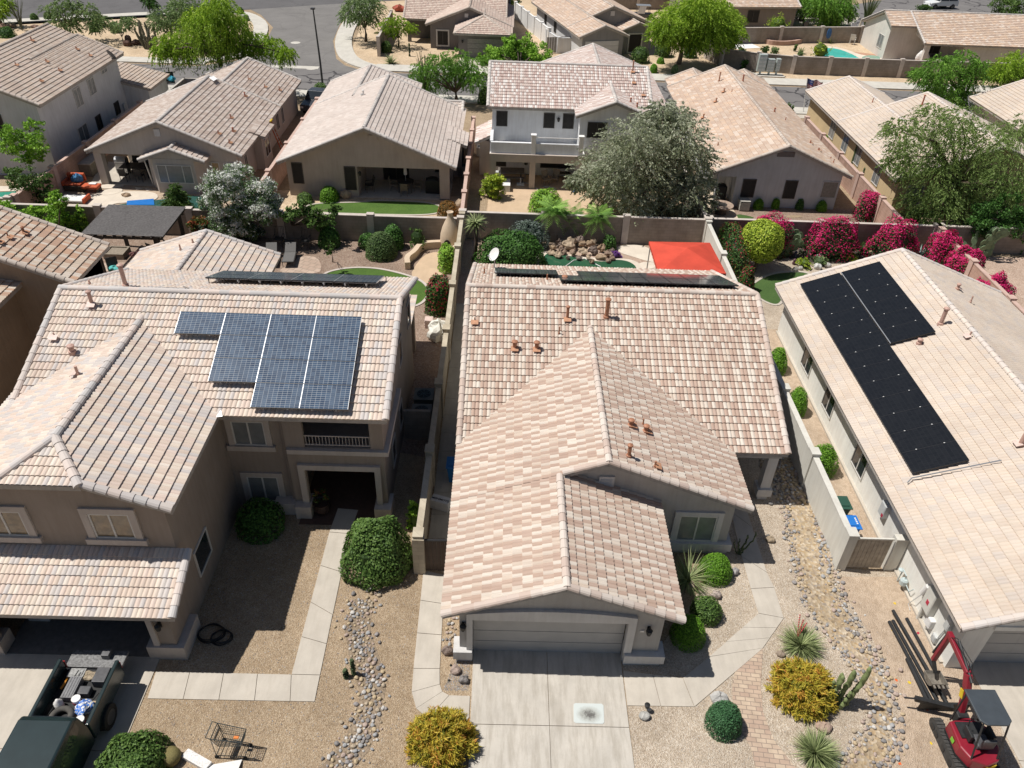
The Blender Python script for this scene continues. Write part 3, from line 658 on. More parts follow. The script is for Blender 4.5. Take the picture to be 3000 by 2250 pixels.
t = MB(); t.box(-7.12, -4.66, 21.6, 21.66, 4.78, 4.95); t.build('lintel_trim', tr, h)
t = MB()
t.box(-7.1, -4.68, 21.72, 21.76, 3.88, 3.92); t.box(-7.1, -4.68, 21.72, 21.76, 3.46, 3.5)
for i in range(20): t.box(-7.05+i*.122, -7.03+i*.122, 21.73, 21.75, 3.5, 3.88)
t.build('balcony_railing', M['trA'], h)
t = MB(); t.box(-7.47, -7.23, 21.54, 21.66, .6, 2.36); t.box(-4.6, -4.38, 21.54, 21.66, .6, 2.36); t.box(-7.47, -4.38, 21.538, 21.66, 2.36, 2.6); t.build('entry_surround', tr, h)
for b in ((-7.75, -7.15, 21.3, 22.1, 0, .62), (-4.7, -4.05, 21.3, 22.2, 0, .62), (-8.6, -7.76, 21.5, 22.0, 0, .58)): MB().box(*b).build('entry_base', tr, h)
MB().box(-6.2, -5.2, 24.32, 24.38, 0, 2.05).build('front_door', plain('door_dark', (.06,.04,.03), .5), h)
window(h, (-9.75, 21.95), (1, 0), 1.2, 3.2, 4.35, (M['frame'], M['blind']), trim=tr, tw=.2, sill=True)
window(h, (-9.62, 21.95), (1, 0), 1.2, .3, 1.62, (M['frame'], M['blind']), trim=tr, tw=.2)
window(h, (-10.1, 17.55), (0, 1), 1.25, .95, 2.15, (M['frame'], M['glass']), mull=0, fr=.06)
for y, z in ((25.6, .9), (23.3, .9), (26.5, 3.6), (29.5, 3.6)): window(h, (-4.2, y), (0, 1), .9, z, z+1.2, (M['trA'], M['glass']), mull=0)
lantern(h, (-10.4, 15.1, 1.7))
vents(rA[0], [(-15.45, 25.39, .1, .55, 1), (-16.35, 23.95, .04, .2, 1), (-15.5, 23.34, .13, .22)], 1, 21.1, 5.35, 1, PT, M['pinkv'], M['flashA'])
vents(rV, [(-14.54, 21.76, .07, .4, 1)], 0, -17.25, 5.35, 1, PT, M['pinkv'], M['flashA'])
vents(rA[1], [(-14.74, 26.78, .12, .95), (-16.2, 26.9, .05, .2)], 1, 31.2, 5.35, -1, PT, M['pinkv'])
vents(rK[0], [(-16.6, 36.3, .06, .35), (-16.1, 36.8, .06, .25)], 0, -19.6, 2.7, 1, .345, M['pinkv'])
MB().tube([(-15.6, 26.9, 6.95), (-12.2, 26.6, 7.08), (-12.2, 26.2, 7.4)], .025, 5).build('conduit', M['metal'], rA[1])
MB().slab([(-9.75, 20.95, 5.3), (-9.55, 20.98, 5.31), (-9.65, 21.2, 5.4)], (0, 0, .012)).build('valley_flashing', plain('zinc', (.55,.58,.6), .4, .1, 5, metal=.5), rW)
# ================================================================ cream-roofed house on the right
h = root('house', 'off-white house with cream tile roof and black solar panels, beside the excavator', 'house', (20.5, 25.6, 0), 'houses of the neighbourhood')
mG = T('tileG', 'capG'); mS = M['stG']
rG = gable(h, 'y', 14.95, 36.5, 14.5, 26.5, 2.6, PT, mG, 4)
gw(h, 15.1, 25.9, 15.35, 14.5, 26.5, 2.6, mS, [(.85, 5.8, 0, 2.1)]); gw(h, 15.1, 25.9, 36.1, 14.5, 26.5, 2.6, mS, (), False)
wall(h, (15.1, 36.1), (15.1, 15.35), 2.63, mS); wall(h, (25.9, 15.35), (25.9, 36.1), 2.63, mS)
garage_door(h, (15.95, 15.62), (1, 0), 4.95, 2.12, M['door']); MB().box(15.9, 20.95, 15.3, 15.349, 2.1, 2.28).build('garage_surround', M['stG'], h)
for y, w_ in ((32.2, 1.3), (28.9, 1.25), (24.9, 1.25)): window(h, (15.1, y), (0, -1), w_, .62, 1.75, (M['frame'], M['glass']), mull=1, fr=.05)
MB().box(14.98, 15.1, 15.5, 36.0, 0, .1).build('stucco_weep_base', M['conc2'], h)
vents(rG[0], [(19.61, 29.7, .13, .85), (20.19, 28.35, .05, .3, 1), (18.41, 28.76, .12, .15), (19.11, 21.72, .12, .7, 1)], 0, 14.5, 2.7, 1, PT, M['pinkv'], M['flashA'])
vents(rG[1], [(22.32, 33.65, .1, .2, 1), (22.38, 32.4, .05, .4)], 0, 26.5, 2.7, -1, PT, M['pinkv'], M['flashA'])
MB().tube([(15.15, 21.05, 3.02), (15.35, 21.2, 3.12), (18.2, 21.1, 4.2)], .025, 5).build('conduit', M['metal'], rG[0])
# ================================================================ second row and the far side of the street
sc = M['screen']; WS = (M['frameD'], sc); WW = (M['frame'], M['glass']); WB = (M['frame'], M['blind'])
# leftmost front-row house
h = root('house', 'brown house with orange tile roof at the left picture edge beside the taupe house', 'house', (-24, 32, 0), 'houses of the neighbourhood')
mQ = T('tileQ', 'capC')
rf = yhouse(h, -28.2, -18.7, 29.9, 33.6, 5.25, PT, mQ, M['stQ'], seg=4, skip='b', oe=.3)
wall(h, (-19.2, 30.2), (-19.2, 33.3), 5.25, M['stQ']); wall(h, (-27.7, 33.3), (-27.7, 24), 5.25, M['stQ']); wall(h, (-19.2, 33.3), (-27.7, 33.3), 5.3, M['stQ'])
slope(h, (-21.2, 24.0, 5.0), (-21.2, 30.4, 5.0), (-27.5, 24.0, 6.2), (-27.5, 30.4, 6.2), mQ[0], 4, None, mQ[2])
wall(h, (-21.7, 24.3), (-21.7, 30.2), 5.0, M['stQ'])
window(h, (-21.7, 25.2), (0, 1), 1.3, 1.0, 2.6, (M['stQ'], M['blind']), mull=0)
vents(rf[1], [(-21.6, 32.2, .09, .3, 1), (-21.9, 31.5, .05, .35, 1), (-22.0, 30.9, .1, .2, 1)], 0, -18.7, 5.33, -1, PT, M['terra'], M['flash'])
# two-storey house top left
h = root('house', 'two-storey cool grey house with brown tile roof and satellite dish, left of the street corner', 'house', (-36, 60, 0), 'houses of the neighbourhood')
mC = T('tileC', 'capC'); zC = 5.2
rf = gable(h, 'y', 53.75, 67.6, -42.6, -31.8, zC, PT, mC, 3, rakes=(1, 0)); gw(h, -42.1, -32.25, 54.1, -42.6, -31.8, zC, M['stC'])
gable(h, 'y', 60.0, 67.8, -38.5, -31.78, zC, .384, mC, 3, rakes=(0, 1))
wall(h, (-32.25, 54.1), (-32.25, 67.3), zC, M['stC']); wall(h, (-42.1, 67.3), (-42.1, 54.1), zC, M['stC']); gw(h, -42.1, -32.25, 67.3, -42.6, -31.8, zC, M['stC'], (), False)
slope(h, (-29.9, 67.0, 2.6), (-29.9, 71.5, 2.6), (-34, 67.0, 3.5), (-34, 71.5, 3.5), mC[0], 3, None, mC[2])
wall(h, (-30.2, 67.2), (-30.2, 71.2), 2.55, M['stC']); wall(h, (-34, 67.2), (-30.2, 67.2), [(0, 3.3), (3.8, 2.5)], M['stC']); wall(h, (-30.2, 71.2), (-34, 71.2), 2.6, M['stC'])
for y, z, w_, hh in ((59.2, 3.3, 1.1, 1.35), (61.6, 3.5, 1.1, 1.2), (64.2, 4.4, 1.0, .35), (58.3, .1, 1.5, 2.0), (61.3, .9, .9, 1.1), (64.8, 1.0, .9, 1.0)):
    window(h, (-32.25, y), (0, 1), w_, z, z+hh, WS if hh < 1.3 and z < 3 else WB, mull=1)
window(h, (-36.4, 54.1), (1, 0), 1.5, 3.0, 4.4, WS, mull=0)
vents(rf[1], [(-36.4, 63.2, .08, .4, 1), (-34.3, 60.6, .07, .3, 1), (-34.0, 64.8, .07, .35, 1), (-33.2, 60.0, .07, .3, 1), (-33.0, 64.6, .06, .3, 1), (-35.2, 58.2, .06, .3, 1), (-33.2, 57.2, .06, .3, 1)], 0, -31.8, 5.28, -1, PT, M['rust'], M['flash'])
# house with the ladder
h = root('house', 'putty house with brown-grey tile roof, bay window and covered patio, ladder on its right side', 'house', (-23.5, 60, 0), 'houses of the neighbourhood')
mH = T('tileH', 'capH'); st = M['stH']; ph = .405
rf = gable(h, 'y', 52.45, 63.6, -28.9, -18.2, 2.6, ph, mH, 3, rakes=(1, 1)); r2 = gable(h, 'y', 63.6, 71.0, -27.0, -18.22, 2.6, .395, mH, 3, rakes=(0, 1))
gw(h, -28.45, -24.9, 52.8, -28.9, -18.2, 2.6, st, (), True, ph, z0=2.35); gw(h, -24.9, -18.7, 52.8, -28.9, -18.2, 2.6, st, (), True, ph)
wall(h, (-18.7, 52.8), (-18.7, 70.6), 2.6, st); wall(h, (-28.4, 70.6), (-28.4, 57.2), 2.6, st); wall(h, (-18.7, 70.6), (-28.4, 70.6), 2.6, st); wall(h, (-28.4, 57.2), (-24.9, 57.2), 2.7, st, [(1.2, 3.0, 0, 2.05)]); wall(h, (-24.9, 57.2), (-24.9, 52.8), 2.7, st)
MB().box(-27.2, -25.4, 57.22, 57.3, 0, 2.05).build('patio_door', M['glass'], h)
MB().box(-28.72, -28.2, 53.0, 53.5, 0, 2.6).build('patio_post', st, h)
# bay on the garden side
b = MB(); b.prism([(-24.8, 52.79), (-24.2, 51.9), (-21.4, 51.9), (-20.8, 52.79)], 0, 2.45); b.build('bay', st, h)
br = gable(h, 'y', 51.55, 52.75, -25.0, -20.5, 2.45, .36, mH, 3, rakes=(1, 0)); gw(h, -24.2, -21.4, 51.92, -25.0, -20.5, 2.45, st, (), True, .36, z0=2.4)
window(h, (-24.0, 51.9), (1, 0), 2.4, .75, 2.05, (M['frame'], M['blind']), mull=2); window(h, (-20.55, 52.8), (1, 0), .55, .6, 2.0, (M['frame'], plain('tan_blind', (.42,.30,.17), .6)), mull=0); window(h, (-19.7, 52.8), (1, 0), .8, .7, 2.0, WB, mull=0)
b = MB(); b.box(-18.69, -18.05, 56.8, 59.0, 0, 2.5); b.build('side_bay', st, h); slope(h, (-17.7, 56.5, 2.55), (-17.7, 59.3, 2.55), (-18.8, 56.5, 2.95), (-18.8, 59.3, 2.95), mH[0], 3, None, mH[2])
for y, w_, x in ((54.2, .7, -18.7), (57.3, 1.3, -18.05), (63.3, .8, -18.7), (65.0, .7, -18.7)): window(h, (x, y), (0, 1), w_, .7, 2.0, (M['frame'], M['glass']))
MB().box(-24.0, -23.6, 52.74, 52.8, 3.7, 4.2).build('gable_vent', M['stC'], h)
vents(rf[1], [(-20.2, 54.3, .07, .35, 1), (-19.6, 55.6, .09, .25, 1), (-20.3, 57.6, .07, .45, 1), (-19.3, 53.6, .06, .35, 1), (-20.6, 62.5, .09, .3, 1)], 0, -18.2, 2.68, -1, ph, M['rust'], M['flash'])
vents(r2[1], [(-20.0, 66.0, .06, .35, 1), (-19.0, 66.6, .06, .5, 1), (-21.3, 66.2, .05, .5, 1)], 0, -18.2, 2.68, -1, .395, M['rust'], M['flash'])
# house with the corner patio
h = root('house', 'sand house with pale tile roof and arched corner patio, behind the green lawn', 'house', (-9.5, 57, 0), 'houses of the neighbourhood')
mD = T('tileD', 'capH'); st = M['stD']; pd = .415
rf = gable(h, 'y', 51.6, 64.3, -15.6, -3.4, 2.6, pd, mD, 3, rakes=(1, 1)); r2 = gable(h, 'y', 62.0, 71.0, -15.58, -7.6, 2.6, .415, mD, 3, rakes=(0, 1), tp=-12.0)
gw(h, -15.15, -3.9, 52.2, -15.6, -3.4, 2.6, st, [(4.85, 10.55, 0, 2.25)], True, pd)
b = MB(); b.add([(-10.3,52.2,2.25),(-3.9,52.2,2.25),(-3.9,52.21,2.25),(-10.3,52.21,2.25)], [(0,1,2,3)])
wall(h, (-10.3, 55.4), (-4.3, 55.4), 2.6, st, name='patio_wall'); wall(h, (-10.3, 52.25), (-10.3, 55.4), 2.6, st, name='patio_wall')
MB().box(-10.25, -3.95, 52.4, 55.4, 2.62, 2.68).build('patio_ceiling', st, h)
wall(h, (-3.9, 55.2), (-3.9, 63.9), 2.6, st); wall(h, (-15.1, 70.5), (-15.1, 52.3), 2.6, st); wall(h, (-8.1, 70.5), (-15.1, 70.5), 2.6, st); wall(h, (-8.1, 63.9), (-8.1, 70.5), 2.5, st); gw(h, -15.1, -3.9, 63.9, -15.6, -3.4, 2.6, st, (), False, pd)
b = MB(); b.box(-4.52, -3.92, 52.24, 52.8, 0, 2.4); b.build('patio_post', st, h)
for x, w_, z, hh in ((-14.8, .75, .9, 1.5), (-11.2, .8, .55, 1.7)): window(h, (x, 52.2), (1, 0), w_, z, z+hh, WS, mull=0)
window(h, (-9.0, 55.4), (1, 0), 1.9, .1, 2.1, WS, mull=1); window(h, (-5.2, 55.4), (1, 0), .8, .8, 2.1, WS, mull=0)
b = MB(); b.box(-3.89, -3.3, 56.6, 58.8, 0, 2.4); b.build('side_bay', st, h); window(h, (-3.3, 56.9), (0, 1), 1.5, .7, 2.0, WS); slope(h, (-2.9, 56.2, 2.5), (-2.9, 59.1, 2.5), (-4.4, 56.2, 3.05), (-4.4, 59.1, 3.05), mD[0], 3, None, mD[2])
for x in (-10.1, -5.5): lantern(h, (x, 55.4 if x > -10 else 52.2, 1.8))
b = gable(h, 'x', -6.4, -3.6, 63.5, 66.0, 2.6, .42, mD, 3, rakes=(0, 1))
vents(rf[0], [(-11.0, 60.8, .1, .35, 1)], 0, -15.6, 2.68, 1, pd, M['white'], M['metal'])
MB().box(-9.3, -8.7, 52.12, 52.2, 4.1, 4.5).build('gable_vent', st, h)
# white two-storey house with the deck
h = root('house', 'white two-storey house with pink and white tile roof and a walled balcony deck', 'house', (4.5, 60, 0), 'houses of the neighbourhood')
mE = T('tileE', 'capH'); st = M['stE']
rf = gable(h, 'x', -1.45, 10.5, 56.95, 66.6, 5.2, PT, mE, 3); rc = gable(h, 'y', 55.4, 61, 4.85, 10.35, 5.2, PT, mE, 3, rakes=(1, 0))
wall(h, (-1.1, 57.45), (5.2, 57.45), 5.2, st, [(1.0, 3.2, 0, 0.05)]); gw(h, 5.2, 9.9, 55.85, 4.85, 10.35, 5.2, st); wall(h, (5.2, 57.45), (5.2, 55.85), 5.2, st); wall(h, (9.9, 55.85), (9.9, 66), 5.2, st)
wall(h, (9.9, 66.0), (-1.1, 66.0), 5.2, st); wall(h, (-1.1, 66.0), (-1.1, 57.45), 5.2, st); gw(h, 57.45, 66, -1.12, 56.95, 66.6, 5.2, st, (), False, PT, 'x', z0=5.0); gw(h, 57.45, 66, 9.92, 56.95, 66.6, 5.2, st, (), True, PT, 'x', z0=5.0)
for x, w_, z, hh in ((-.8, .82, 3.66, 1.1), (2.66, .82, 3.64, 1.1), (4.07, .82, 3.64, 1.1), (-.78, .8, .62, 1.3), (2.6, 2.3, .62, 1.3)): window(h, (x, 57.45), (1, 0), w_, z, z+hh, WS, mull=0)
window(h, (5.75, 55.85), (1, 0), 1.42, 3.58, 4.7, WS, mull=1)
lantern(h, (3.75, 57.45, 4.3))
b = MB(); b.box(-1.18, 5.65, 54.9, 57.43, 2.32, 2.55); b.build('deck_floor', M['white'], h)
b = MB(); b.box(-1.2, 5.7, 54.7, 54.9, 2.0, 2.56); b.build('deck_beam', M['stD'], h)
for x0, x1, y0, y1, zt in ((-1.1, 1.75, 54.92, 55.12, 3.3), (-1.18, -.98, 55.12, 57.4, 3.35), (2.1, 5.15, 55.0, 55.16, 3.25)):
    b = MB(); b.box(x0, x1, y0, y1, 2.55, zt); b.box(x0-.01, x1+.01, y0-.02, y1+.02, zt, zt+.04); b.build('parapet', st, h)
for x in (1.76, 5.16):
    b = MB(); b.box(x, x+.33, 54.86, 55.2, 2.56, 3.86); b.box(x-.03, x+.36, 54.83, 55.23, 3.86, 3.95); b.build('deck_pillar', M['white'], h)
b = MB(); b.tube([(2.1, 55.08, 3.72), (5.15, 55.08, 3.72)], .03, 5); b.tube([(3.6, 55.08, 3.28), (3.6, 55.08, 3.72)], .02, 5); b.build('handrail', M['white'], h)
for x in (-1.15, 1.72, 5.3): MB().box(x, x+.42, 54.72, 55.14, 0, 2.3).build('patio_post', M['stD'], h)
b = MB(); b.box(-2.0, -1.12, 57.2, 60.2, 0, 2.6); b.build('side_bay', M['stD'], h); slope(h, (-2.3, 60.4, 2.55), (-2.3, 56.9, 2.55), (-1.13, 60.4, 3.15), (-1.13, 56.9, 3.15), mE[0], 3, None, mE[2])
gable(h, 'y', 64, 78.0, 2.3, 13.4, 2.75, PT, mE, 3, rakes=(0, 1)); wall(h, (2.8, 77.6), (2.8, 66.02), 2.7, st); wall(h, (12.9, 66), (12.9, 77.6), 2.7, st); gw(h, 2.8, 12.9, 77.6, 2.3, 13.4, 2.75, st, (), False)
vents(rf[0], [(9.3, 61.1, .09, 1.0, 1), (9.9, 58.6, .05, .4, 1), (9.3, 59.9, .05, .3, 1)], 1, 56.95, 5.28, 1, PT, M['terra'], M['flash'])
vents(rc[1], [(8.8, 57.0, .09, .25), (9.2, 56.4, .09, .25)], 0, 10.35, 5.28, -1, PT, M['rust'])
# tan-roofed house
h = root('house', 'pale grey house with tan tile roof and dark screened windows, behind the bougainvillea', 'house', (19, 60, 0), 'houses of the neighbourhood')
mF = T('tileF', 'capC'); st = M['stF']; pf = .415
rf = gable(h, 'y', 52.35, 73, 14.4, 24.15, 2.6, pf, mF, 3); gw(h, 14.9, 23.65, 52.8, 14.4, 24.15, 2.6, st, [(0.1, 1.35, 0, 2.2)], True, pf)
wall(h, (23.65, 52.8), (23.65, 72.6), 2.6, st); wall(h, (14.9, 72.6), (14.9, 55.5), 2.6, st); gw(h, 14.9, 23.65, 72.6, 14.4, 24.15, 2.6, st, (), False, pf); wall(h, (14.9, 55.5), (16.3, 55.5), 2.6, st, name='patio_wall'); wall(h, (16.3, 55.5), (16.3, 52.95), 2.6, st, name='patio_wall')
gable(h, 'y', 73, 75.5, 14.6, 19.5, 2.6, pf, mF, 3, rakes=(0, 1)); gable(h, 'y', 73, 76.5, 20, 24.1, 2.6, pf, mF, 3, rakes=(0, 1)); wall(h, (24, 72.6), (24, 76), 2.6, st)
for x, w_, z, hh, mm in ((16.75, .95, .72, 1.35, WS), (19.75, .9, .72, 1.35, WS), (22.4, 1.15, .85, 1.25, (M['stF'], plain('taupe_screen', (.24,.225,.20), .6)))): window(h, (x, 52.8), (1, 0), w_, z, z+hh, mm, mull=0)
MB().box(18.7, 19.9, 52.74, 52.8, 3.75, 4.1).build('gable_vent', M['stK'], h)
vents(rf[0], [(18.1, 69.5, .09, .9), (17.9, 66.5, .09, .3, 1), (17.0, 65.0, .09, .3, 1), (18.4, 66.0, .05, .3), (15.6, 62.6, .09, .3, 1), (15.5, 56.5, .06, .3)], 0, 14.4, 2.68, 1, pf, M['terra'], M['flash'])
vents(rf[1], [(20.0, 69.0, .1, .6), (21.0, 62.2, .09, .25), (21.6, 61.0, .05, .3), (22.3, 56.7, .07, .3, 1), (22.6, 55.6, .08, .25, 1), (23.2, 53.9, .05, .35), (23.3, 54.8, .05, .2)], 0, 24.15, 2.68, -1, pf, M['rust'], M['flash'])
# yellow house
h = root('house', 'yellow house with pale cream tile roof, partly under the big mesquite on the right', 'house', (32, 60, 0), 'houses of the neighbourhood')
mI = T('tileG', 'capG'); st = M['stI']
rf = gable(h, 'y', 60, 73.2, 27.1, 34.3, 2.6, PT, mI, 3, rakes=(0, 1)); r2 = gable(h, 'y', 52.1, 64.6, 27.12, 40.4, 2.6, PT, mI, 3, rakes=(1, 1))
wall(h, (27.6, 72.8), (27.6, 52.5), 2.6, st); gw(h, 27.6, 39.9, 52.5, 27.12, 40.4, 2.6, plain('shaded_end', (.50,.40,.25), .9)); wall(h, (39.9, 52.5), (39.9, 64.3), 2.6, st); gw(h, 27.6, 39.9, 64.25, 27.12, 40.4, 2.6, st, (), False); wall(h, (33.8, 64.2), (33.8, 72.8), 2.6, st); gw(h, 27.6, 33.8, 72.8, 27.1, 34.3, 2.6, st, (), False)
for y, hh in ((66.7, 1.4), (63.5, 1.5), (60.6, 1.4), (56.6, 1.4)): window(h, (27.6, y), (0, -1), 1.2, .75, .75+hh, WB, mull=1)
window(h, (28.3, 52.5), (1, 0), 1.2, .7, 2.1, WB, mull=0, bars=1)
vents(rf[0], [(30.2, 66.0, .06, .5)], 0, 27.1, 2.68, 1, PT, M['rust']); vents(r2[0], [(32.6, 62.6, .1, .9), (29.6, 58.6, .05, .35)], 0, 27.1, 2.68, 1, PT, M['rust'])
# far right
h = root('house', 'house with pale cream tile roof cut off by the right picture edge, behind the mesquite', 'house', (47, 64, 0), 'houses of the neighbourhood')
yhouse(h, 42.1, 51.5, 56, 73, 2.6, PT, mI, M['stN'])
# ---- across the street
h = root('house', 'charcoal house with rose tile roofs and hipped garage, across the street', 'house', (-4, 97, 0), 'houses of the neighbourhood')
mK = T('tileK', 'capC'); st = M['stK']; mk = [mK]
gable(h, 'x', -12.3, -.4, 97.0, 112, 2.6, PT, mK, 2); gable(h, 'y', 94.4, 106, -9.5, .4, 2.6, PT, mK, 2, rakes=(1, 0))
gw(h, -9.0, 0, 94.8, -9.5, .4, 2.6, st); wall(h, (0, 94.8), (0, 111), 2.6, st); wall(h, (-9.0, 99.4), (-9, 94.8), 2.6, st); wall(h, (-11.9, 99.4), (-9, 99.4), 3.2, st); wall(h, (-11.9, 111), (-11.9, 99.4), 2.6, st); wall(h, (0, 111.2), (-11.9, 111.2), 2.6, st)
MB().box(-11.9, -11.5, 97.4, 97.8, 0, 2.6).build('porch_post', st, h)
za = 2.6+PT*3.2
A_ = [(-6.1, 90.6, 2.6), (.3, 90.6, 2.6), (.3, 97.5, 2.6), (-6.1, 97.5, 2.6)]
slope(h, A_[0], A_[1], (-6.1, 93.8, za), (.3, 93.8, za), mK[0], 2, [A_[0], A_[1], (-2.9, 93.8, za)], mK[2])
r_ = slope(h, A_[1], A_[2], (-2.9, 90.6, za), (-2.9, 97.5, za), mK[0], 2, [A_[1], A_[2], (-2.9, 97.5, za), (-2.9, 93.8, za)], mK[2])
slope(h, A_[3], A_[0], (-2.9, 97.5, za), (-2.9, 90.6, za), mK[0], 2, [A_[3], A_[0], (-2.9, 93.8, za), (-2.9, 97.5, za)], mK[2])
caps([(A_[0], (-2.9, 93.8, za+.05)), (A_[1], (-2.9, 93.8, za+.05)), ((-2.9, 93.8, za+.05), (-2.9, 97.3, za+.05))], .13, mK[1], r_)
box_house(h, -5.6, -.1, 91.1, 94.79, 2.55, st, 'b'); garage_door(h, (-4.6, 91.06), (1, 0), 3.9, 2.05, plain('garage_taupe', (.26,.24,.22), .6))
window(h, (-8.2, 94.8), (1, 0), 1.2, .4, 1.9, WS, trim=M['trB'], tw=.15); MB().box(-5.1, -4.7, 94.72, 94.8, 3.4, 3.8).build('gable_vent', M['trB'], h)
lantern(h, (-5.15, 91.1, 1.7))
vents(rf[0], [], 0, 0, 0, 1, PT, M['rust'])
h = root('house', 'grey house with arched doorway across the street, left of the biggest round tree', 'house', (7.95, 90.8, 0), 'houses of the neighbourhood')
mL = T('tileF', 'capC'); st = M['stL']
gable(h, 'y', 90.8, 110, 7.6, 13.4, 2.6, PT, mL, 2, sB=(90.8, 96)); gable(h, 'y', 95.5, 110, 7.62, 18.6, 2.6, PT, mL, 2); gable(h, 'y', 93.4, 99, 13.6, 17.6, 2.6, PT, mL, 2)
gw(h, 8.1, 12.9, 91.2, 7.6, 13.4, 2.6, st); wall(h, (8.1, 109), (8.1, 91.2), 2.6, M['stC']); wall(h, (12.9, 91.2), (12.9, 95.8), 2.6, st); gw(h, 8.1, 18.1, 95.8, 7.62, 18.6, 2.6, st); gw(h, 14.0, 17.2, 93.8, 13.6, 17.6, 2.6, st); wall(h, (17.2, 93.8), (17.2, 95.8), 2.6, st); wall(h, (18.1, 95.8), (18.1, 109), 2.6, st)
garage_door(h, (8.45, 91.15), (1, 0), 3.9, 2.1, M['doorW']); window(h, (14.7, 93.8), (1, 0), 1.5, .2, 2.1, WS, mull=0, trim=M['trB'], tw=.14); MB().box(12.9, 13.4, 95.72, 95.8, 3.7, 4.2).build('gable_vent', M['trB'], h)
for y in (105.5, 101.5): window(h, (8.1, y), (0, -1), .9, .9, 2.1, WS, mull=0)
h.rotation_euler[2] = math.radians(15)
h = root('house', 'white house with tan tile roof and covered patio beside the turquoise pool', 'house', (47, 97, 0), 'houses of the neighbourhood')
mN = T('tileF', 'capH'); st = M['stN']
gable(h, 'x', 43.6, 62, 93.3, 104.9, 2.7, PT, mN, 2, rakes=(1, 1), sA=(46.6, 62)); slope(h, (43.6, 96.3, 3.85), (46.8, 96.3, 3.85), (43.6, 99.1, 4.93), (46.8, 99.1, 4.93), mN[0], 2, None, mN[2])
wall(h, (44.0, 104.4), (44.0, 97.0), [(0, 2.7), (5.3, 4.65), (7.4, 3.9)], st); wall(h, (44.0, 97.0), (51.5, 97.0), 3.9, st); wall(h, (51.5, 97), (51.5, 94), 3.0, st); wall(h, (51.5, 93.9), (61, 93.9), 2.7, st); wall(h, (61, 104), (44, 104.4), 2.7, st); wall(h, (61, 94), (61, 104), 2.7, st)
MB().slab([(47.0, 93.5, 2.7), (47.0, 96.98, 3.98), (47.0, 96.98, 2.9), (47.0, 93.9, 2.5)], (.15, 0, 0)).build('patio_gable', st, h)
MB().box(47.0, 47.5, 93.6, 94.1, 0, 2.6).build('patio_post', st, h)
window(h, (44.0, 99.6), (0, -1), 1.5, .9, 2.4, WB, mull=1); window(h, (48.8, 97.0), (1, 0), 1.6, .3, 2.2, WS)
h = root('house', 'grey-brown house with orange-tan tile roof behind the big round tree', 'house', (37.6, 112, 0), 'houses of the neighbourhood')
xhouse(h, 23.0, 38.0, 111.5, 122, 2.7, PT, mN, stucco('stucco_umber', (.25,.215,.19)), seg=2); window(h, (31.0, 112.0), (1, 0), 1.6, .7, 2.2, WS)
h.rotation_euler[2] = math.radians(8)
h = root('house', 'white house half cut off by the top picture edge, right of the grey house', 'house', (24, 124, 0), 'houses of the neighbourhood')
xhouse(h, 21.5, 28, 124, 134, 2.9, PT, mN, M['stN'], seg=2)
for x in (22.4, 24.6): window(h, (x, 124.5), (1, 0), .9, .5, 2.2, WB, mull=0)
# ================================================================ the ground and what is laid on it
M['ground'] = gravel('desert_gravel', [(.27,.195,.13),(.46,.35,.24),(.365,.27,.175),(.55,.45,.33),(.33,.245,.16)], 34)
M['gravL'] = gravel('pale_gravel', [(.36,.29,.22),(.58,.49,.39),(.47,.39,.30),(.68,.61,.52),(.42,.33,.25)], 32)
M['gravR'] = gravel('rose_gravel', [(.20,.14,.11),(.34,.245,.19),(.26,.19,.15),(.40,.32,.26),(.30,.21,.16)], 20)
M['gravP'] = gravel('pink_gravel', [(.38,.27,.21),(.54,.41,.33),(.46,.34,.27),(.60,.49,.41)], 20)
M['sand'] = gravel('pale_sand', [(.52,.39,.26),(.62,.49,.35),(.57,.44,.30),(.66,.54,.40)], 12, .7)
M['dirt'] = gravel('trodden_dirt', [(.47,.36,.265),(.56,.45,.345),(.51,.40,.30),(.60,.49,.385)], 30, .8)
M['ash'] = gravel('dark_gravel', [(.09,.075,.065),(.16,.14,.12),(.12,.10,.09),(.2,.175,.155)], 24)
M['pebb'] = gravel('creek_pebbles', [(.25,.19,.13),(.48,.38,.25),(.38,.31,.23),(.56,.48,.37),(.42,.30,.17),(.33,.30,.27)], 11)
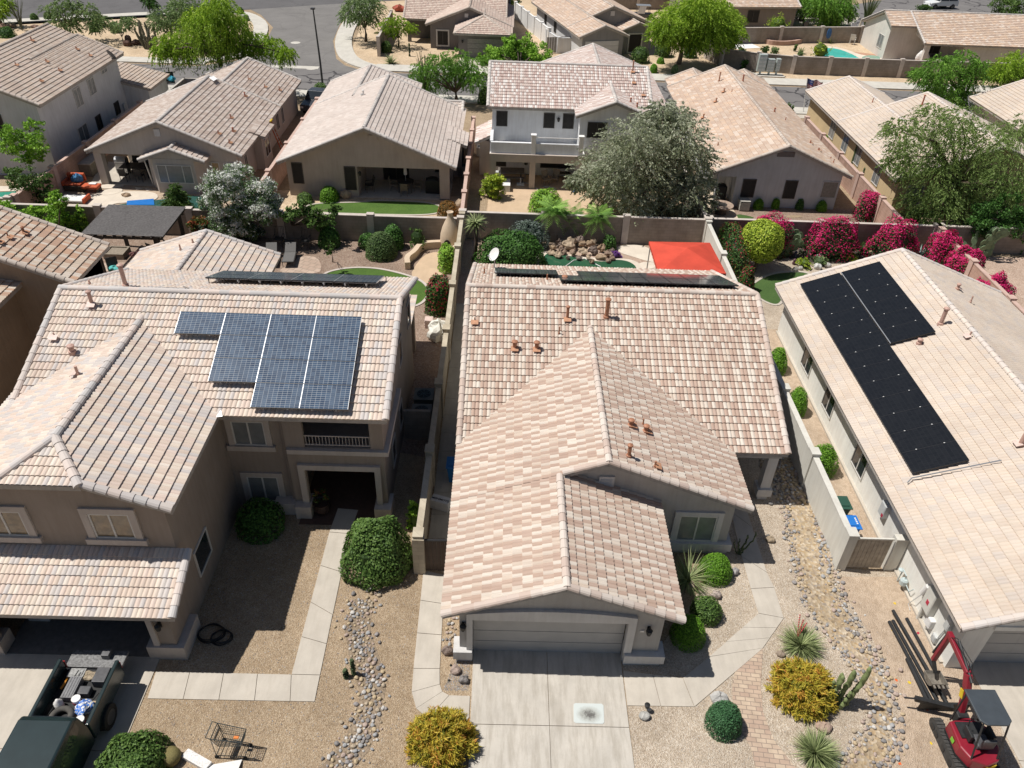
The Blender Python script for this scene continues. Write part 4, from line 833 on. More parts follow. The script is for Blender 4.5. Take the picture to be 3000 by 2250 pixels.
def asphalt(name, c, cracks=True):
    mt, t, b = nm(name); tc = N(t, 'TexCoord'); base = ramp(t, noise(t, .35, 6), [(.3, tuple(x*.88 for x in c)), (.7, tuple(x*1.1 for x in c))])
    g = ramp(t, noise(t, 45, 2), [(.3, (.85, .85, .85)), (.7, (1.1, 1.1, 1.1))]); base = mixc(t, 1.0, base, g, 'MULTIPLY')
    n = N(t, 'TexNoise'); n.inputs['Scale'].default_value = .5; t.links.new(tc.outputs['Object'], n.inputs['Vector'])
    ad = N(t, 'VectorMath', operation='MULTIPLY_ADD'); t.links.new(n.outputs['Color'], ad.inputs[0]); ad.inputs[1].default_value = (2.4, 2.4, 0); t.links.new(tc.outputs['Object'], ad.inputs[2])
    v = N(t, 'TexVoronoi', feature='DISTANCE_TO_EDGE'); v.inputs['Scale'].default_value = .27; t.links.new(ad.outputs[0], v.inputs['Vector'])
    cr = ramp(t, v.outputs['Distance'], [(0, (.34, .34, .36)), (.019, (.34, .34, .36)), (.027, (1, 1, 1))])
    k = ramp(t, noise(t, .12, 2), [(.38, (0, 0, 0)), (.46, (1, 1, 1))]); f = N(t, 'RGBToBW'); t.links.new(k, f.inputs[0])
    cr = mixc(t, f.outputs[0], (1., 1., 1.), cr)
    if not cracks: cr = mixc(t, .85, cr, (1., 1., 1.))
    t.links.new(mixc(t, 1.0, base, cr, 'MULTIPLY'), b.inputs['Base Color']); b.inputs['Roughness'].default_value = .9; b.inputs['Specular IOR Level'].default_value = .2; return mt
M['asph'] = asphalt('asphalt', (.185, .175, .17)); M['kerb'] = concrete('kerb_concrete', (.58,.55,.49), .2)
def lawnmat(name, a, b_, c):
    mt, t, b = nm(name); k = ramp(t, noise(t, 34, 4, rough=.8), [(.3, a), (.55, b_), (.8, c)]); g = ramp(t, noise(t, .9, 5), [(.35, (.8, .85, .75)), (.65, (1.1, 1.06, 1.05))])
    t.links.new(mixc(t, 1.0, k, g, 'MULTIPLY'), b.inputs['Base Color']); b.inputs['Roughness'].default_value = .9; bump(t, b, noise(t, 60, 3), .8, .05); return mt
M['lawn'] = lawnmat('lawn_grass', (.045,.10,.012), (.085,.17,.022), (.15,.25,.045)); M['turf'] = lawnmat('turf_grass', (.04,.085,.018), (.07,.14,.03), (.12,.20,.055))
def brick(name, c1, c2, mort, sx, sy, rot=0, mw=.03):
    mt, t, b = nm(name); tc = N(t, 'TexCoord'); mp = N(t, 'Mapping'); mp.inputs['Rotation'].default_value[2] = rot; t.links.new(tc.outputs['Object'], mp.inputs[0])
    k = N(t, 'TexBrick'); k.inputs['Scale'].default_value = 1; k.inputs['Brick Width'].default_value = sx; k.inputs['Row Height'].default_value = sy; k.inputs['Mortar Size'].default_value = mw*sy
    k.inputs['Color1'].default_value = (*c1, 1); k.inputs['Color2'].default_value = (*c2, 1); k.inputs['Mortar'].default_value = (*mort, 1); t.links.new(mp.outputs[0], k.inputs['Vector'])
    g = ramp(t, noise(t, 3, 5), [(.3, (.85, .84, .83)), (.7, (1.06, 1.05, 1.04))]); t.links.new(mixc(t, 1.0, k.outputs['Color'], g, 'MULTIPLY'), b.inputs['Base Color']); b.inputs['Roughness'].default_value = .9; return mt
M['paver'] = brick('paver', (.44,.32,.245), (.54,.43,.32), (.27,.21,.17), .30, .15, .1, .08)
M['flag'] = brick('flagstone', (.42,.31,.24), (.50,.39,.31), (.31,.24,.19), .45, .4, .4, .06)
def watermat(name, c, rough=.04):
    mt, t, b = nm(name); t.links.new(ramp(t, noise(t, .5, 3), [(.3, c), (.7, tuple(x*1.35 for x in c))]), b.inputs['Base Color'])
    b.inputs['Roughness'].default_value = rough; b.inputs['Specular IOR Level'].default_value = .5; bump(t, b, noise(t, 5, 3), .12, .03); return mt
sheet('ground', [(-220, -30), (220, -30), (220, 420), (-220, 420)], 0, M['ground'])
Z = .004
# yards
sheet('yard', [(4.3, 6), (30, 6), (15, 15.3), (15, 19.4), (13, 19.5), (13, 26), (8.7, 26), (8.7, 20), (5.4, 15.5), (4.3, 15.3)], Z, M['gravL'])
sheet('yard', gp((2446, 1690), (2640, 1690), (2900, 1960), (2960, 2300), (2560, 2300), (2640, 2080), (2560, 1880)), 2*Z, M['dirt'])
sheet('yard', [(13.15, 19.6), (15.1, 19.6), (15.1, 46), (13.15, 46)], Z, M['dirt'])
sheet('yard', [(-31, 31.5), (-2.8, 25), (-2.8, 46), (-31, 46)], Z, M['gravR'])
sheet('yard', [(-2.6, 37), (12.9, 37), (12.9, 46), (-2.6, 46)], Z, M['gravP'])
sheet('yard', [(13.15, 36.3), (28, 36.3), (28, 46), (13.15, 46)], 2*Z, M['gravL'])
sheet('yard', [(28.2, 20), (60, 20), (60, 46), (28.2, 46)], Z, M['gravP'])
sheet('yard', [(13.0, 46.4), (26, 46.4), (26, 53), (13.0, 53)], Z, M['gravR'])
sheet('yard', [(-31, 46.4), (-16.5, 46.4), (-16.5, 53), (-31, 53)], Z, M['dirt'])
sheet('yard', [(-16.3, 46.4), (-2.8, 46.4), (-2.8, 53), (-16.3, 53)], Z, M['sand'])
sheet('yard', [(-120, 84.3), (-31.5, 84.3), (-28.3, 88.6), (-30, 102), (-35, 109.5), (-62, 98.4), (-120, 70)], Z, M['sand'])
sheet('yard', [(-17.3, 86.9), (60, 86.9), (62, 125), (-20, 125)], Z, M['sand'])
# streets
sheet('street', [(-150, 77.0), (150, 77.0), (150, 84.05), (-150, 84.05)], Z*3, M['asph'])
M['asp2'] = asphalt('plain_asphalt', (.20, .19, .18), False)
sheet('street', [(-32, 84.0), (-28.6, 86.6), (-27.2, 89.5), (-28.8, 102), (-32, 108.6), (-34.5, 112), (-19, 119.5), (-21.4, 107), (-20.5, 96.5), (-18.7, 88.8), (-17.3, 86.2), (-14.5, 84.0)], Z*4, M['asp2'])
sheet('street', [(-150, 57.5), (-60.5, 99.76), (-47, 106.4), (-36, 110.5), (-23, 117.5), (60, 156), (60, 174), (-30, 133), (-70, 113), (-150, 73)], Z*5, asphalt('road_asphalt', (.13, .125, .125), False))
sheet('street', [(40, 121), (44, 112), (58, 122), (90, 130), (90, 150), (60, 136)], Z*4, M['asph'])
def ribbon(name, pts, w_, z, mt, th=.14):
    p = [np.array(q, float) for q in pts]; L = []; R = []
    for i, q in enumerate(p):
        d = p[min(i+1, len(p)-1)]-p[max(i-1, 0)]; d /= np.hypot(*d); n = np.array([-d[1], d[0]]); L.append(q+n*w_/2); R.append(q-n*w_/2)
    mb = MB()
    for i in range(len(p)-1): mb.prism([R[i], R[i+1], L[i+1], L[i]], z-th, z)
    o = mb.build(name, mt, loc=(*p[0], 0)); o['kind'] = 'structure'; return o
ribbon('pavement', [(-14, 85.6), (120, 85.6)], 2.5, .13, M['kerb']); ribbon('pavement', [(-120, 85.3), (-31.5, 85.3)], 1.9, .13, M['kerb'])
ribbon('pavement', smooth_line([(-33, 85.6), (-30, 87.2), (-28.5, 90), (-29.8, 102), (-33.5, 108.6), (-38, 110.2), (-62, 99.0), (-120, 70)]), 1.7, .135, M['kerb'])
ribbon('pavement', smooth_line([(-13.8, 85.2), (-16.2, 87), (-17.9, 90), (-19.5, 97), (-20.2, 107), (-19.4, 117)]), 1.9, .135, M['kerb'])
ribbon('pavement', [(-120, 75.7), (120, 75.7)], 2.0, .13, M['kerb'])
ribbon('pavement', [(-26.5, 84.9), (-19.8, 84.9)], 1.0, .03, M['kerb'], .04)
ribbon('kerb', [(-62, 120), (-30, 135), (40, 167)], 1.6, .14, M['kerb'])
for x, y in ((-27.4, 79.0), (-23.5, 81.2), (-20.5, 84.6), (-24.5, 95), (-19, 110)): 
    o = MB().lathe((x, y, .012), [(.55, 0), (.55, .014)], 16).build('manhole_cover', M['kerb'], loc=(x, y, 0)); tag(o, 'pale round manhole cover set in the street asphalt', 'manhole cover', 'manhole covers in the street')
    lab_ = {-27.4: 'pale manhole cover in the cracked street nearest the dark garden chair', -23.5: 'pale manhole cover in the cross street behind the ladder house roof', -20.5: 'pale manhole cover at the mouth of the side street near the lamp post', -24.5: 'pale manhole cover midway up the side street', -19: 'pale manhole cover where the side street meets the main road'}[x]; o['label'] = lab_
slabs('driveway', [[(-5.3, 91.0), (-.4, 91.0), (-1, 86.9), (-6, 86.9)]], .03, M['conc2']); slabs('driveway', [[(-34, 71.4), (-30, 71.4), (-30, 74.7), (-34.5, 74.7)]], .03, M['conc2']); slabs('driveway', [[(-30, 67.5), (-27.3, 71), (-27.3, 74.7), (-30, 74.7)]], .03, M['conc2'])
slabs('driveway', [[(22.0, 73.5), (27.0, 73.5), (27.0, 74.7), (22.0, 74.7)], [(27.2, 73.6), (33, 73.6), (33, 74.7), (27.2, 74.7)], [(-12, 71.8), (-5.5, 71.8), (-5.5, 74.7), (-12, 74.7)]], .03, M['conc2'])
sheet('driveway', [(31, 113), (47, 116), (50, 121), (36, 121)], .02, M['conc2']); 
# front driveways and paths
slabs('driveway', [[(-.6, 12.98), (1.83, 12.98), (1.83, 15.6), (-.62, 15.6)], [(1.83, 12.98), (4.28, 12.98), (4.28, 15.6), (1.83, 15.6)], [(-.58, 9.4), (1.84, 9.4), (1.83, 12.98), (-.6, 12.98)], [(1.84, 9.4), (4.32, 9.4), (4.28, 12.98), (1.83, 12.98)], [(-.58, 5.4), (1.84, 5.4), (1.84, 9.4), (-.58, 9.4)], [(1.84, 5.4), (4.4, 5.4), (4.32, 9.4), (1.84, 9.4)]], .03, M['conc'])
p = [tuple(at(*q))[:2] for q in ((472, 1923), (432, 2048), (375, 2178), (335, 2260), (-60, 1905), (-150, 2260))]
slabs('driveway', [[(-15.9, 15.05), (-13.3, 15.05), (-13.3, 11.9), (-16, 11.9)], [(-13.3, 15.05), (-10.75, 15.05), (-10.75, 11.9), (-13.3, 11.9)], [(-16, 11.9), (-13.3, 11.9), (-13.3, 7), (-16.1, 7)], [(-13.3, 11.9), (-10.75, 11.9), (-10.75, 7), (-13.3, 7)]], .03, M['conc2'])
slabs('driveway', [[(15.95, 15.6), (18.4, 15.6), (18.4, 12), (15.95, 12.2)], [(18.4, 15.6), (20.9, 15.6), (20.9, 12), (18.4, 12)], [(15.95, 12.2), (18.4, 12), (18.4, 7.5), (15.95, 7.5)], [(18.4, 12), (20.9, 12), (20.9, 7.5), (18.4, 7.5)]], .03, M['conc2'])
walk('path', [(-2.59, 18.9), (-2.53, 14.84), (-2.5, 14.0), (-2.3, 13.45), (-1.9, 13.12), (-.64, 12.93)], [(-1.79, 18.7), (-1.67, 14.86), (-1.62, 14.3), (-1.52, 14.05), (-1.3, 13.93), (-.64, 13.92)], .03, M['conc2'], [3, 1, 1, 1, 1])
up = gp((1842, 1966), (2000, 1988), (2077, 1925), (2221, 1798), (2199, 1726), (2172, 1631), (2140, 1500), (2115, 1400)); lo_ = gp((1846, 2069), (2034, 2072), (2235, 1900), (2296, 1812), (2268, 1722), (2246, 1678), (2203, 1545), (2170, 1440))
up[0] = (4.3, up[0][1]); lo_[0] = (4.3, lo_[0][1])
walk('path', up, lo_, .03, M['conc2'], [2, 1, 3, 1, 1, 1, 1])
walk('path', gp((457, 1968), (854, 1977)), gp((432, 2048), (850, 2056)), .03, M['conc2'], [4]); walk('path', gp((850, 2056), (854, 1977), (910, 1765), (965, 1560), (990, 1490)), gp((922, 2057), (938, 1979), (975, 1802), (1025, 1565), (1050, 1495)), .03, M['conc2'], [1, 2, 2, 1])
sheet('entry_tiles', [(-7.6, 21.0), (-4.4, 21.0), (-4.4, 24.4), (-7.6, 24.4)], .02, plain('porch_tile', (.10,.06,.045), .6))
pl = gp((2156, 1956), (2145, 2010), (2149, 2110), (2199, 2187), (2215, 2255), (2225, 2330)); pr_ = gp((2235, 1900), (2228, 2010), (2235, 2087), (2267, 2169), (2330, 2250), (2380, 2330))
pp = MB()
for a, b, c, d in zip(pl, pl[1:], pr_[1:], pr_): pp.prism([a, d, c, b], -.05, .022)
o = pp.build('path', M['paver'], loc=(*pl[0], 0)); o['kind'] = 'structure'
# narrow side walk between wall and house
walk('path', [(-2.55, 38), (-2.55, 19.2)], [(-1.1, 38), (-1.1, 19.2)], .02, concrete('side_concrete', (.46,.43,.37), .4), [15])
# dry creek beds
crkL = gp((2275, 1330), (2300, 1480), (2318, 1600), (2352, 1750), (2390, 1816), (2450, 1890), (2510, 1960), (2560, 2050), (2540, 2150), (2490, 2215), (2420, 2300)); crkR = gp((2360, 1350), (2390, 1480), (2425, 1620), (2462, 1760), (2505, 1840), (2560, 1920), (2598, 2005), (2618, 2100), (2612, 2200), (2590, 2250), (2540, 2330))
sheet('creek_bed', crkL+crkR[::-1], Z*3, M['pebb'])
ll = gp((1035, 1755), (1010, 1850), (1030, 1960), (1055, 2030), (1040, 2110), (990, 2190), (930, 2260)); lr = gp((1090, 1760), (1085, 1850), (1115, 1940), (1130, 2020), (1110, 2130), (1080, 2200), (1030, 2260))
sheet('creek_bed', ll+lr[::-1], Z*3, gravel('creek_soil', [(.22,.17,.12),(.34,.27,.2),(.28,.22,.16)], 16))
# back gardens: lawns, pools, patios
def lawn(name, pts, mt, label, edge=None, z=.02):
    sp = smooth_poly(pts, 3); o = sheet(name, sp, z, mt, .03, None); o['kind'] = 'stuff'; tag(o, label, 'grass'); o.name = name
    if edge: 
        sp = sp+[sp[0]]; ribbon('lawn_edging', sp, .16, .05, edge, .06)
    return o
lawn('lawn', gp((935, 805), (1010, 785), (1100, 785), (1190, 805), (1250, 830), (1258, 870), (1215, 905), (1100, 900), (950, 850)), M['lawn'], 'bright green crescent of lawn behind the taupe house', M['cop'])
lawn('lawn', gp((905, 596), (1060, 594), (1100, 587), (1290, 594), (1300, 632), (1100, 630), (880, 622)), M['lawn'], 'green lawn strip in front of the arched corner patio', M['conc2'])
lawn('lawn', gp((2205, 830), (2260, 800), (2350, 795), (2385, 810), (2350, 830), (2300, 860), (2285, 900), (2235, 885), (2195, 850)), M['turf'], 'small kidney of green turf behind the off-white house', M['conc2'])
lawn('lawn', gp((2155, 628), (2180, 630), (2220, 640), (2160, 645)), M['turf'], 'sliver of turf near the fire table'); lawn('lawn', gp((2300, 632), (2340, 630), (2356, 636), (2310, 640)), M['ground'], 'dry patch of thin grass behind the bougainvillea')
W1 = watermat('pool_green', (.025, .085, .045)); W2 = watermat('pool_teal', (.03, .085, .07)); W3 = watermat('pool_turquoise', (.05, .42, .36)); W4 = watermat('pool_emerald', (.03, .24, .17))
ps = smooth_poly(gp((1590, 742), (1650, 748), (1760, 772), (1800, 762), (1845, 768), (1870, 790), (1850, 830), (1700, 830), (1590, 800)), 2)
c_ = np.mean(ps, 0); rim = [tuple(c_+(np.array(q)-c_)*(1+.45/np.hypot(*(np.array(q)-c_)))) for q in ps]
sheet('pool_surround', rim, .05, M['deckw'], .06); sheet('water', ps, .07, W1, .03)
sheet('pool_deck', smooth_poly(gp((1800, 720), (1900, 718), (1925, 770), (1900, 768), (1850, 752), (1815, 742)), 2), .04, M['deckw'], .05)
for q, s in (((1900, 778), .62), ((1890, 800), .5), ((1905, 822), .45)):
    x, y, _ = at(*q); o = MB().blob((x, y, .02), s, s*.8, .05, 12, 4, .15, seed=int(x*10)).build('stepping_stone', M['deckw'], loc=(x, y, 0)); tag(o, 'pale %s stepping stone beside the red canopy' % ('largest' if s > .6 else 'middle' if s > .48 else 'smallest'), 'stepping stone', 'stepping stones by the canopy')
sheet('patio', [(-1.2, 46.6), (9.5, 46.6), (9.5, 57.4), (-1.2, 57.4)], .03, M['patio'], .05); sheet('patio', [(13.6, 48), (16.3, 48), (16.3, 55.5), (13.6, 55.5)], .03, concrete('patio_cream', (.6,.5,.38), .15), .05)
sheet('patio', [(-10.3, 52.2), (-3.9, 52.2), (-3.9, 55.4), (-10.3, 55.4)], .06, M['conc2'], .1)
sheet('patio', [(-29.5, 53.0), (-24.9, 53.0), (-24.9, 57.2), (-30.5, 57.2)], .04, M['conc2'], .05)
dk = smooth_poly(gp((190, 582), (340, 562), (460, 562), (465, 590), (350, 596), (330, 600), (300, 615), (190, 612)), 2); sheet('pool_deck', dk, .05, M['deckw'], .05)
for q in (((290, 545), (330, 540), (372, 545), (340, 552), (300, 556)), ((276, 568), (330, 552), (365, 556), (350, 568), (300, 576))): sheet('pool_deck', smooth_poly(gp(*q), 2), .06, M['deckw'], .05)
sheet('water', smooth_poly(gp((310, 612), (350, 600), (470, 588), (560, 572), (610, 585), (620, 612), (560, 625), (320, 625)), 2), .065, W2, .03)
sheet('patio', gp((395, 548), (420, 552), (400, 558)), .02, M['deckw']); sheet('patio', gp((425, 552), (450, 556), (430, 560)), .02, M['deckw'])
sheet('water', gp((-10, 565), (48, 562), (30, 590), (-10, 585)), .04, W4, .03); sheet('pool_deck', gp((-40, 545), (70, 548), (60, 560), (-40, 562)), .03, M['deckw'], .03)
sheet('pool_surround', smooth_poly(gp((2372, 140), (2420, 134), (2470, 142), (2530, 165), (2600, 168), (2640, 185), (2400, 185)), 2), .04, M['deckw'], .05); sheet('water', smooth_poly(gp((2395, 143), (2440, 141), (2480, 152), (2525, 175), (2520, 184), (2410, 180)), 2), .055, W3, .02); sheet('water', smooth_poly(gp((2525, 166), (2560, 162), (2585, 172), (2550, 180), (2525, 176)), 2), .065, watermat('spa_green', (.12,.27,.2)), .03)
sheet('patio', [(39.5, 101), (44, 99.5), (47, 94), (49, 91), (43, 94), (40, 99)], .02, plain('brick_red_patio', (.42,.24,.16), .9, .2, 5)); sheet('patio', gp((2140, 132), (2200, 127), (2228, 140), (2160, 144)), .02, M['white'])
sheet('patio', smooth_poly(gp((860, 770), (880, 750), (930, 752), (945, 785), (930, 805), (800, 800)), 2), .02, M['flag'], .04); sheet('patio', gp((240, 770), (480, 770), (480, 830), (240, 830)), .015, M['flag'], .03)
sheet('yard', smooth_poly(gp((2290, 740), (2330, 720), (2420, 735), (2560, 735), (2540, 770), (2420, 775), (2330, 770)), 2), .014, M['ash'])
# ================================================================ block walls
bt, bp, bb, bw, cp, cpp = M['blockt'], M['blockp'], M['blockb'], M['blockw'], M['cop'], M['copp']
block_wall('taupe block wall behind the lawn and beehive fireplace', [(-31, 45.5), (-2.75, 45.5)], 1.7, bt, capm=cp, post=5.4)
block_wall('dark taupe block wall behind the green pool and palms', [(-2.65, 46.3), (13, 46.3)], 1.8, bt, capm=cp, post=5.2)
block_wall('dark taupe block wall behind the bougainvillea', [(13.15, 46.6), (27.9, 46.6)], 1.75, bt, capm=cp, post=7.3)
block_wall('dark taupe block wall behind the tall prickly pear', [(28.1, 46.6), (60, 46.6)], 1.75, bt, capm=cp, post=7.3)
block_wall('taupe block wall behind yard plants at the left picture edge', [(-31.2, 46.2), (-60, 46.2)], 1.75, bt, capm=cp, post=6)
block_wall('long cream block wall with stepped pilasters left of the central house', [(-2.68, 46), (-2.72, 19.0)], 1.68, bb, post=4.5, ph=.2)
block_wall('long pale block wall right of the central house, ending at a wooden gate', [(13, 46.1), (12.95, 19.6)], 1.68, bw, post=4.4, ph=.16)
block_wall('pink block wall along the far right side of the off-white house', [(28, 46.1), (28, 20)], 1.7, bp, capm=cpp, post=4.6)
block_wall('narrow pink block wall with square caps between lawn and white house', [(-2.72, 46.5), (-2.8, 65)], 1.72, bp, capm=cpp, post=2.9, ph=.1)
block_wall('pink block wall between the ladder house and the patio house', [(-16.4, 46.5), (-16.4, 68.5)], 1.75, bp, capm=cpp, post=5.2)
block_wall('pink block wall beside the patio with the round grill table', [(-31, 46.5), (-30.6, 66)], 1.75, bp, capm=cpp, post=4.4)
block_wall('long pink block wall with raised joints beside the yellow house', [(25.95, 46.5), (25.9, 68)], 1.75, bp, capm=cpp, post=4.3)
block_wall('block wall mostly hidden by the grey-green olive tree', [(13, 46.6), (13, 60)], 1.75, bt, capm=cp, post=6)
block_wall('taupe block wall along the street in front of the turquoise pool', [(22.6, 94.5), (23.7, 91.5), (27.3, 90.1), (31, 89.2), (46.7, 89.3), (80, 90.5)], 1.8, bt, capm=cp, post=4.2)
block_wall('brown block wall behind the turquoise pool and raised planter', [(22, 101), (28.1, 102.4), (44.2, 105.4)], 1.8, bt, capm=cp, post=6)
block_wall('pale painted block wall between the charcoal and grey houses', [(.7, 112), (4.6, 97.6)], 1.9, M['white'], post=3.2)
block_wall('dark block wall beside the charcoal house near the street corner', [(-14.3, 90.5), (-14.6, 104)], 1.9, bt, capm=cp, post=5); block_wall('dark block wall across the garden behind the grey house', [(12, 120), (30, 122.5)], 1.8, bt, capm=cp, post=6)
block_wall('low tan side wall next to the grey board gate across the street', [(4.4, 98.2), (5.6, 94.6), (7.4, 95.0)], 1.6, M['stC'], post=9)
# ================================================================ plants
def up(px, py, Y):
    """point of the vertical plane y=Y seen at that spot of the picture"""
    d = CR*(px-1500)/FPX - CU*(py-1125)/FPX + CF; t = Y/d[1]; return np.array([d[0]*t, Y, CAMH+d[2]*t])
def upx(p): return FPX/float((np.asarray(p)-np.array([0, 0, CAMH])) @ CF)      # picture units per metre there
def unit(n): v = rng.normal(size=(n, 3)); return v/np.linalg.norm(v, axis=1)[:, None]
def leaves(P, size, asp=.5, nrm=None, jit=1.0, tan=None):
    n = len(P); size = np.broadcast_to(np.asarray(size, float), (n,))*rng.uniform(.55, 1.5, n)
    m_ = unit(n)*jit + (0 if nrm is None else nrm); m_ /= np.linalg.norm(m_, axis=1)[:, None]+1e-9
    t = unit(n) if tan is None else tan+unit(n)*.35
    t = t-m_*(t*m_).sum(1)[:, None]; t /= np.linalg.norm(t, axis=1)[:, None]+1e-9; b = np.cross(m_, t)
    a = size[:, None]*.5; V = np.stack([P-t*a, P+b*a*asp, P+t*a, P-b*a*asp], 1).reshape(-1, 3)
    return V, np.arange(4*n).reshape(n, 4)
class Crown:
    def __init__(s): s.V = []; s.F = []; s.T = []; s.n = 0
    def put(s, VF, tint):
        V, F = VF; s.V.append(V); s.F.append(F+s.n); s.T.append(np.broadcast_to(tint, (len(F),))); s.n += len(V)
    def build(s, name, mt, parent=None, loc=(0, 0, 0)):
        return big(name, np.concatenate(s.V), np.concatenate(s.F), mt, parent, loc, tint=np.clip(np.concatenate(s.T), 0, 1))
    def core(s, c, r, tint=.05, seg=10):
        m_ = MB().blob(c, *r, seg, 6, .12, seed=s.n); V = np.array(m_.v); F = np.array([f for f in m_.f]); s.put((V, F), tint)
def sheared(cr, c, rx, ry, h, n, size, bottom=0.0, flat=2.4, lump=.04, bloom=0):
    """clipped shrub: leaves in a thin skin over a rounded body standing on the ground"""
    c = np.asarray(c, float); u = unit(n); u[:, 2] = np.abs(u[:, 2]) if bottom == 0 else u[:, 2]
    k = (np.abs(u[:, 0])**flat+np.abs(u[:, 1])**flat+np.abs(u[:, 2])**flat)**(-1/flat); w_ = u*k[:, None]
    lm = 1+lump*(np.sin(u[:, 0]*5+c[0])*np.cos(u[:, 1]*6+c[1])+.6*np.sin(u[:, 2]*9+c[0]*3))
    rr = rng.uniform(.9, 1.02, n)*lm; hz = h if bottom == 0 else h/2; z0 = 0 if bottom == 0 else bottom+h/2
    P = np.stack([w_[:, 0]*rx*rr, w_[:, 1]*ry*rr, w_[:, 2]*hz*rr+z0], 1)+c
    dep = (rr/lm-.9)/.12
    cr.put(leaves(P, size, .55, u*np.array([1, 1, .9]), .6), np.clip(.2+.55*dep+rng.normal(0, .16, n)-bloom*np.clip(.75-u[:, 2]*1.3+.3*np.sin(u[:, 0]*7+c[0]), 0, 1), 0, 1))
    cr.core((c[0], c[1], c[2]+(hz*.4 if bottom == 0 else z0)), (rx*.82, ry*.82, hz*.46 if bottom == 0 else hz*.84), .12)
def clumped(cr, lumps, dens, size, asp=.5, droop=0, tint0=.5, up_=.25, spread=.25):
    """loose crown: every lump is (centre, radius); leaves gather in sub-clumps with gaps between"""
    for c, r in lumps:
        c = np.asarray(c, float); r = np.broadcast_to(np.asarray(r, float), (3,)); rm = float(r.mean())
        ns = max(5, int(16*dens)); sub = c+unit(ns)*r*(rng.uniform(.15, 1, ns)**.45)[:, None]
        for q in sub:
            m_ = max(14, int(dens*75*(rm/size)**1.05/10)); d = unit(m_); P = q+d*(rng.uniform(0, 1, m_)**.5)[:, None]*rm*spread*1.5*np.array([1, 1, .75])
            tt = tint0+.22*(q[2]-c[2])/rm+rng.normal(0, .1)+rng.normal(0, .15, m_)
            nr = np.zeros((m_, 3)); nr[:, 2] = up_*2; cr.put(leaves(P, size, asp, nr+d*.4, 1.0), tt)
def wispy(cr, lumps, dens, size, asp=.3, hang=.6, tint0=.5):
    """mesquite and palo verde foliage: fine leaves along thin hanging sprays"""
    size = size*1.22
    for c, r in lumps:
        c = np.asarray(c, float); r = np.broadcast_to(np.asarray(r, float), (3,)); rm = float(r.mean()); ns = max(20, int(105*dens*rm**1.3))
        d = unit(ns); s0 = c+d*r*(rng.uniform(.05, 1, ns)**.5)[:, None]; out = d.copy(); out[:, 2] = out[:, 2]*.4-.1; L = rm*rng.uniform(.35, .8, ns)
        k = 15; t = np.linspace(0, 1, k); P = s0[:, None]+out[:, None]*(L[:, None]*t)[..., None]; P[..., 2] -= hang*rm*.9*(t**2)[None]*rng.uniform(.3, 1, ns)[:, None]
        P = (P+rng.normal(0, .035*rm, P.shape)).reshape(-1, 3); tn = np.repeat(out, k, 0); tn[:, 2] -= hang
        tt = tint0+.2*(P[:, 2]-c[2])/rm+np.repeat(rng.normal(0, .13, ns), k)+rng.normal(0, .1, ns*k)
        cr.put(leaves(P, size, asp, None, 1.0, tn), tt)
def blades(cr, c, n, L, w_, spread=1.0, curve=.5, tint=(.2, .9), up_=.5, segs=4, core=0.0):
    """tuft of arching leaves"""
    c = np.asarray(c, float)
    th = rng.uniform(0, 2*pi, n); el = rng.uniform(up_*.2, 1.45, n)*1.0; L_ = L*rng.uniform(.65, 1.1, n)
    h = np.stack([np.cos(th), np.sin(th), np.zeros(n)], 1); side = np.stack([-np.sin(th), np.cos(th), np.zeros(n)], 1)
    V = []; t = np.linspace(0, 1, segs+1)
    for i, q in enumerate(t):
        a = el-curve*q*1.2; x = np.cos(a)*spread*L_*q; z = np.sin(np.clip(el-curve*q*.6, -.3, 1.5))*L_*q
        p = c+h*(x[:, None]+core)+np.array([0, 0, 1])*z[:, None]; ww = w_*(1-q**2*.95)*.5; V += [p-side*ww, p+side*ww]
    V = np.stack(V, 1); F = []
    base = np.arange(n)[:, None]*(2*(segs+1))
    for i in range(segs): F.append(np.concatenate([base+2*i, base+2*i+1, base+2*i+3, base+2*i+2], 1))
    cr.put((V.reshape(-1, 3), np.concatenate(F)), np.tile(rng.uniform(*tint, n), segs))
L_ = {}
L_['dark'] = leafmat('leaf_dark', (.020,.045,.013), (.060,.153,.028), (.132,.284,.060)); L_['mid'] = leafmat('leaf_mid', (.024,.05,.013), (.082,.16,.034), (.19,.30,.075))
L_['bright'] = leafmat('leaf_bright', (.041,.091,.013), (.193,.385,.036), (.426,.669,.091)); L_['lime'] = leafmat('leaf_lime', (.060,.101,.013), (.304,.426,.036), (.650,.731,.101))
L_['mesq'] = leafmat('leaf_mesquite', (.041,.091,.017), (.153,.325,.045), (.344,.588,.101), .35); L_['mesqy'] = leafmat('leaf_mesquite_yellow', (.060,.112,.013), (.265,.426,.036), (.549,.710,.091), .35)
L_['mesqd'] = leafmat('leaf_mesquite_deep', (.05,.085,.025), (.155,.24,.065), (.30,.41,.13), .4); L_['grey'] = leafmat('leaf_grey_green', (.085,.105,.055), (.275,.315,.18), (.53,.55,.42), .35)
L_['sage'] = leafmat('leaf_sage', (.060,.091,.041), (.203,.304,.112), (.426,.528,.244), .3); L_['rosem'] = leafmat('leaf_rosemary', (.024,.045,.017), (.077,.139,.041), (.172,.253,.091))
L_['pine'] = leafmat('leaf_boxwood_dark', (.017,.041,.020), (.050,.143,.057), (.112,.265,.112)); L_['box'] = leafmat('leaf_boxwood', (.031,.081,.008), (.122,.294,.020), (.265,.487,.057))
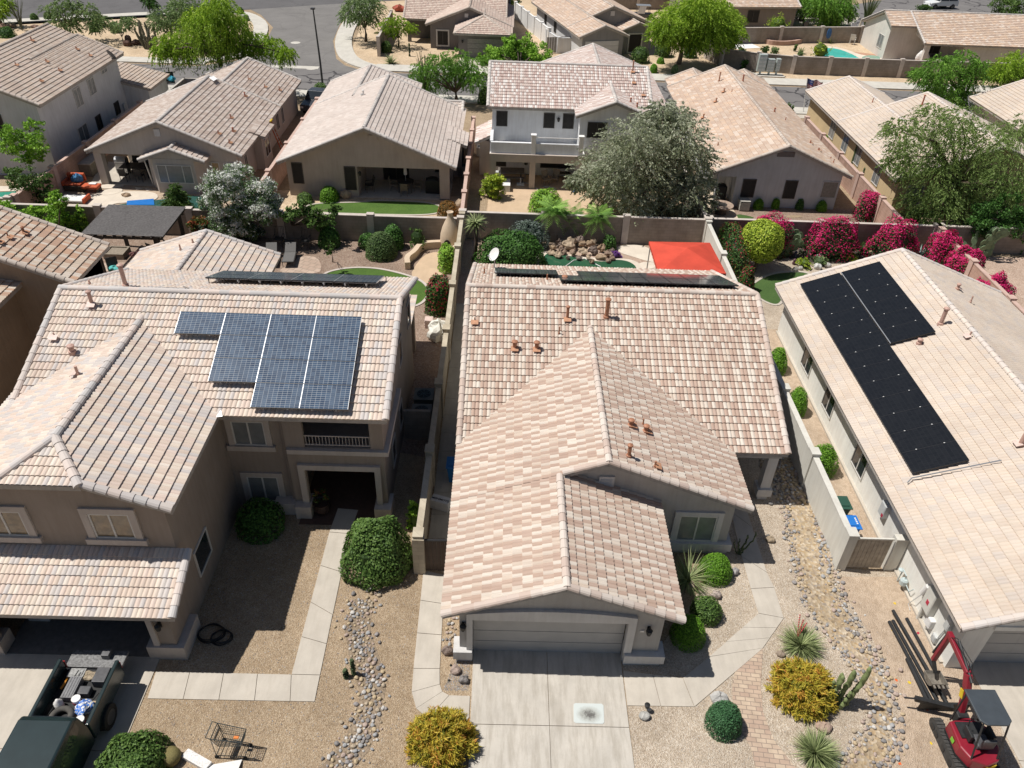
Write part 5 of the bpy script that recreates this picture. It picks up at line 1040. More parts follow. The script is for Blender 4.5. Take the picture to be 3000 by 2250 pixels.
def ramped(name, stops, trans=.2):
    mt = leafmat(name, (0,0,0), (0,0,0), (0,0,0), trans); r = [n for n in mt.node_tree.nodes if n.type == 'VALTORGB'][0].color_ramp
    while len(r.elements) > 1: r.elements.remove(r.elements[0])
    r.elements[0].position = stops[0][0]; r.elements[0].color = (*stops[0][1], 1)
    for p, c in stops[1:]: r.elements.new(p).color = (*c, 1)
    return mt
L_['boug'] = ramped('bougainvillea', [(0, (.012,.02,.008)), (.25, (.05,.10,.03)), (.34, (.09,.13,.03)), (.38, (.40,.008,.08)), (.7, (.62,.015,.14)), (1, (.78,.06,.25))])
L_['bougr'] = ramped('bougainvillea_sparse', [(0, (.012,.02,.008)), (.4, (.04,.09,.02)), (.74, (.085,.17,.03)), (.8, (.28,.015,.03)), (1, (.42,.03,.07))])
L_['olea'] = ramped('oleander', [(0, (.012,.022,.010)), (.3, (.075,.13,.05)), (.74, (.16,.25,.10)), (.8, (.66,.68,.62)), (1, (.85,.85,.80))])
L_['redtip'] = ramped('red_tips', [(0, (.02,.03,.01)), (.4, (.055,.10,.02)), (.68, (.10,.13,.025)), (.8, (.28,.07,.03)), (1, (.40,.10,.04))]); L_['orange'] = ramped('orange_shrub', [(0, (.03,.02,.008)), (.35, (.10,.085,.02)), (.6, (.26,.13,.03)), (1, (.42,.19,.05))])
L_['fire'] = ramped('firestick', [(0, (.07,.085,.015)), (.25, (.20,.22,.03)), (.5, (.46,.40,.05)), (.8, (.60,.43,.06)), (1, (.52,.22,.05))], .2); L_['yucca'] = leafmat('yucca_blade', (.060,.081,.031), (.224,.284,.112), (.487,.528,.265), .15)
L_['agave'] = leafmat('agave_blade', (.101,.162,.143), (.244,.365,.344), (.507,.650,.588), .05); L_['palm'] = leafmat('palm_frond', (.050,.091,.020), (.162,.325,.060), (.344,.568,.122), .3); L_['purple'] = leafmat('purple_leaf', (.060,.020,.101), (.203,.060,.325), (.406,.162,.609))
L_['lav'] = leafmat('leaf_blue_grey', (.041,.060,.050), (.122,.172,.122), (.265,.304,.304))
BARK = plain('bark', (.10,.075,.055), .9, .3, 5, bmp=.5); BARKG = plain('bark_grey', (.20,.165,.13), .9, .25, 5, bmp=.5); BARKY = plain('bark_green', (.13,.14,.06), .85, .2, 4)
def trunk(r, base, tips, rad, mt=BARK, fork=.35, lean=(0, 0)):
    mb = MB(); b = Vector(base); top = max(t[2] for t in tips); f = b+Vector((lean[0], lean[1], max(.5, (top-b.z)*fork)))
    mb.tube([b, b+(f-b)*.5+Vector((.06*top*.3, -.03, 0)), f], [rad*1.25, rad, rad*.85], 7)
    for i, t in enumerate(tips):
        t = Vector(t); m_ = f+(t-f)*.5+Vector((random.uniform(-.25, .25), random.uniform(-.25, .25), .12*(t-f).length))
        mb.tube([f-(f-b).normalized()*.1, m_, t], [rad*.62, rad*.38, rad*.1], 5)
        for k in range(2):
            e = m_+(t-m_)*random.uniform(.2, .8); mb.tube([e, e+Vector((random.uniform(-.7, .7), random.uniform(-.7, .7), random.uniform(.1, .7)))], [rad*.2, rad*.06], 4)
    return mb.build('trunk', mt, r, smooth=True)
def tree(name, label, base, Y, lumps, mat, kind, dens=1.0, size=.16, rad=.16, bark=BARK, group=None, asp=None, depth=1.0, fork=.35, hang=.6, tint=.5):
    """base=(x,y); lumps=(px,py,r) read on the plane y=Y and given their own depth"""
    r = root(name, label, 'tree', (*base, 0), group); LL = []
    for i, (px, py, q) in enumerate(lumps):
        p = up(px, py, Y); m_ = q/upx(p)
        dy = ((i*.618 % 1)-.5)*2*depth; d = p-np.array([0, 0, CAMH]); p = np.array([0, 0, CAMH])+d*(1+dy/np.linalg.norm(d)); p[2] = max(p[2], m_*.5); LL.append((p, (m_, m_, m_*.8)))
    trunk(r, (*base, 0), [c for c, _ in LL], rad, bark, fork)
    cr = Crown()
    if kind == 'wispy': wispy(cr, LL, dens, size, asp or .3, hang, tint)
    else: clumped(cr, LL, dens, size, asp or .5, tint0=tint)
    cr.build('crown', mat, r); return r
def shrub(label, px, py, w_, h, mat, kind='sheared', n=2600, size=.07, name='shrub', cat='shrub', group=None, ry=None, bottom=0, flat=2.4, z=0, loc=None, tint=.5, lump=.04, asp=.5):
    """w_ in picture units, h in metres"""
    p = at(px, py) if loc is None else Vector(loc); rx = span(px, py, w_)/2 if loc is None else w_/2; p.z = z; cr = Crown(); ry = ry or rx; yc = p.y+(ry*.8 if loc is None else 0)
    if 38 < p.y < 47 and loc is None: yc = min(yc, (45.3 if px < 1340 else 46.2)-ry*.95)
    c = (p.x, yc, z)
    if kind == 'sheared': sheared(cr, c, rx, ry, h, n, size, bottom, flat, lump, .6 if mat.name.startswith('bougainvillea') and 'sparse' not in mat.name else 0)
    elif kind == 'loose':
        k = 9; u = unit(k); u[:, 2] = np.abs(u[:, 2]); LL = [(np.array(c)+np.array([rx*.62, ry*.62, h*.5])*u[i]+np.array([0, 0, h*.22]), (rx*.48, ry*.48, h*.32)) for i in range(k)]+[(np.array(c)+np.array([0, 0, h*.5]), (rx*.6, ry*.6, h*.4))]
        clumped(cr, LL, n/2600, size, asp, tint0=tint); cr.core((c[0], c[1], c[2]+h*.4), (rx*.6, ry*.6, h*.38))
    o = cr.build(name, mat, loc=c); return tag(o, label, cat, group)
def tuft(label, px, py, n, L, w_, mat, spread=1.0, curve=.5, name='yucca', cat='yucca', group=None, up_=.4, tint=(.15, .95), core=0, z=0):
    p = at(px, py); cr = Crown(); blades(cr, (p.x, p.y, z), n, L, w_, spread, curve, tint, up_, core=core); return tag(cr.build(name, mat, loc=(p.x, p.y, z)), label, cat, group)
GS = 'clipped round shrubs'
# ---- front gardens
shrub('big dark green leafy bush by the cream wall, left of the garage walk', 1095, 1712, 200, 1.95, L_['mid'], n=11000, size=.10, lump=.12, flat=2.2)
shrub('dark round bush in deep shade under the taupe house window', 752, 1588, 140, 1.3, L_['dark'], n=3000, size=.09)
shrub('dark green oval clipped bush left of the paver path', 2125, 2168, 108, 1.05, L_['pine'], n=7000, size=.045, group=GS, flat=2.1, lump=.015)
shrub('bright green clipped ball nearest the grey house window', 2100, 1715, 100, .95, L_['box'], n=7000, size=.045, group=GS, flat=2.1, lump=.015)
shrub('lower loose green bush between the two clipped balls by the garage side', 2073, 1832, 92, .75, L_['mid'], n=3000, size=.06)
shrub('clipped green ball half in shade at the garage corner', 2020, 1905, 104, 1.0, L_['box'], n=6000, size=.045, group=GS, flat=2.1, lump=.015)
shrub('dark green shrub cut off by the bottom picture edge, left', 362, 2335, 205, 1.0, L_['mid'], n=6000, size=.09, lump=.08)
for i, (px, py, w_, lb) in enumerate(((2280, 1098, 50, 'farthest'), (2338, 1222, 52, 'middle'), (2412, 1400, 84, 'nearest and largest'))):
    shrub('%s of three clipped shrubs between the pale wall and off-white house' % lb, px, py, w_, 1.25 if i < 2 else 1.35, L_['box'], n=4200, size=.06, group='clipped shrubs along the off-white house', ry=.62)
def firestick(label, px, py, w_, h, n=95):
    p = at(px, py); r = span(px, py, w_)/2; cr = Crown(); c = np.array([p.x, p.y+r*.6, 0.])
    for i in range(n):
        u = unit(1)[0]; u[2] = abs(u[2]); q = c+u*np.array([r*.9, r*.9, h*.85])*rng.uniform(.62, 1); k = 60; d = unit(k)*.55+u*np.array([.8, .8, .5])+np.array([0, 0, .55]); d /= np.linalg.norm(d, axis=1)[:, None]
        P = q+d*rng.uniform(.03, .26, k)[:, None]; top = rng.choice([0, .1, .16])+.5*np.linalg.norm(P-q, axis=1)/.26+.12*u[2]+rng.normal(0, .12, k)+(.22 if rng.uniform() < .3 else 0); cr.put(leaves(P, .16, .17, None, 1, d), top)
    cr.core((c[0], c[1], h*.32), (r*.66, r*.66, h*.36), .2); return tag(cr.build('firestick_bush', L_['fire'], loc=c), label, 'succulent bush', 'golden firestick bushes')
firestick('golden firestick bush at the bottom picture edge beside the driveway', 1290, 2240, 205, 1.0, 260); firestick('largest golden bush, beside the green column cactus', 2362, 2085, 192, 1.2, 330)
tuft('spiky green red-yucca clump above the golden bush, beside the creek bed', 2343, 1897, 700, .85, .026, L_['yucca'], curve=.3, up_=.1, group='red yucca clumps'); tuft('spiky yucca clump below the golden bush', 2385, 2210, 700, .8, .026, L_['yucca'], curve=.3, up_=.1, group='red yucca clumps')
tuft('long loose grassy clump beside the grey house window', 2012, 1705, 240, 1.15, .025, L_['yucca'], curve=.75, name='grass_clump', cat='grass clump')
st_ = at(2328, 1885); mb = MB()
for dx, dy, hh in ((.1, .1, 1.0), (-.05, .15, 1.2), (.22, .05, .9)): mb.tube([(st_.x, st_.y, .3), (st_.x+dx, st_.y+dy+.1, hh)], [.012, .006], 4); [mb.blob((st_.x+dx*k, st_.y+(dy+.1)*k, .3+(hh-.3)*k), .03, .03, .03, 5, 4) for k in (.5, .6, .7, .8, .9, 1)]
tag(mb.build('flower_stalk', plain('coral_flower', (.50,.09,.09), .6), loc=st_), 'coral-red flower stalks rising from the upper yucca clump', 'flower stalk')
def cactus(name, label, cat, px, py, cols, mt, lean=(0, 0), group=None, ribs=True):
    """cols = (dx, dy, height, radius, bend)"""
    p = at(px, py); r = root(name, label, cat, p, group)
    for dx, dy, h, rd, bx in cols:
        mb = MB(); n = 12; pts = [(p.x+dx+bx*min(1, k/n*1.5)+.02*math.sin(k*2), p.y+dy+.02*math.cos(k*3), h*k/n) for k in range(n+1)]; rr = [rd*(.82+.12*math.sin(k*1.9+dx*9)) if k < n-1 else rd*(.75 if k == n-1 else .25) for k in range(n+1)]
        mb.tube(pts, rr, 9); mb.build('stem', mt, r, smooth=True)
    return r
CG = plain('cactus_green', (.20,.245,.10), .7, .25, 12, bmp=.4); CGD = plain('cactus_dark', (.075,.105,.045), .75, .25, 14, bmp=.6)
cactus('column_cactus', 'lumpy green column cactus with many upright arms beside the golden bush', 'cactus', 2432, 2062, [(.0, .0, 1.55, .095, 0), (.2, .05, 1.75, .10, .1), (.42, -.05, 2.1, .10, .22), (.1, .22, 1.35, .09, .0), (.33, .2, 1.5, .09, .12), (-.1, .12, 1.1, .08, -.02), (.52, .12, 1.25, .09, .2), (.25, -.15, .95, .08, .1)], CG)
cactus('small_saguaro', 'taller of two small columnar cacti in the left creek bed', 'cactus', 1036, 1976, [(0, 0, .85, .085, 0)], CGD, group='small cacti in the left creek bed'); cactus('small_saguaro', 'shorter of two small columnar cacti in the left creek bed', 'cactus', 1013, 1983, [(0, 0, .42, .10, 0)], CGD, group='small cacti in the left creek bed')
p = at(505, 2228); q = MB().lathe((p.x, p.y, 0), [(.15, 0), (.25, .08), (.29, .22), (.25, .36), (.12, .44), (.02, .43)], 22); tag(q.build('barrel_cactus', plain('barrel_cactus_skin', (.19,.16,.06), .8, .3, 30, bmp=.5), loc=p, smooth=True), 'round golden barrel cactus beside the shopping cart', 'cactus')
cactus('slender_cactus', 'slender branching cactus in the shade at the grey house corner', 'cactus', 2162, 1625, [(0, 0, .9, .035, -.1), (.05, 0, 1.1, .04, .1), (.1, .05, 1.25, .035, .35), (-.05, .05, .8, .03, -.2), (.02, .1, 1.0, .03, .2)], CGD)
shrub('leafy vine climbing the cream wall behind the big dark bush', 1215, 1560, 46, 1.5, L_['bright'], 'loose', n=1500, size=.11, name='vine', cat='vine')
# ---- backyard of the taupe house
shrub('large dark domed rosemary bush on the gravel behind the lawn', 1113, 766, 94, 1.55, L_['rosem'], n=6500, size=.09, lump=.02, flat=2.1)
shrub('leafy green bush against the taupe wall above the domed bush', 1160, 700, 60, 1.5, L_['dark'], n=2200, size=.11); shrub('low dark bush behind the domed bush, left side', 1080, 715, 55, .8, L_['dark'], n=1400, size=.1)
shrub('sparse climbing bush on the taupe wall near the beehive fireplace', 1232, 698, 60, 1.5, L_['mid'], 'loose', n=900, size=.12); shrub('dark bush under the small citrus tree by the wall', 972, 705, 62, 1.2, L_['dark'], n=1800, size=.11)
tree('citrus_tree', 'small spreading citrus tree with bare trunk by the taupe wall', at(862, 698)[:2], 44.6, [(848, 630, 30), (880, 612, 28), (915, 638, 34), (955, 640, 30), (900, 600, 22), (985, 610, 22), (940, 665, 20)], L_['mid'], 'clump', 1.0, .15, .07, BARKG, depth=.5, asp=.6)
shrub('tall mixed hedge with red blooms along the cream wall', 1286, 925, 84, 2.2, L_['bougr'], n=4500, size=.11, ry=.75, lump=.09, name='hedge', cat='hedge'); shrub('upper green hedge clump along the cream wall beside the curved bench', 1308, 800, 52, 1.6, L_['bright'], n=2200, size=.11, ry=.8, lump=.09, name='hedge', cat='hedge')
tree('sapling', 'thin young sapling on the backyard gravel', at(975, 768)[:2], 41.2, [(968, 720, 11), (972, 735, 9), (962, 742, 8)], L_['mid'], 'clump', .5, .13, .03, depth=.2)
tree('oleander', 'large oleander covered in white flowers behind the gazebo', at(705, 700)[:2], 45.0, [(640, 545, 52), (700, 520, 50), (755, 560, 52), (610, 590, 42), (680, 590, 62), (770, 615, 48), (720, 640, 60), (650, 640, 48), (730, 590, 50), (790, 590, 34), (680, 670, 45), (745, 680, 40)], L_['olea'], 'clump', 1.9, .17, .1, asp=.35, depth=.9, tint=.7)
shrub('red-tipped bush left of the white oleander', 615, 700, 100, 1.9, L_['redtip'], 'loose', n=2600, size=.13, tint=.55)
tree('young_pine', 'young feathery green tree by the pool right of the blue float', at(512, 640)[:2], 47.5, [(515, 600, 34), (515, 575, 26), (512, 552, 16), (500, 615, 26), (535, 610, 26)], L_['mid'], 'wispy', 3.0, .13, .07, depth=.4, hang=.3)
shrub('small upright leafy shrub behind the gazebo corner', 290, 655, 42, 2.1, L_['bright'], 'loose', n=1200, size=.16)
tree('upright_shrub', 'tall narrow shrub, bright on top, against the wall left of the gazebo', at(185, 720)[:2], 44.6, [(170, 590, 26), (165, 620, 32), (175, 650, 36), (185, 685, 40), (160, 570, 16), (200, 700, 30)], L_['bright'], 'clump', 1.5, .14, .06, depth=.4, tint=.5)
tree('leafy_shrub', 'bright leafy shrub at the left picture edge before the wall', at(70, 720)[:2], 44.8, [(30, 640, 38), (70, 640, 32), (100, 620, 24), (10, 610, 30), (55, 675, 34), (95, 660, 28)], L_['bright'], 'clump', 1.3, .15, .06, depth=.5)
tree('leafy_shrub', 'loose green shrub above the wall near the small emerald pool', at(95, 610)[:2], 48.5, [(70, 520, 40), (110, 545, 34), (60, 555, 36), (40, 510, 28), (100, 580, 30), (140, 560, 22), (130, 520, 20)], L_['mid'], 'clump', 1.0, .16, .07, depth=.6)
tree('citrus_tree', 'leafy citrus tree in front of the cool grey two-storey house', at(118, 505)[:2], 51.5, [(35, 390, 36), (85, 415, 40), (100, 365, 26), (20, 430, 30), (65, 450, 36), (115, 430, 30), (60, 410, 36), (95, 460, 30), (15, 400, 24)], L_['bright'], 'clump', 1.0, .17, .09, depth=.8)
shrub('pale green herb bush beside a raised bed left of the gazebo', 228, 740, 46, .8, L_['sage'], 'loose', n=900, size=.1); shrub('fern bush against the pink wall near the grill counter', 155, 488, 40, 1.2, L_['mid'], 'loose', n=900, size=.14)
# ---- garden with the lawn strip
shrub('clipped green dome under the arched patio house window', 962, 596, 54, 1.0, L_['box'], n=3000, size=.08, group=GS); shrub('loose green bush left of the clipped dome', 890, 600, 46, .7, L_['mid'], n=1300, size=.09); shrub('orange-brown shrub at the right end of the lawn strip', 1310, 640, 62, .95, L_['orange'], n=2600, size=.08)
shrub('round green bush at the end of the pink wall near the street', 938, 300, 58, 1.5, L_['mid'], n=1800, size=.13, group=GS)
# ---- white house garden
shrub('bright citrus bush beside the white house patio', 1443, 592, 80, 1.9, L_['lime'], 'loose', n=2600, size=.15, tint=.45, name='citrus_bush'); shrub('big green hedge bush at the centre of the tan patio', 1597, 640, 98, 1.7, L_['bright'], n=4200, size=.11, lump=.06)
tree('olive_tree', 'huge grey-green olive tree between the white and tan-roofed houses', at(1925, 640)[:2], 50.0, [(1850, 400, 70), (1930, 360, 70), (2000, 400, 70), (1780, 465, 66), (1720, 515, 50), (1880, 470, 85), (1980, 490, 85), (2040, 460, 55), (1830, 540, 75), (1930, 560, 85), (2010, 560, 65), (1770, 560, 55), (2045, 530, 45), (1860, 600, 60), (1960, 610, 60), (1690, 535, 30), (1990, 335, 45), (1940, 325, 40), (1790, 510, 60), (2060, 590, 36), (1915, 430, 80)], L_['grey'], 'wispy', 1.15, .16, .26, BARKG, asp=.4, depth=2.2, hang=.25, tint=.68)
# ---- pool garden
shrub('broad dark leafy bush on the left bank of the green pool', 1495, 800, 205, 2.0, L_['dark'], n=7500, size=.13, ry=1.5, lump=.09); shrub('blue-grey shrub behind the dark poolside bush', 1545, 728, 130, 1.7, L_['lav'], n=3000, size=.1, ry=.9, lump=.09); shrub('small dark green bush right of the pool rocks', 1785, 735, 42, .9, L_['dark'], n=900, size=.1); shrub('purple ground plant right of the pool rocks', 1805, 760, 36, .45, L_['purple'], 'loose', n=600, size=.08)
def palm(name, label, cat, base, top, n, L, mt, rad=.1, group=None, droop=.9, wd=.3, bark=BARK, fan=False):
    r = root(name, label, cat, base, group); b, t = Vector(base), Vector(top); mb = MB(); mb.tube([b, b+(t-b)*.5+Vector((.05, 0, 0)), t], [rad*1.2, rad, rad*1.1], 8); mb.build('trunk', bark, r, smooth=True); cr = Crown()
    for i in range(n):
        th = 2.399*i; el = 1.3-1.9*i/n; k = 16; q = np.linspace(.05, 1, k); ll = L*rng.uniform(.85, 1.1)
        x = ll*q*math.cos(el*.6); z = ll*(q*math.sin(el)-droop*.55*q**2); h_ = np.array([math.cos(th), math.sin(th), 0]); P = np.array(t)+x[:, None]*h_+z[:, None]*np.array([0, 0, 1])
        sd = np.array([-math.sin(th), math.cos(th), 0])
        if fan: cr.put(leaves(P[8:], .16, .2, None, .5, np.tile(h_, (k-8, 1))), rng.uniform(.2, .9))
        for s in (-1, 1):
            w_ = wd*np.sin(np.clip(q*1.1, 0, 1)*pi*.9+.25); tip = P+s*sd*w_[:, None]+h_*w_[:, None]*.5-np.array([0, 0, 1])*w_[:, None]*.45
            c_ = (P+tip)/2; d = tip-P; V = np.stack([P-h_*.03, P+h_*.04, tip+h_*.01, tip-h_*.01], 1).reshape(-1, 3); cr.put((V, np.arange(4*k).reshape(k, 4)), rng.uniform(.15, .95))
    cr.build('crown', mt, r); return r
for (a, b, lb) in (((1633, 706), (1622, 612), 'leftmost'), ((1662, 694), (1672, 632), 'slanting middle'), ((1752, 706), (1752, 632), 'rightmost')):
    ba = at(*a); tp = up(*b, ba.y); palm('date_palm', '%s of three small feathery palms by the pool rocks' % lb, 'palm', ba, tuple(tp), 34, 1.35, L_['palm'], .09, 'feathery palms by the pool')
ba = at(1392, 760); palm('yucca_tree', 'spiky yucca tree with dark trunk in the corner behind the cream wall', 'yucca tree', ba, tuple(up(1394, 652, ba.y)), 70, .8, L_['yucca'], .1, droop=.5, wd=.06)
# ---- garden behind the off-white house
tree('lollipop_tree', 'yellow-green ball-shaped tree on a bare trunk behind the off-white house', at(2206, 790)[:2], 39.4, [], L_['lime'], 'clump') if 0 else None
r = root('ball_tree', 'yellow-green ball-shaped tree on a bare trunk behind the off-white house', 'tree', at(2208, 795)); cb = up(2232, 706, r.location.y+.3); rr_ = 64/upx(cb); trunk(r, r.location, [tuple(cb), tuple(cb+np.array([.4, 0, .2])), tuple(cb+np.array([-.4, .2, .1]))], .1, BARK, .55); cr = Crown(); sheared(cr, (cb[0], cb[1], cb[2]-rr_), rr_, rr_, 2*rr_, 9000, .11, bottom=.001, flat=2.0, lump=.03); cr.build('crown', L_['lime'], r)
BG = 'magenta bougainvilleas'
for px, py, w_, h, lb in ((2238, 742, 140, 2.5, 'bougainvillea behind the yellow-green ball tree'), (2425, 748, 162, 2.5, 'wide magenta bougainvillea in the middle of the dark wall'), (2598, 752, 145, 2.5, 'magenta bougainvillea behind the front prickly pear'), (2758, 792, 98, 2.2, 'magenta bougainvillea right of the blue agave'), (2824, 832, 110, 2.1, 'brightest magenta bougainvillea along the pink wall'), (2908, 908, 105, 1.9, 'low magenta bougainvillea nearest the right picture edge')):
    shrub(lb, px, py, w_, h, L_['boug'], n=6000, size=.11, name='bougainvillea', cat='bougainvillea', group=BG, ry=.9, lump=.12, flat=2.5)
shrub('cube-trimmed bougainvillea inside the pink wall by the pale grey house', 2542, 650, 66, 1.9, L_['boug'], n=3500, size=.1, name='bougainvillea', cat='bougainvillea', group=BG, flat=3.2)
shrub('green and red hedge along the inside of the pale wall', 2138, 768, 58, 2.3, L_['bougr'], n=4500, size=.1, name='hedge', cat='hedge', ry=2.3, flat=3.5, lump=.06); shrub('short red-green hedge bush near the kidney turf', 2185, 858, 48, 1.5, L_['bougr'], n=2400, size=.1, name='hedge', cat='hedge', lump=.06)
for px, py, w_, h, lb, mt in ((2530, 752, 36, .9, 'small dark green bush below the bougainvillea', 'mid'), (2360, 792, 52, .7, 'yellow-green low bush beside the white rocks', 'lime'), (2405, 785, 50, .6, 'dull green low bush beside the white rocks', 'sage'), (2490, 770, 54, .5, 'grassy yellow-green clump by the small statues', 'lime')): shrub(lb, px, py, w_, h, L_[mt], 'loose', n=1100, size=.1)
def prickly(label, px, py, pads, sc=1.0, group='prickly pears'):
    p = at(px, py); r = root('prickly_pear', label, 'cactus', p, group); mt = CP; todo = [(Vector(p), Vector((random.uniform(-.3, .3), 0, 1)).normalized(), 0)]; n = 0
    for k in range(3): todo.append((Vector(p)+Vector((random.uniform(-.5, .5)*sc, random.uniform(-.2, .2), 0)), Vector((random.uniform(-.5, .5), random.uniform(-.2, .2), 1)).normalized(), 0))
    while todo and n < pads:
        b, d, lv = todo.pop(0); h = .44*sc*random.uniform(.8, 1.15); c = b+d*h*.5; f = Vector((random.uniform(-.5, .5), -1, random.uniform(-.1, .3))).normalized(); x = d.cross(f).normalized(); y = x.cross(d)
        mb = MB(); vs = []; m_ = 14
        for s in (-1, 1):
            for i in range(m_): a = 2*pi*i/m_; vs.append(c+d*h*.56*math.sin(a)+x*h*.37*math.cos(a)*(1+.18*math.sin(a))+y*s*.02*sc)
        mb.add(vs, [tuple(range(m_-1, -1, -1)), tuple(range(m_, 2*m_))]+[(i, (i+1) % m_, m_+(i+1) % m_, m_+i) for i in range(m_)]); mb.build('pad', mt, r); n += 1
        if lv < 5:
            for k in range(random.choice((1, 2, 2))): todo.append((b+d*h*1.0+x*random.uniform(-.1, .1)*sc, (d+x*random.uniform(-.9, .9)+y*random.uniform(-.3, .3)+Vector((0, 0, .25))).normalized(), lv+1))
    return r
CP = plain('prickly_pad', (.16,.225,.12), .6, .25, 9)
prickly('prickly pear in front of the magenta bougainvillea, beside the agave', 2618, 765, 42, 1.15); prickly('tall prickly pear on the gravel near the right picture edge', 2868, 758, 46, 1.15); prickly('prickly pear with crowded pads right of the ball tree', 2308, 752, 40, 1.15)
tuft('blue-grey agave with stiff pointed leaves behind the off-white roof', 2688, 762, 60, 1.25, .13, L_['agave'], curve=.15, name='agave', cat='agave', up_=.8)
cactus('slender_cactus', 'small leaning cactus among the garden statues', 'cactus', 2395, 748, [(0, 0, .7, .05, .3), (-.1, 0, .4, .05, -.1)], CG)
for i, (px, py, w_, lb) in enumerate(((2223, 616, 30, 'leftmost'), (2272, 614, 24, 'second'), (2343, 616, 24, 'third, darkest'), (2408, 622, 30, 'rightmost'))): shrub('%s of four small balls below the pale grey house windows' % lb, px, py, w_, .75, L_['box' if i != 2 else 'dark'], n=1200, size=.07, group='small balls below the windows')
shrub('bright shrub inside the pink wall beside the yellow house corner', 2612, 606, 44, .9, L_['bright'], n=1300, size=.1); shrub('green bush at the foot of the pink wall below the mesquite', 2675, 656, 42, .9, L_['mid'], n=1200, size=.1)
shrub('ball shrub over the pink wall beside the tan roof', 2412, 440, 24, 1.2, L_['box'], n=700, size=.1); shrub('green bush on the street side behind the tan roof', 2310, 335, 32, 1.0, L_['mid'], 'loose', n=700, size=.14)
cactus('saguaro', 'left saguaro standing against the yellow house wall', 'saguaro', 2490, 500, [(0, 0, 2.3, .13, 0), (.0, -.3, 1.9, .11, .3), (.1, -.4, 1.4, .1, .2)], CGD, group='saguaros by the yellow house'); cactus('saguaro', 'right clustered saguaro standing against the yellow house wall', 'saguaro', 2532, 535, [(0, 0, 1.9, .13, .1), (.25, 0, 1.6, .12, .1), (-.2, 0, 1.2, .12, -.1), (.1, -.2, .9, .12, 0)], CGD, group='saguaros by the yellow house')
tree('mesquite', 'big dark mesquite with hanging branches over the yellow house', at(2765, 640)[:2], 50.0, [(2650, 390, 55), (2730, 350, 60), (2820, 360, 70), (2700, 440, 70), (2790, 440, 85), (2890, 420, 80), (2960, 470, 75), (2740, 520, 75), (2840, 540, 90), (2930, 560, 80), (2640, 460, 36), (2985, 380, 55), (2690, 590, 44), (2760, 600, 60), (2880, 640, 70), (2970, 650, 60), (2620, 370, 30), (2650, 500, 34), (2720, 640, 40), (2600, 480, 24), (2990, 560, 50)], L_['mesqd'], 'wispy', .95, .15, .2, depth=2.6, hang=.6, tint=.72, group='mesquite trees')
tree('dark_tree', 'dark dense tree behind the tall prickly pear at the right edge', at(2960, 720)[:2], 47.6, [(2900, 640, 55), (2960, 620, 60), (2990, 680, 55), (2910, 700, 50), (2960, 730, 50), (2860, 660, 40)], L_['dark'], 'clump', 1.5, .17, .15, depth=1.2)
# ---- street trees
tree('mesquite', 'bright weeping mesquite beside the side street, top left', (-26.2, 74.0), 74.0, [(600, 70, 62), (650, 45, 55), (690, 80, 42), (560, 120, 50), (500, 130, 46), (470, 150, 26), (620, 120, 60), (670, 125, 44), (740, 120, 38), (790, 135, 40), (835, 155, 28), (720, 145, 30), (580, 50, 40), (640, 15, 42), (540, 155, 30)], L_['mesqy'], 'wispy', 1.25, .2, .22, depth=1.8, hang=1.2, fork=.45, group='mesquite trees')
tree('palo_verde', 'grey-green tree behind the bright weeping mesquite', at(505, 120)[:2], 93, [(480, 45, 36), (520, 30, 36), (545, 60, 36), (500, 75, 34), (460, 70, 26), (540, 15, 30), (580, 30, 30)], L_['sage'], 'wispy', .9, .2, .18, BARKG, depth=1.5, hang=.3)
tree('palo_verde', 'feathery green palo verde on the sandy corner lot, top left', at(205, 118)[:2], 92, [(180, 25, 34), (230, 45, 34), (150, 30, 26), (280, 70, 28), (210, 75, 28), (260, 30, 26), (170, 65, 24), (205, 5, 30), (300, 55, 18)], L_['sage'], 'wispy', .62, .2, .14, depth=1.5, hang=.4)
tree('palo_verde', 'small umbrella-shaped palo verde on the sandy corner lot', at(362, 128)[:2], at(362, 128).y, [(360, 72, 22), (335, 80, 18), (390, 66, 18), (370, 60, 16)], L_['sage'], 'wispy', .9, .18, .07, depth=.8, hang=.3)
tree('dark_tree', 'dark thin tree at the top picture edge left of the weeping mesquite', at(440, 40)[:2], at(440, 40).y, [(440, 8, 16), (455, 20, 12), (430, 0, 16)], L_['dark'], 'wispy', .9, .2, .1, depth=.8)
tree('mesquite', 'thin grey mesquite beside the side street left of the charcoal house', at(1072, 122)[:2], at(1072, 122).y, [(1040, 25, 36), (1085, 20, 36), (1060, 55, 30), (1020, 45, 26), (1095, 55, 20), (1065, 5, 36)], L_['sage'], 'wispy', .8, .2, .14, depth=1.5, hang=.5, group='mesquite trees')
tree('palo_verde', 'yellow-green palo verde in front of the charcoal house', at(1168, 138)[:2], at(1168, 138).y, [(1140, 75, 26), (1175, 80, 26), (1200, 82, 20), (1125, 95, 18), (1155, 95, 20), (1160, 60, 20)], L_['mesqy'], 'wispy', .85, .17, .09, BARKY, depth=1.0, hang=.3)
tree('mesquite', 'open-branched mesquite between the patio house and the white house', at(1335, 306)[:2], 74.6, [(1240, 205, 34), (1285, 185, 38), (1335, 175, 38), (1385, 195, 38), (1255, 245, 30), (1385, 235, 32), (1300, 235, 32), (1355, 215, 36), (1410, 225, 22), (1325, 205, 30), (1220, 230, 20)], L_['mesq'], 'wispy', 1.0, .17, .16, depth=1.6, hang=.6, fork=.3, group='mesquite trees')
tree('ash_tree', 'dense bright green tree across the street behind the white house', at(1520, 222)[:2], 87.6, [(1470, 160, 42), (1530, 140, 44), (1580, 160, 40), (1440, 190, 36), (1510, 185, 44), (1590, 190, 32), (1550, 175, 40), (1500, 130, 30), (1420, 205, 24), (1610, 185, 20)], L_['bright'], 'clump', 1.5, .24, .18, depth=1.8)
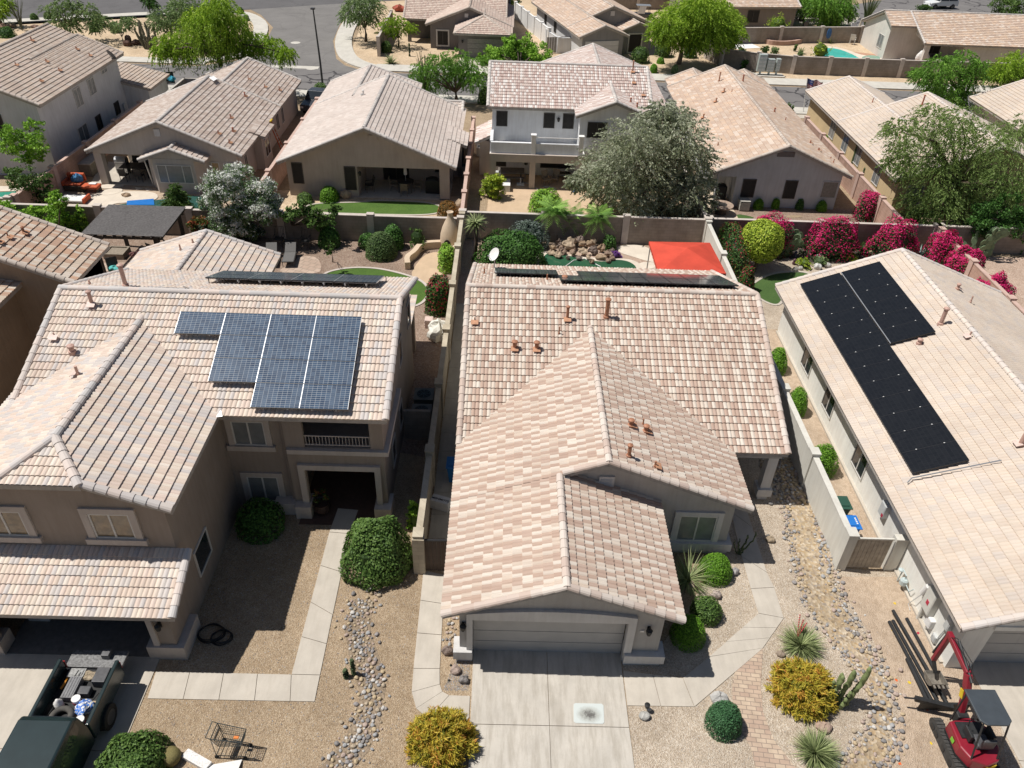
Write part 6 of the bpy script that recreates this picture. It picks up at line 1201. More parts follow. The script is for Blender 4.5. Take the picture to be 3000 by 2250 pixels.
tree('ash_tree', 'largest bright green round tree, across the street left of the grey meter boxes', at(1988, 188)[:2], 90.5, [(1955, 70, 48), (2005, 45, 58), (2070, 45, 62), (2120, 65, 52), (2145, 95, 36), (1935, 95, 32), (2015, 95, 50), (2080, 100, 52), (2130, 115, 30), (1970, 110, 34), (2050, 20, 50), (2100, 30, 40), (2045, 120, 36)], L_['mesqy'], 'wispy', 1.6, .22, .24, BARKG, depth=2.4, hang=.5)
tree('ash_tree', 'drooping green tree beside the white pickup, top right', at(2440, 80)[:2], at(2440, 80).y, [(2405, 10, 40), (2460, 10, 42), (2435, 35, 36), (2375, 5, 36), (2480, 35, 26), (2435, 60, 24), (2340, 5, 26)], L_['mesq'], 'wispy', 1.3, .24, .18, depth=1.8, hang=.8)
tree('mesquite', 'feathery mesquite on the near pavement in front of the white pool house', at(2805, 335)[:2], 74.5, [(2755, 195, 44), (2815, 185, 44), (2710, 225, 34), (2790, 240, 50), (2850, 225, 36), (2765, 285, 42), (2825, 285, 38), (2870, 190, 24), (2690, 215, 24), (2790, 310, 36), (2735, 255, 36)], L_['mesq'], 'wispy', 1.1, .18, .17, depth=1.8, hang=.6, group='mesquite trees')
tree('mesquite', 'bright green mesquite at the right picture edge across the street', at(2960, 262)[:2], 87.2, [(2945, 200, 38), (2990, 180, 40), (2920, 220, 26), (2975, 215, 36), (3010, 210, 36)], L_['mesqy'], 'wispy', 1.2, .2, .16, depth=1.5, hang=.4, group='mesquite trees')
shrub('dark red bougainvillea mound behind the right-edge mesquite', 2960, 165, 130, 3.0, L_['redtip'], 'loose', n=2600, size=.22, tint=.72, name='bougainvillea', cat='bougainvillea')
tree('dark_tree', 'dark green trees at the top right picture corner', at(2965, 45)[:2], at(2965, 45).y, [(2960, 15, 40), (2995, 20, 36), (2930, 10, 30), (2985, 0, 36)], L_['mid'], 'clump', 1.0, .26, .15, depth=1.5)
tree('dark_tree', 'small dark tree behind the pale wall at the top edge', at(1490, 42)[:2], at(1490, 42).y, [(1480, 5, 26), (1505, 8, 22), (1490, -10, 28)], L_['mid'], 'clump', 1.0, .25, .13, depth=1.0)
tree('green_tree', 'yellow-green tree at the top left picture corner', at(5, 75)[:2], at(5, 75).y, [(0, 20, 26), (-10, 35, 24), (15, 10, 20)], L_['mesqy'], 'wispy', .9, .22, .14, depth=1.0)
def ocotillo(label, px, py, n, h, sp, gname='ocotillo', mt=None, group='ocotillos', tk=.03):
    p = at(px, py); mb = MB()
    for i in range(n):
        a = 2.4*i; r_ = sp*random.uniform(.25, 1); hh = h*random.uniform(.75, 1.05); mb.tube([p, (p.x+math.cos(a)*r_*.35, p.y+math.sin(a)*r_*.35, hh*.5), (p.x+math.cos(a)*r_, p.y+math.sin(a)*r_, hh)], [tk*1.3, tk, tk*.4], 4)
    return tag(mb.build(gname, mt or plain('ocotillo_cane', (.10,.11,.07), .9, .3, 9), loc=p), label, 'ocotillo', group)
ocotillo('grey ocotillo with bare canes at the top left corner lot', 66, 90, 22, 3.4, 1.1); ocotillo('large green ocotillo fan left of the white pool house', 2532, 80, 34, 4.2, 1.6, mt=plain('ocotillo_leafy', (.075,.11,.045), .9, .3, 9), tk=.05); ocotillo('upright ocotillo canes at the left of the open-branched mesquite', 1248, 300, 24, 4.3, 1.2, mt=plain('ocotillo_green', (.07,.10,.04), .9, .3, 9), tk=.04)
p = at(440, 142); r = root('cholla', 'shaggy dark cholla cactus on the sandy corner lot', 'cactus', p)
for i in range(16):
    a = 2.4*i; c0 = Vector((p.x+math.cos(a)*.5, p.y+math.sin(a)*.4, 0)); q = Vector((p.x+math.cos(a)*1.3*random.random(), p.y+math.sin(a)*.8, random.uniform(1.2, 3.6)*(.5+.5*random.random()))); MB().tube([c0, (c0+q)/2+Vector((random.uniform(-.3, .3), 0, .2)), q], [.13, .15, .09], 6).build('stem', plain('cholla_skin', (.13,.13,.09), .9, .35, 8) if i == 0 else bpy.data.materials['cholla_skin'], r)
GR = 'round shrubs across the street'
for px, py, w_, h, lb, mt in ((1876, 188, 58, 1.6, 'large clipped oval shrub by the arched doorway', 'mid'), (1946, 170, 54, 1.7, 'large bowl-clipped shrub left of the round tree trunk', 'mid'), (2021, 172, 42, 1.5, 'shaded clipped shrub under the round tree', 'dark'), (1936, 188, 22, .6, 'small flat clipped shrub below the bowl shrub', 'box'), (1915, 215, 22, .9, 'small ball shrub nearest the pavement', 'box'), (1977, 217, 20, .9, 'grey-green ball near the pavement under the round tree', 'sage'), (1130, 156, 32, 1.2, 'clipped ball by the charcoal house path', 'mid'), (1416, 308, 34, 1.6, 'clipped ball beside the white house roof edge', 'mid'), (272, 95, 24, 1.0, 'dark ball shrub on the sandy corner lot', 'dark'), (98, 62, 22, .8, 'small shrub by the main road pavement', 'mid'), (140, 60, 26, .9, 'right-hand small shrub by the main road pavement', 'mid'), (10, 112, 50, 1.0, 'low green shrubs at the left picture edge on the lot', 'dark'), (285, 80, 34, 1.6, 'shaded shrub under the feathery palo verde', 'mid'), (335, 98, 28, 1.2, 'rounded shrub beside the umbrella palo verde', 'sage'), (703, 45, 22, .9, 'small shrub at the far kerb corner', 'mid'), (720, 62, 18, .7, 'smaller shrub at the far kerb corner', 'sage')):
    shrub(lb, px, py, w_, h, L_[mt], n=1100, size=.13, group=GR)
for px, py, w_, h, lb, mt in ((2242, 160, 28, 1.0, 'round green bush inside the pool yard wall', 'mid'), (2272, 162, 34, .9, 'pale leafy bush inside the pool yard wall', 'sage'), (2408, 174, 68, 1.9, 'yellow-green citrus bush over the pool yard wall', 'lime'), (2280, 112, 76, 2.8, 'tall loose shrub beside the raised planter', 'mesqy'), (2140, 150, 26, .7, 'low plant inside the yard wall by the white slab', 'sage'), (2175, 158, 28, .7, 'pale low plant by the white slab', 'sage'), (2330, 118, 60, .6, 'low dark plants in the raised brick planter', 'dark'), (2345, 165, 18, .5, 'tiny bush on the pool yard sand', 'sage'), (2330, 152, 10, .9, 'thin sapling on the pool yard sand', 'mid'), (2765, 26, 46, 1.4, 'sage bush below the parked white car', 'sage'), (2710, 36, 50, 1.0, 'green bush at the road end by the white pool house', 'mid'), (2165, 195, 20, 1.6, 'narrow dark shrub against the street wall in tree shade', 'dark'), (2180, 205, 22, 1.2, 'dark shrub by the street wall beside the meter boxes', 'dark'), (2615, 220, 18, .7, 'sparse bush at the foot of the street wall', 'sage'), (1800, 165, 60, 3.0, 'green shrub behind the arched doorway porch', 'mid') if 0 else (1830, 22, 30, 1.6, 'shrub beside the far garden gazebo', 'mid')):
    shrub(lb, px, py, w_, h, L_[mt], 'loose', n=800, size=.15, group='loose shrubs across the street')
tuft('grey-green agave clump in front of the charcoal house', 1145, 188, 90, 1.1, .12, L_['yucca'], name='agave', cat='agave', curve=.3, up_=.5); tuft('small agave beside the turquoise pool', 2345, 157, 40, .9, .12, L_['yucca'], name='agave', cat='agave', curve=.2); tuft('dry grass clump beside the pool yard wall', 2432, 126, 60, .9, .06, L_['yucca'], name='grass_clump', cat='grass clump')
for px, py, h, lb in ((1200, 165, 1.4, 'thin saguaro by the charcoal house path'), (1865, 150, 3.0, 'tall saguaro beside the arched doorway')): cactus('saguaro', lb, 'saguaro', px, py, [(0, 0, h, .14, 0)]+([(.25, 0, h*.7, .1, .1)] if h > 2 else []), CGD)
cactus('fence_cactus', 'bare pole cacti beside the cool grey house, left', 'cactus', 405, 305, [(0, 0, 2.6, .09, -.3), (.6, .3, 3.0, .09, .05), (1.9, .9, 1.4, .08, .1)], plain('dry_cactus', (.10,.09,.06), .9, .2))
# ================================================================ solar arrays
FW = plain('alu_frame', (.55,.56,.57), .35, .05, 5, metal=.5); FB = plain('black_frame', (.02,.02,.022), .4, .1)
PB = panelmat('cells_blue', (.026,.05,.095), (.06,.10,.16), (.36,.38,.40), 10, 6, .03, 2, .14); PK = panelmat('cells_black', (.006,.007,.009), (.010,.011,.013), (.018,.019,.022), 10, 12, .03, 0, .3); PD = panelmat('cells_dark', (.03,.042,.05), (.045,.058,.068), (.30,.31,.31), 6, 10, .02, 2, .08); PS = panelmat('cells_slate', (.06,.085,.115), (.09,.12,.155), (.28,.29,.30), 10, 6, .03, 2, .08)  # slate and dark cells have the sky's reflection painted into their base colour
pv = lambda s, dy: Vector((0, s*dy, PT*dy)); zA = lambda y: 5.33+PT*(y-21.1)
W_, H_ = 1.685, .945
L = []
for row, cols in enumerate(((0, 1, 2, 3), (1, 2, 3), (1, 2, 3), (2, 3))):
    y = 24.1-row*H_
    for c in cols: L.append(((-11.97+c*W_, y, zA(y)), (W_, 0, 0), pv(1, H_)))
solar('solar_array', 'stepped array of blue solar panels on the front slope of the taupe house', L, (PB, FW, .014), 'rooftop solar arrays', lift=.2)
L = []
for row in range(2):
    y = 28.0+row*1.0
    for c in range(4): z = 5.33+PT*(31.2-y); L.append(((-12.1+c*1.74, y, z+.12), (1.74, 0, 0), pv(1, 1.0)*1.0-Vector((0, 0, 2*PT*1.0))))
aB = solar('solar_array', 'slate solar array raised on legs behind the taupe house ridge', L, (PS, FW, .012), 'rooftop solar arrays', lift=.1)
q = MB()
for i in range(12):
    x = -12.0+i*.63; y = 28.04; z = 5.33+PT*(31.2-y); q.box(x, x+.03, y, y+.03, z-.02, z+.2); y = 29.9; z = 5.33+PT*(31.2-y); q.box(x, x+.03, y, y+.03, z-.02, z+.2)
q.build('legs', FB, aB)
zB = lambda y: 2.68+PT*(37.8-y); dn = lambda dy: Vector((0, dy, -PT*dy))
solar('solar_array', 'row of three dark solar panels behind the ridge, left of the longer array', [((-.4+c*1.02, 33.1, zB(33.1)), (1.02, 0, 0), dn(1.6)) for c in range(3)], (PD, FB, .02), 'rooftop solar arrays', lift=.16)
solar('solar_array', 'long dark solar array behind the ridge of the central house', [((2.65+c*1.02, 31.35, zB(31.35)), (1.02, 0, 0), dn(1.6)) for c in range(8)]+[((3.67+c*1.02, 32.97, zB(32.97)), (1.02, 0, 0), dn(1.6)) for c in range(7)], (PD, FB, .02), 'rooftop solar arrays', lift=.16)
zG = lambda x: 2.68+PT*(x-14.5); L = []
for k in range(13): L.append(((15.48, 21.4+k*1.1, zG(15.48)), (0, 1.1, 0), (1.86, 0, 1.86*PT)))
for k in range(6): L.append(((17.39, 29.1+k*1.1, zG(17.39)), (0, 1.1, 0), (1.8, 0, 1.8*PT)))
aG = solar('solar_array', 'L-shaped array of plain black solar panels on the cream tile roof', L, (PK, FB, .012), 'rooftop solar arrays')
for k in range(1, 13):
    for x in ((15.95, 16.9)+((17.85, 18.75) if k > 7 else ())): q = MB(); y = 21.4+k*1.1; z = zG(x)+.165; q.box(x-.025, x+.025, y-.014, y+.014, z-.01, z+.012); q.build('clamp', M['white'], aG)
q = MB(); q.bar((17.365, 29.1, zG(17.365)+.14), (17.365, 35.7, zG(17.365)+.14), .05, .03); q.build('seam_rail', FW, aG)
# ================================================================ dishes, air conditioners, utilities
def dish(label, p, to, r_, mt, name='satellite_dish', group='satellite dishes', mast=.5):
    p = Vector(p); d = Vector(to).normalized(); r = root(name, label, 'satellite dish', p, group); c = p+Vector((0, 0, mast)); x = d.cross(Vector((0, 0, 1))).normalized(); y = x.cross(d); mb = MB(); n = 16; vs = []
    for k in (1, 0):
        for i in range(n): a = 2*pi*i/n; q = (1.0, .55)[1-k]; vs.append(c+(x*math.cos(a)*.9+y*math.sin(a)*1.1)*r_*q+d*r_*.18*q*q)
    vs.append(c); mb.add(vs, [(i, (i+1) % n, n+(i+1) % n, n+i) for i in range(n)]+[(n+i, n+(i+1) % n, 2*n) for i in range(n)]); vs2 = [v-d*.02 for v in vs]; mb.add(vs2, [(i, n+i, n+(i+1) % n, (i+1) % n) for i in range(n)]+[(n+(i+1) % n, n+i, 2*n) for i in range(n)])
    mb.build('reflector', mt, r, smooth=True); q = MB(); q.tube([p, c-d*.03], .025, 6); q.build('mast', M['metal'], r); q = MB(); q.tube([c-y*r_, c-y*r_*.6+d*r_*1.1], .015, 5); q.blob(c-y*r_*.6+d*r_*1.1, .06, .06, .05, 6, 4); q.build('feed_arm', M['metal'], r)
dish('white satellite dish at the back corner of the central roof', (-.45, 36.4, 3.2), (-.55, -.5, .55), .33, M['white'], mast=.75); dish('dark satellite dish on the brown roof of the cool grey house', tuple(on(328, 175, 0, -31.8, 5.25, -1, PT)), (.4, .7, .5), .42, plain('dish_grey', (.12,.13,.14), .5), mast=.35); dish('white satellite dish beside the grey house across the street', at(1585, 102), (-.8, -.6, .6), .6, M['white'], mast=.9)
ACM = plain('ac_paint', (.14,.145,.13), .5, .1); ACB = plain('ac_beige', (.42,.40,.36), .6, .1)
def ac(label, x, y, s=.85, mt=ACM):
    r = root('air_conditioner', label, 'air conditioner', (x, y, 0), 'air conditioners'); q = MB(); h = s*.95
    q.box(x-s/2, x+s/2, y-s/2, y+s/2, .06, h-.06); q.box(x-s/2-.02, x+s/2+.02, y-s/2-.02, y+s/2+.02, h-.06, h)
    for i in range(9): q.box(x-s/2-.012, x+s/2+.012, y-s/2-.012, y+s/2+.012, .12+i*.075, .14+i*.075)
    q.build('cabinet', mt, r); g = MB()
    for k in (.13, .22, .31, .38):
        g.tube([(x+s*k*math.cos(a*pi/10), y+s*k*math.sin(a*pi/10), h+.015) for a in range(21)], .008, 4, cap=False)
    for a in range(8): g.bar((x, y, h+.02), (x+s*.38*math.cos(a*pi/4), y+s*.38*math.sin(a*pi/4), h+.02), .012)
    g.build('fan_grille', plain('grille_teal', (.10,.16,.18), .5) if 'grille_teal' not in bpy.data.materials else bpy.data.materials['grille_teal'], r); f = MB(); f.lathe((x, y, h), [(s*.37, .002), (s*.37, .006)], 16); f.build('fan_opening', M['black'], r)
ac('farther of two air conditioners in the shade beside the taupe house', -3.46, 28.5); ac('nearer of two air conditioners in the shade beside the taupe house', -3.46, 27.3); ac('air conditioner beside the patio house and pink wall', -3.2, 57.0, .8, ACB); ac('air conditioner by the white house side wall', -1.95, 61.2, .8, ACB)
ac('beige air conditioner under the window of the pale grey house', 17.0, 52.3, .7, ACB)
UG = plain('utility_grey', (.50,.51,.50), .5, .08); UW = plain('utility_offwhite', (.60,.59,.54), .6, .06)
def wbox(name, label, cat, x, y, z, dx, wy, hz, mt, extra=None, bev=.012):
    """box hung on the off-white wall x=15.1"""
    r = root(name, label, cat, (x, y, z)); MB().box(x-dx, x, y-wy/2, y+wy/2, z, z+hz).build('housing', mt, r, bevel=bev); MB().box(x-dx-.012, x-dx-.001, y-wy/2+.03, y+wy/2-.03, z+.03, z+hz-.03).build('cover', mt, r)
    if extra: extra(r)
    return r
rd = plain('warning_red', (.45,.02,.06), .5)
wbox('electrical_panel', 'large off-white electrical panel with red label on the off-white wall', 'electrical panel', 15.1, 17.1, .75, .24, .55, 1.0, UW, lambda r: (MB().box(14.835, 14.847, 17.0, 17.14, 1.1, 1.28).build('warning_label', rd, r), MB().tube([(15.0, 17.3, .75), (15.0, 17.3, 0)], .06, 8).build('conduit', UW, r)))
wbox('meter_box', 'grey disconnect box with red label under the conduit near the green bin', 'switch box', 15.1, 21.4, .95, .2, .42, .62, UG, lambda r: (MB().box(14.887, 14.899, 21.2, 21.32, 1.0, 1.16).build('warning_label', rd, r), MB().tube([(15.0, 21.4, 1.57), (15.0, 21.25, 2.3)], .025, 6).build('conduit', UG, r)))
wbox('telecom_box', 'small white junction box below the electrical panel', 'junction box', 15.1, 16.75, .35, .16, .32, .4, M['white'], lambda r: MB().tube([(15.04, 16.8, .35), (15.04, 16.8, 0)], .045, 8).build('conduit', UW, r)); wbox('telecom_box', 'small pale grey junction box nearest the garage', 'junction box', 15.1, 16.25, .2, .12, .25, .3, UG)
wbox('meter_box', 'round-topped grey meter with thin pipe by the garage corner', 'electric meter', 15.1, 16.0, 1.2, .16, .26, .55, UG, lambda r: MB().tube([(15.05, 16.05, 1.2), (15.05, 16.15, .5)], .02, 6).build('conduit', UG, r))
r = root('utility_canister', 'white cylindrical canister on the wall above two thin pipes', 'canister', (15.1, 17.6, 1.2)); MB().tube([(14.98, 17.62, 1.0), (14.98, 17.5, 1.5)], .11, 12).build('canister', M['white'], r); MB().tube([(14.98, 17.6, 1.0), (14.9, 17.9, .05), (14.85, 17.6, .05)], .015, 5).build('pipe', UG, r)
r = root('gas_meter', 'pale blue-grey gas meter with pipes at the foot of the off-white wall', 'gas meter', (14.9, 18.7, 0)); gm = plain('gas_grey', (.45,.52,.52), .5, .1); q = MB(); q.lathe((14.9, 18.6, .25), [(.1, 0), (.14, .06), (.14, .24), (.09, .3)], 12); q.build('meter', gm, r)
q = MB(); q.tube([(14.9, 18.6, .5), (14.9, 18.6, .72), (14.92, 18.9, .72), (14.92, 18.95, .05)], .025, 6); q.build('pipe', gm, r); q = MB(); q.tube([(14.95, 18.6, .4), (14.95, 18.2, .35), (15.0, 18.1, .6)], .02, 6); q.build('pipe', gm, r); MB().lathe((14.88, 18.95, .6), [(.02, 0), (.1, .03), (.1, .06), (.03, .09)], 12).build('regulator', gm, r)
def bin_(label, x, y, c, rot=0, lidc=None):
    r = root('wheelie_bin', label, 'bin', (x, y, 0), 'wheelie bins'); b = plain('bin_%d' % len(bpy.data.materials), c, .5, .08, 4); q = MB(); s = .29
    q.add([(x-s*.75,y-s*.75,.05),(x+s*.75,y-s*.75,.05),(x+s*.75,y+s*.75,.05),(x-s*.75,y+s*.75,.05),(x-s,y-s*1.1,.95),(x+s,y-s*1.1,.95),(x+s,y+s*1.1,.95),(x-s,y+s*1.1,.95)], [(0,3,2,1),(4,5,6,7),(0,1,5,4),(1,2,6,5),(2,3,7,6),(3,0,4,7)]); q.build('body', b, r, bevel=.03)
    l = MB(); l.box(x-s-.04, x+s+.04, y-s*1.1-.06, y+s*1.1+.04, .955, 1.0); l.box(x-s*.8, x+s*.8, y-s*.8, y+s*.8, 1.0, 1.04); l.build('lid', b, r, bevel=.02)
    for k in (-1, 1): MB().tube([(x+k*s*.8-.03, y+s*.85, .1), (x+k*s*.8+.03, y+s*.85, .1)], .1, 12).build('wheel', M['black'], r)
    return r
bin_('dark green wheelie bin beside the pale wall', 13.62, 22.0, (.03,.085,.06)); bl = bin_('bright blue wheelie bin behind the wooden gate', 13.62, 20.95, (.02,.17,.55)); q = MB()
for k in range(4): q.box(13.78+.0, 13.84, 20.8+k*.09, 20.86+k*.09, 1.041, 1.046)
q.build('lid_marking', M['white'], bl); bin_('blue wheelie bin on the shaded side walk', -1.75, 23.7, (.02,.16,.42)); bin_('blue wheelie bin with dark body beside the yellow house wall', 26.6, 65.2, (.02,.14,.40)); bin_('grey wheelie bin by the white pickup', 39.2, 111.8, (.06,.06,.065))
# gates
r = root('gate', 'weathered wooden board gate beside the off-white house', 'gate', (13.1, 19.55, 0), 'garden gates'); gb = plain('gate_board', (.36,.31,.25), .85, .2, 5, bmp=.3); q = MB()
for i in range(9): q.box(13.1+i*.155, 13.245+i*.155, 19.5, 19.53, .08, 1.6)
q.build('boards', gb, r); q = MB()
q.box(13.08, 14.52, 19.48, 19.55, 1.6, 1.66)
q.build('gate_rail', M['blockw'], r); o = MB().box(14.6, 15.06, 19.45, 19.75, 0, 1.66).build('gate_post', M['blockw'], loc=(14.8, 19.6, 0)); tag(o, 'pale block pier between the wooden gate and the off-white house', 'gate post')
r = root('gate', 'dark brown board gate left of the central garage', 'gate', (-2.5, 18.9, 0), 'garden gates'); gd = plain('gate_brown', (.085,.06,.045), .8, .2, 6); q = MB()
for i in range(10): q.box(-2.5+i*.145, -2.365+i*.145, 18.88, 18.91, .05, 1.6)
q.build('boards', gd, r); MB().box(-2.52, -1.05, 18.86, 18.93, 1.6, 1.66).build('gate_rail', FB, r); MB().blob((-1.25, 18.85, 1.05), .05, .04, .05, 8, 5).build('latch', M['black'], r)
o = MB().box(-2.92, -2.5, 18.72, 19.02, 0, 1.8).build('gate_post', M['blockb'], loc=(-2.7, 18.9, 0)); tag(o, 'cream block pier left of the dark brown gate', 'gate post')
r = root('gate', 'grey board gate across the street beside the grey house', 'gate', at(1600, 157), 'garden gates'); a, b = at(1600, 157), at(1672, 153); q = MB()
for i in range(10): c = a+(b-a)*(i+.5)/10; q.box(c.x-.13, c.x+.13, c.y-.03, c.y+.03, .05, 1.75)
q.build('boards', plain('gate_grey', (.27,.26,.25), .8, .15, 4), r)
o = MB().box(-4.1, -2.95, 26.2, 26.35, 0, 1.6).build('side_fence', M['blockt'], loc=(-3.5, 26.3, 0)); tag(o, 'short shaded wall panel beside the air conditioners', 'wall panel')
# ================================================================ pickup with junk in its bed
PG = plain('truck_paint', (.016,.03,.032), .25, .15, 2, spec=.6); RB = plain('tyre_rubber', (.02,.02,.019), .85, .2, 20); RIM = plain('wheel_rim', (.10,.10,.10), .4, .2, 6, metal=.5); LIN = plain('bed_liner', (.018,.018,.018), .7, .3, 20)
def wheel(r, x, y, rad, wd, ax='x', z=None):
    z = rad if z is None else z; d = Vector((wd/2, 0, 0)) if ax == 'x' else Vector((0, wd/2, 0)); c = Vector((x, y, z)); w_ = MB().tube([c-d, c-d*.85, c+d*.85, c+d], [rad*.93, rad, rad, rad*.93], 20).build('wheel', RB, r); s = MB(); s.tube([c-d*1.03, c+d*1.03], rad*.6, 14); s.build('rim', RIM, w_); return w_
r = root('pickup_truck', 'dark green pickup with its bed full of junk on the left driveway', 'pickup truck', (-12.3, 11.5, 0), 'vehicles'); X0, X1 = -13.22, -11.38
q = MB()
for x in (X0, X1-.12): q.box(x, x+.12, 12.0, 14.1, .5, 1.25)
q.box(X0+.12, X1-.12, 12.0, 12.08, .5, 1.2); q.build('bed_sides', PG, r, bevel=.03); MB().box(X0+.12, X1-.12, 12.08, 14.1, .62, .7).build('bed_floor', LIN, r)
MB().box(X0+.06, X1-.06, 14.12, 14.72, .72, .8).build('tailgate', plain('tailgate_grey', (.17,.17,.17), .5, .5, 14), r, bevel=.01)
q = MB(); n = 9; prof = [(12.0, .45), (12.0, 1.2), (11.95, 1.75), (11.75, 1.86), (10.2, 1.88), (9.3, 1.3), (7.6, 1.1), (7.45, .45)]
m_ = len(prof); vs = [(x, y, z) for x, ins in ((X0, 0), (X1, 0)) for y, z in prof]; vs = [((x+(.16 if x < -12 else -.16) if z > 1.35 else x), y, z) for x, y, z in vs]
q.add(vs, [tuple(range(m_-1, -1, -1)), tuple(range(m_, 2*m_))]+[(i, (i+1) % m_, m_+(i+1) % m_, m_+i) for i in range(m_)]); cab = q.build('cab', PG, r, bevel=.06)
for s in (-1, 1):
    xo = -12.3+s*.815; q = MB(); q.add([(xo, 11.8, 1.32), (xo, 10.1, 1.32), (xo-s*.06, 10.3, 1.75), (xo-s*.06, 11.75, 1.75), (xo+s*.02, 11.8, 1.32), (xo+s*.02, 10.1, 1.32), (xo-s*.04, 10.3, 1.75), (xo-s*.04, 11.75, 1.75)], [(0,1,2,3),(4,7,6,5),(0,4,5,1),(1,5,6,2),(2,6,7,3),(3,7,4,0)]); q.build('side_window', M['glass'], cab); MB().blob((-12.3+s*1.02, 9.75, 1.35), .12, .07, .1, 8, 6).build('mirror', PG, cab)
q = MB(); q.slab([(-12.95, 12.02, 1.3), (-11.65, 12.02, 1.3), (-11.75, 11.975, 1.68), (-12.85, 11.975, 1.68)], (0, .012, 0)); q.build('rear_window', M['glass'], cab)
for y in (12.75, 8.7):
    for x in (X0+.02, X1-.02): wheel(r, x+(.06 if x < -12 else -.02), y, .39, .26)
for x in (X0+.02, X1-.14): MB().box(x, x+.12, 14.09, 14.13, .8, 1.1).build('tail_light', plain('tail_red', (.30,.02,.02), .3) if 'tail_red' not in bpy.data.materials else bpy.data.materials['tail_red'], r)
def thing1(name, label, cat, mb, mt, loc, group=None, bevel=0, smooth=False): return tag(mb.build(name, mt, loc=loc, bevel=bevel, smooth=smooth), label, cat, group)
BK = plain('case_black', (.075,.075,.08), .45, .3, 8); 
q = MB(); q.box(-12.75, -12.4, 13.0, 13.7, .7, .95)
for i in range(4): q.box(-12.72+i*.08, -12.68+i*.08, 13.02, 13.68, .95, .962)
thing1('storage_case', 'long ribbed grey case in the pickup bed', 'case', q, plain('case_grey', (.19,.19,.195), .4, .2, 8), (-12.6, 13.3, .7), bevel=.015)
thing1('toolbox', 'black toolbox standing on the lowered tailgate', 'toolbox', MB().box(-12.15, -11.9, 14.4, 14.65, .8, 1.0), plain('toolbox_grey', (.12,.12,.125), .4, .3, 9), (-12, 14.5, .8), bevel=.02); thing1('toolbox', 'black and red toolbox at the right side of the pickup bed', 'toolbox', MB().box(-12.05, -11.65, 13.5, 14.0, .7, 1.0).box(-11.66, -11.55, 13.55, 13.98, .8, .95), BK, (-11.8, 13.7, .7), bevel=.02); thing1('power_tool_case', 'small square black case in the middle of the pickup bed', 'case', MB().box(-12.35, -12.0, 13.15, 13.42, .7, .92), BK, (-12.2, 13.3, .7), bevel=.03)
thing1('plastic_jug', 'white plastic jug beside the ribbed case in the pickup bed', 'jug', MB().lathe((-12.75, 12.85, .7), [(.12, 0), (.13, .05), (.13, .22), (.05, .3), (.04, .36)], 12), M['white'], (-12.75, 12.85, .7), smooth=True)
t = MB(); n = 22; R0 = .27
for i in range(n):
    a0, a1 = 2*pi*i/n, 2*pi*(i+1)/n
    ring = lambda a: [Vector((-12.5+math.cos(a)*(R0+.09*math.cos(b)), 12.45+math.sin(a)*(R0+.09*math.cos(b)), .82+.1*math.sin(b))) for b in [2*pi*k/8 for k in range(8)]]
    A_, B_ = ring(a0), ring(a1); t.add(A_+B_, [(k, 8+k, 8+(k+1) % 8, (k+1) % 8) for k in range(8)])
thing1('spare_tyre', 'loose grey tyre lying at the cab end of the pickup bed', 'tyre', t, plain('old_rubber', (.085,.08,.072), .9, .2, 9), (-12.5, 12.45, .8), smooth=True)
for i, (x, y, lb) in enumerate(((-12.25, 12.95, 'red and white bucket near the blue bag in the pickup bed'), (-11.85, 12.3, 'red and white bucket near the pickup cab'))):
    r2 = root('bucket', lb, 'bucket', (x, y, .7), 'buckets in the pickup bed'); MB().lathe((x, y, .7), [(.11, 0), (.13, .3), (.12, .3)], 12).build('pail', M['white'], r2); MB().lathe((x, y, .78), [(.121, 0), (.129, .12)], 12).build('label_band', rd, r2)
def heap(name, label, cat, c, rx, ry, rz, mt, seed=1, jit=.35): thing1(name, label, cat, MB().blob(c, rx, ry, rz, 14, 9, jit, seed=seed), mt, c, smooth=False)
bm_, bt_, bb_ = nm('bag_blue_white'); bt_.links.new(ramp(bt_, noise(bt_, 9, 3), [(.42, (.75,.75,.72)), (.47, (.03,.12,.45)), (.58, (.05,.2,.6)), (.62, (.7,.7,.7))]), bb_.inputs[0])
thing1('cardboard_flat', 'tan cardboard scrap under the bags in the pickup bed', 'cardboard', MB().box(-12.3, -11.75, 12.45, 13.05, .7, .72), plain('cardboard', (.38,.29,.19), .9, .2, 9), (-12, 12.7, .7)); thing1('tool_tray', 'grey plastic tool tray near the tailgate in the pickup bed', 'tray', MB().box(-12.95, -12.45, 13.75, 14.05, .7, .84).box(-12.9, -12.5, 13.8, 14.0, .84, .86), plain('tray_grey', (.30,.30,.29), .6, .4, 14), (-12.7, 13.9, .7), bevel=.01)
for i, (a, b) in enumerate((((-12.95, 12.3, .8), (-12.6, 13.9, .95)), ((-12.1, 12.2, .85), (-11.7, 13.2, .9)))): thing1('long_tool', ('left' if i == 0 else 'right')+' thin long-handled tool lying across the pickup bed', 'tool', MB().tube([a, b], .016, 5), M['black'], a)
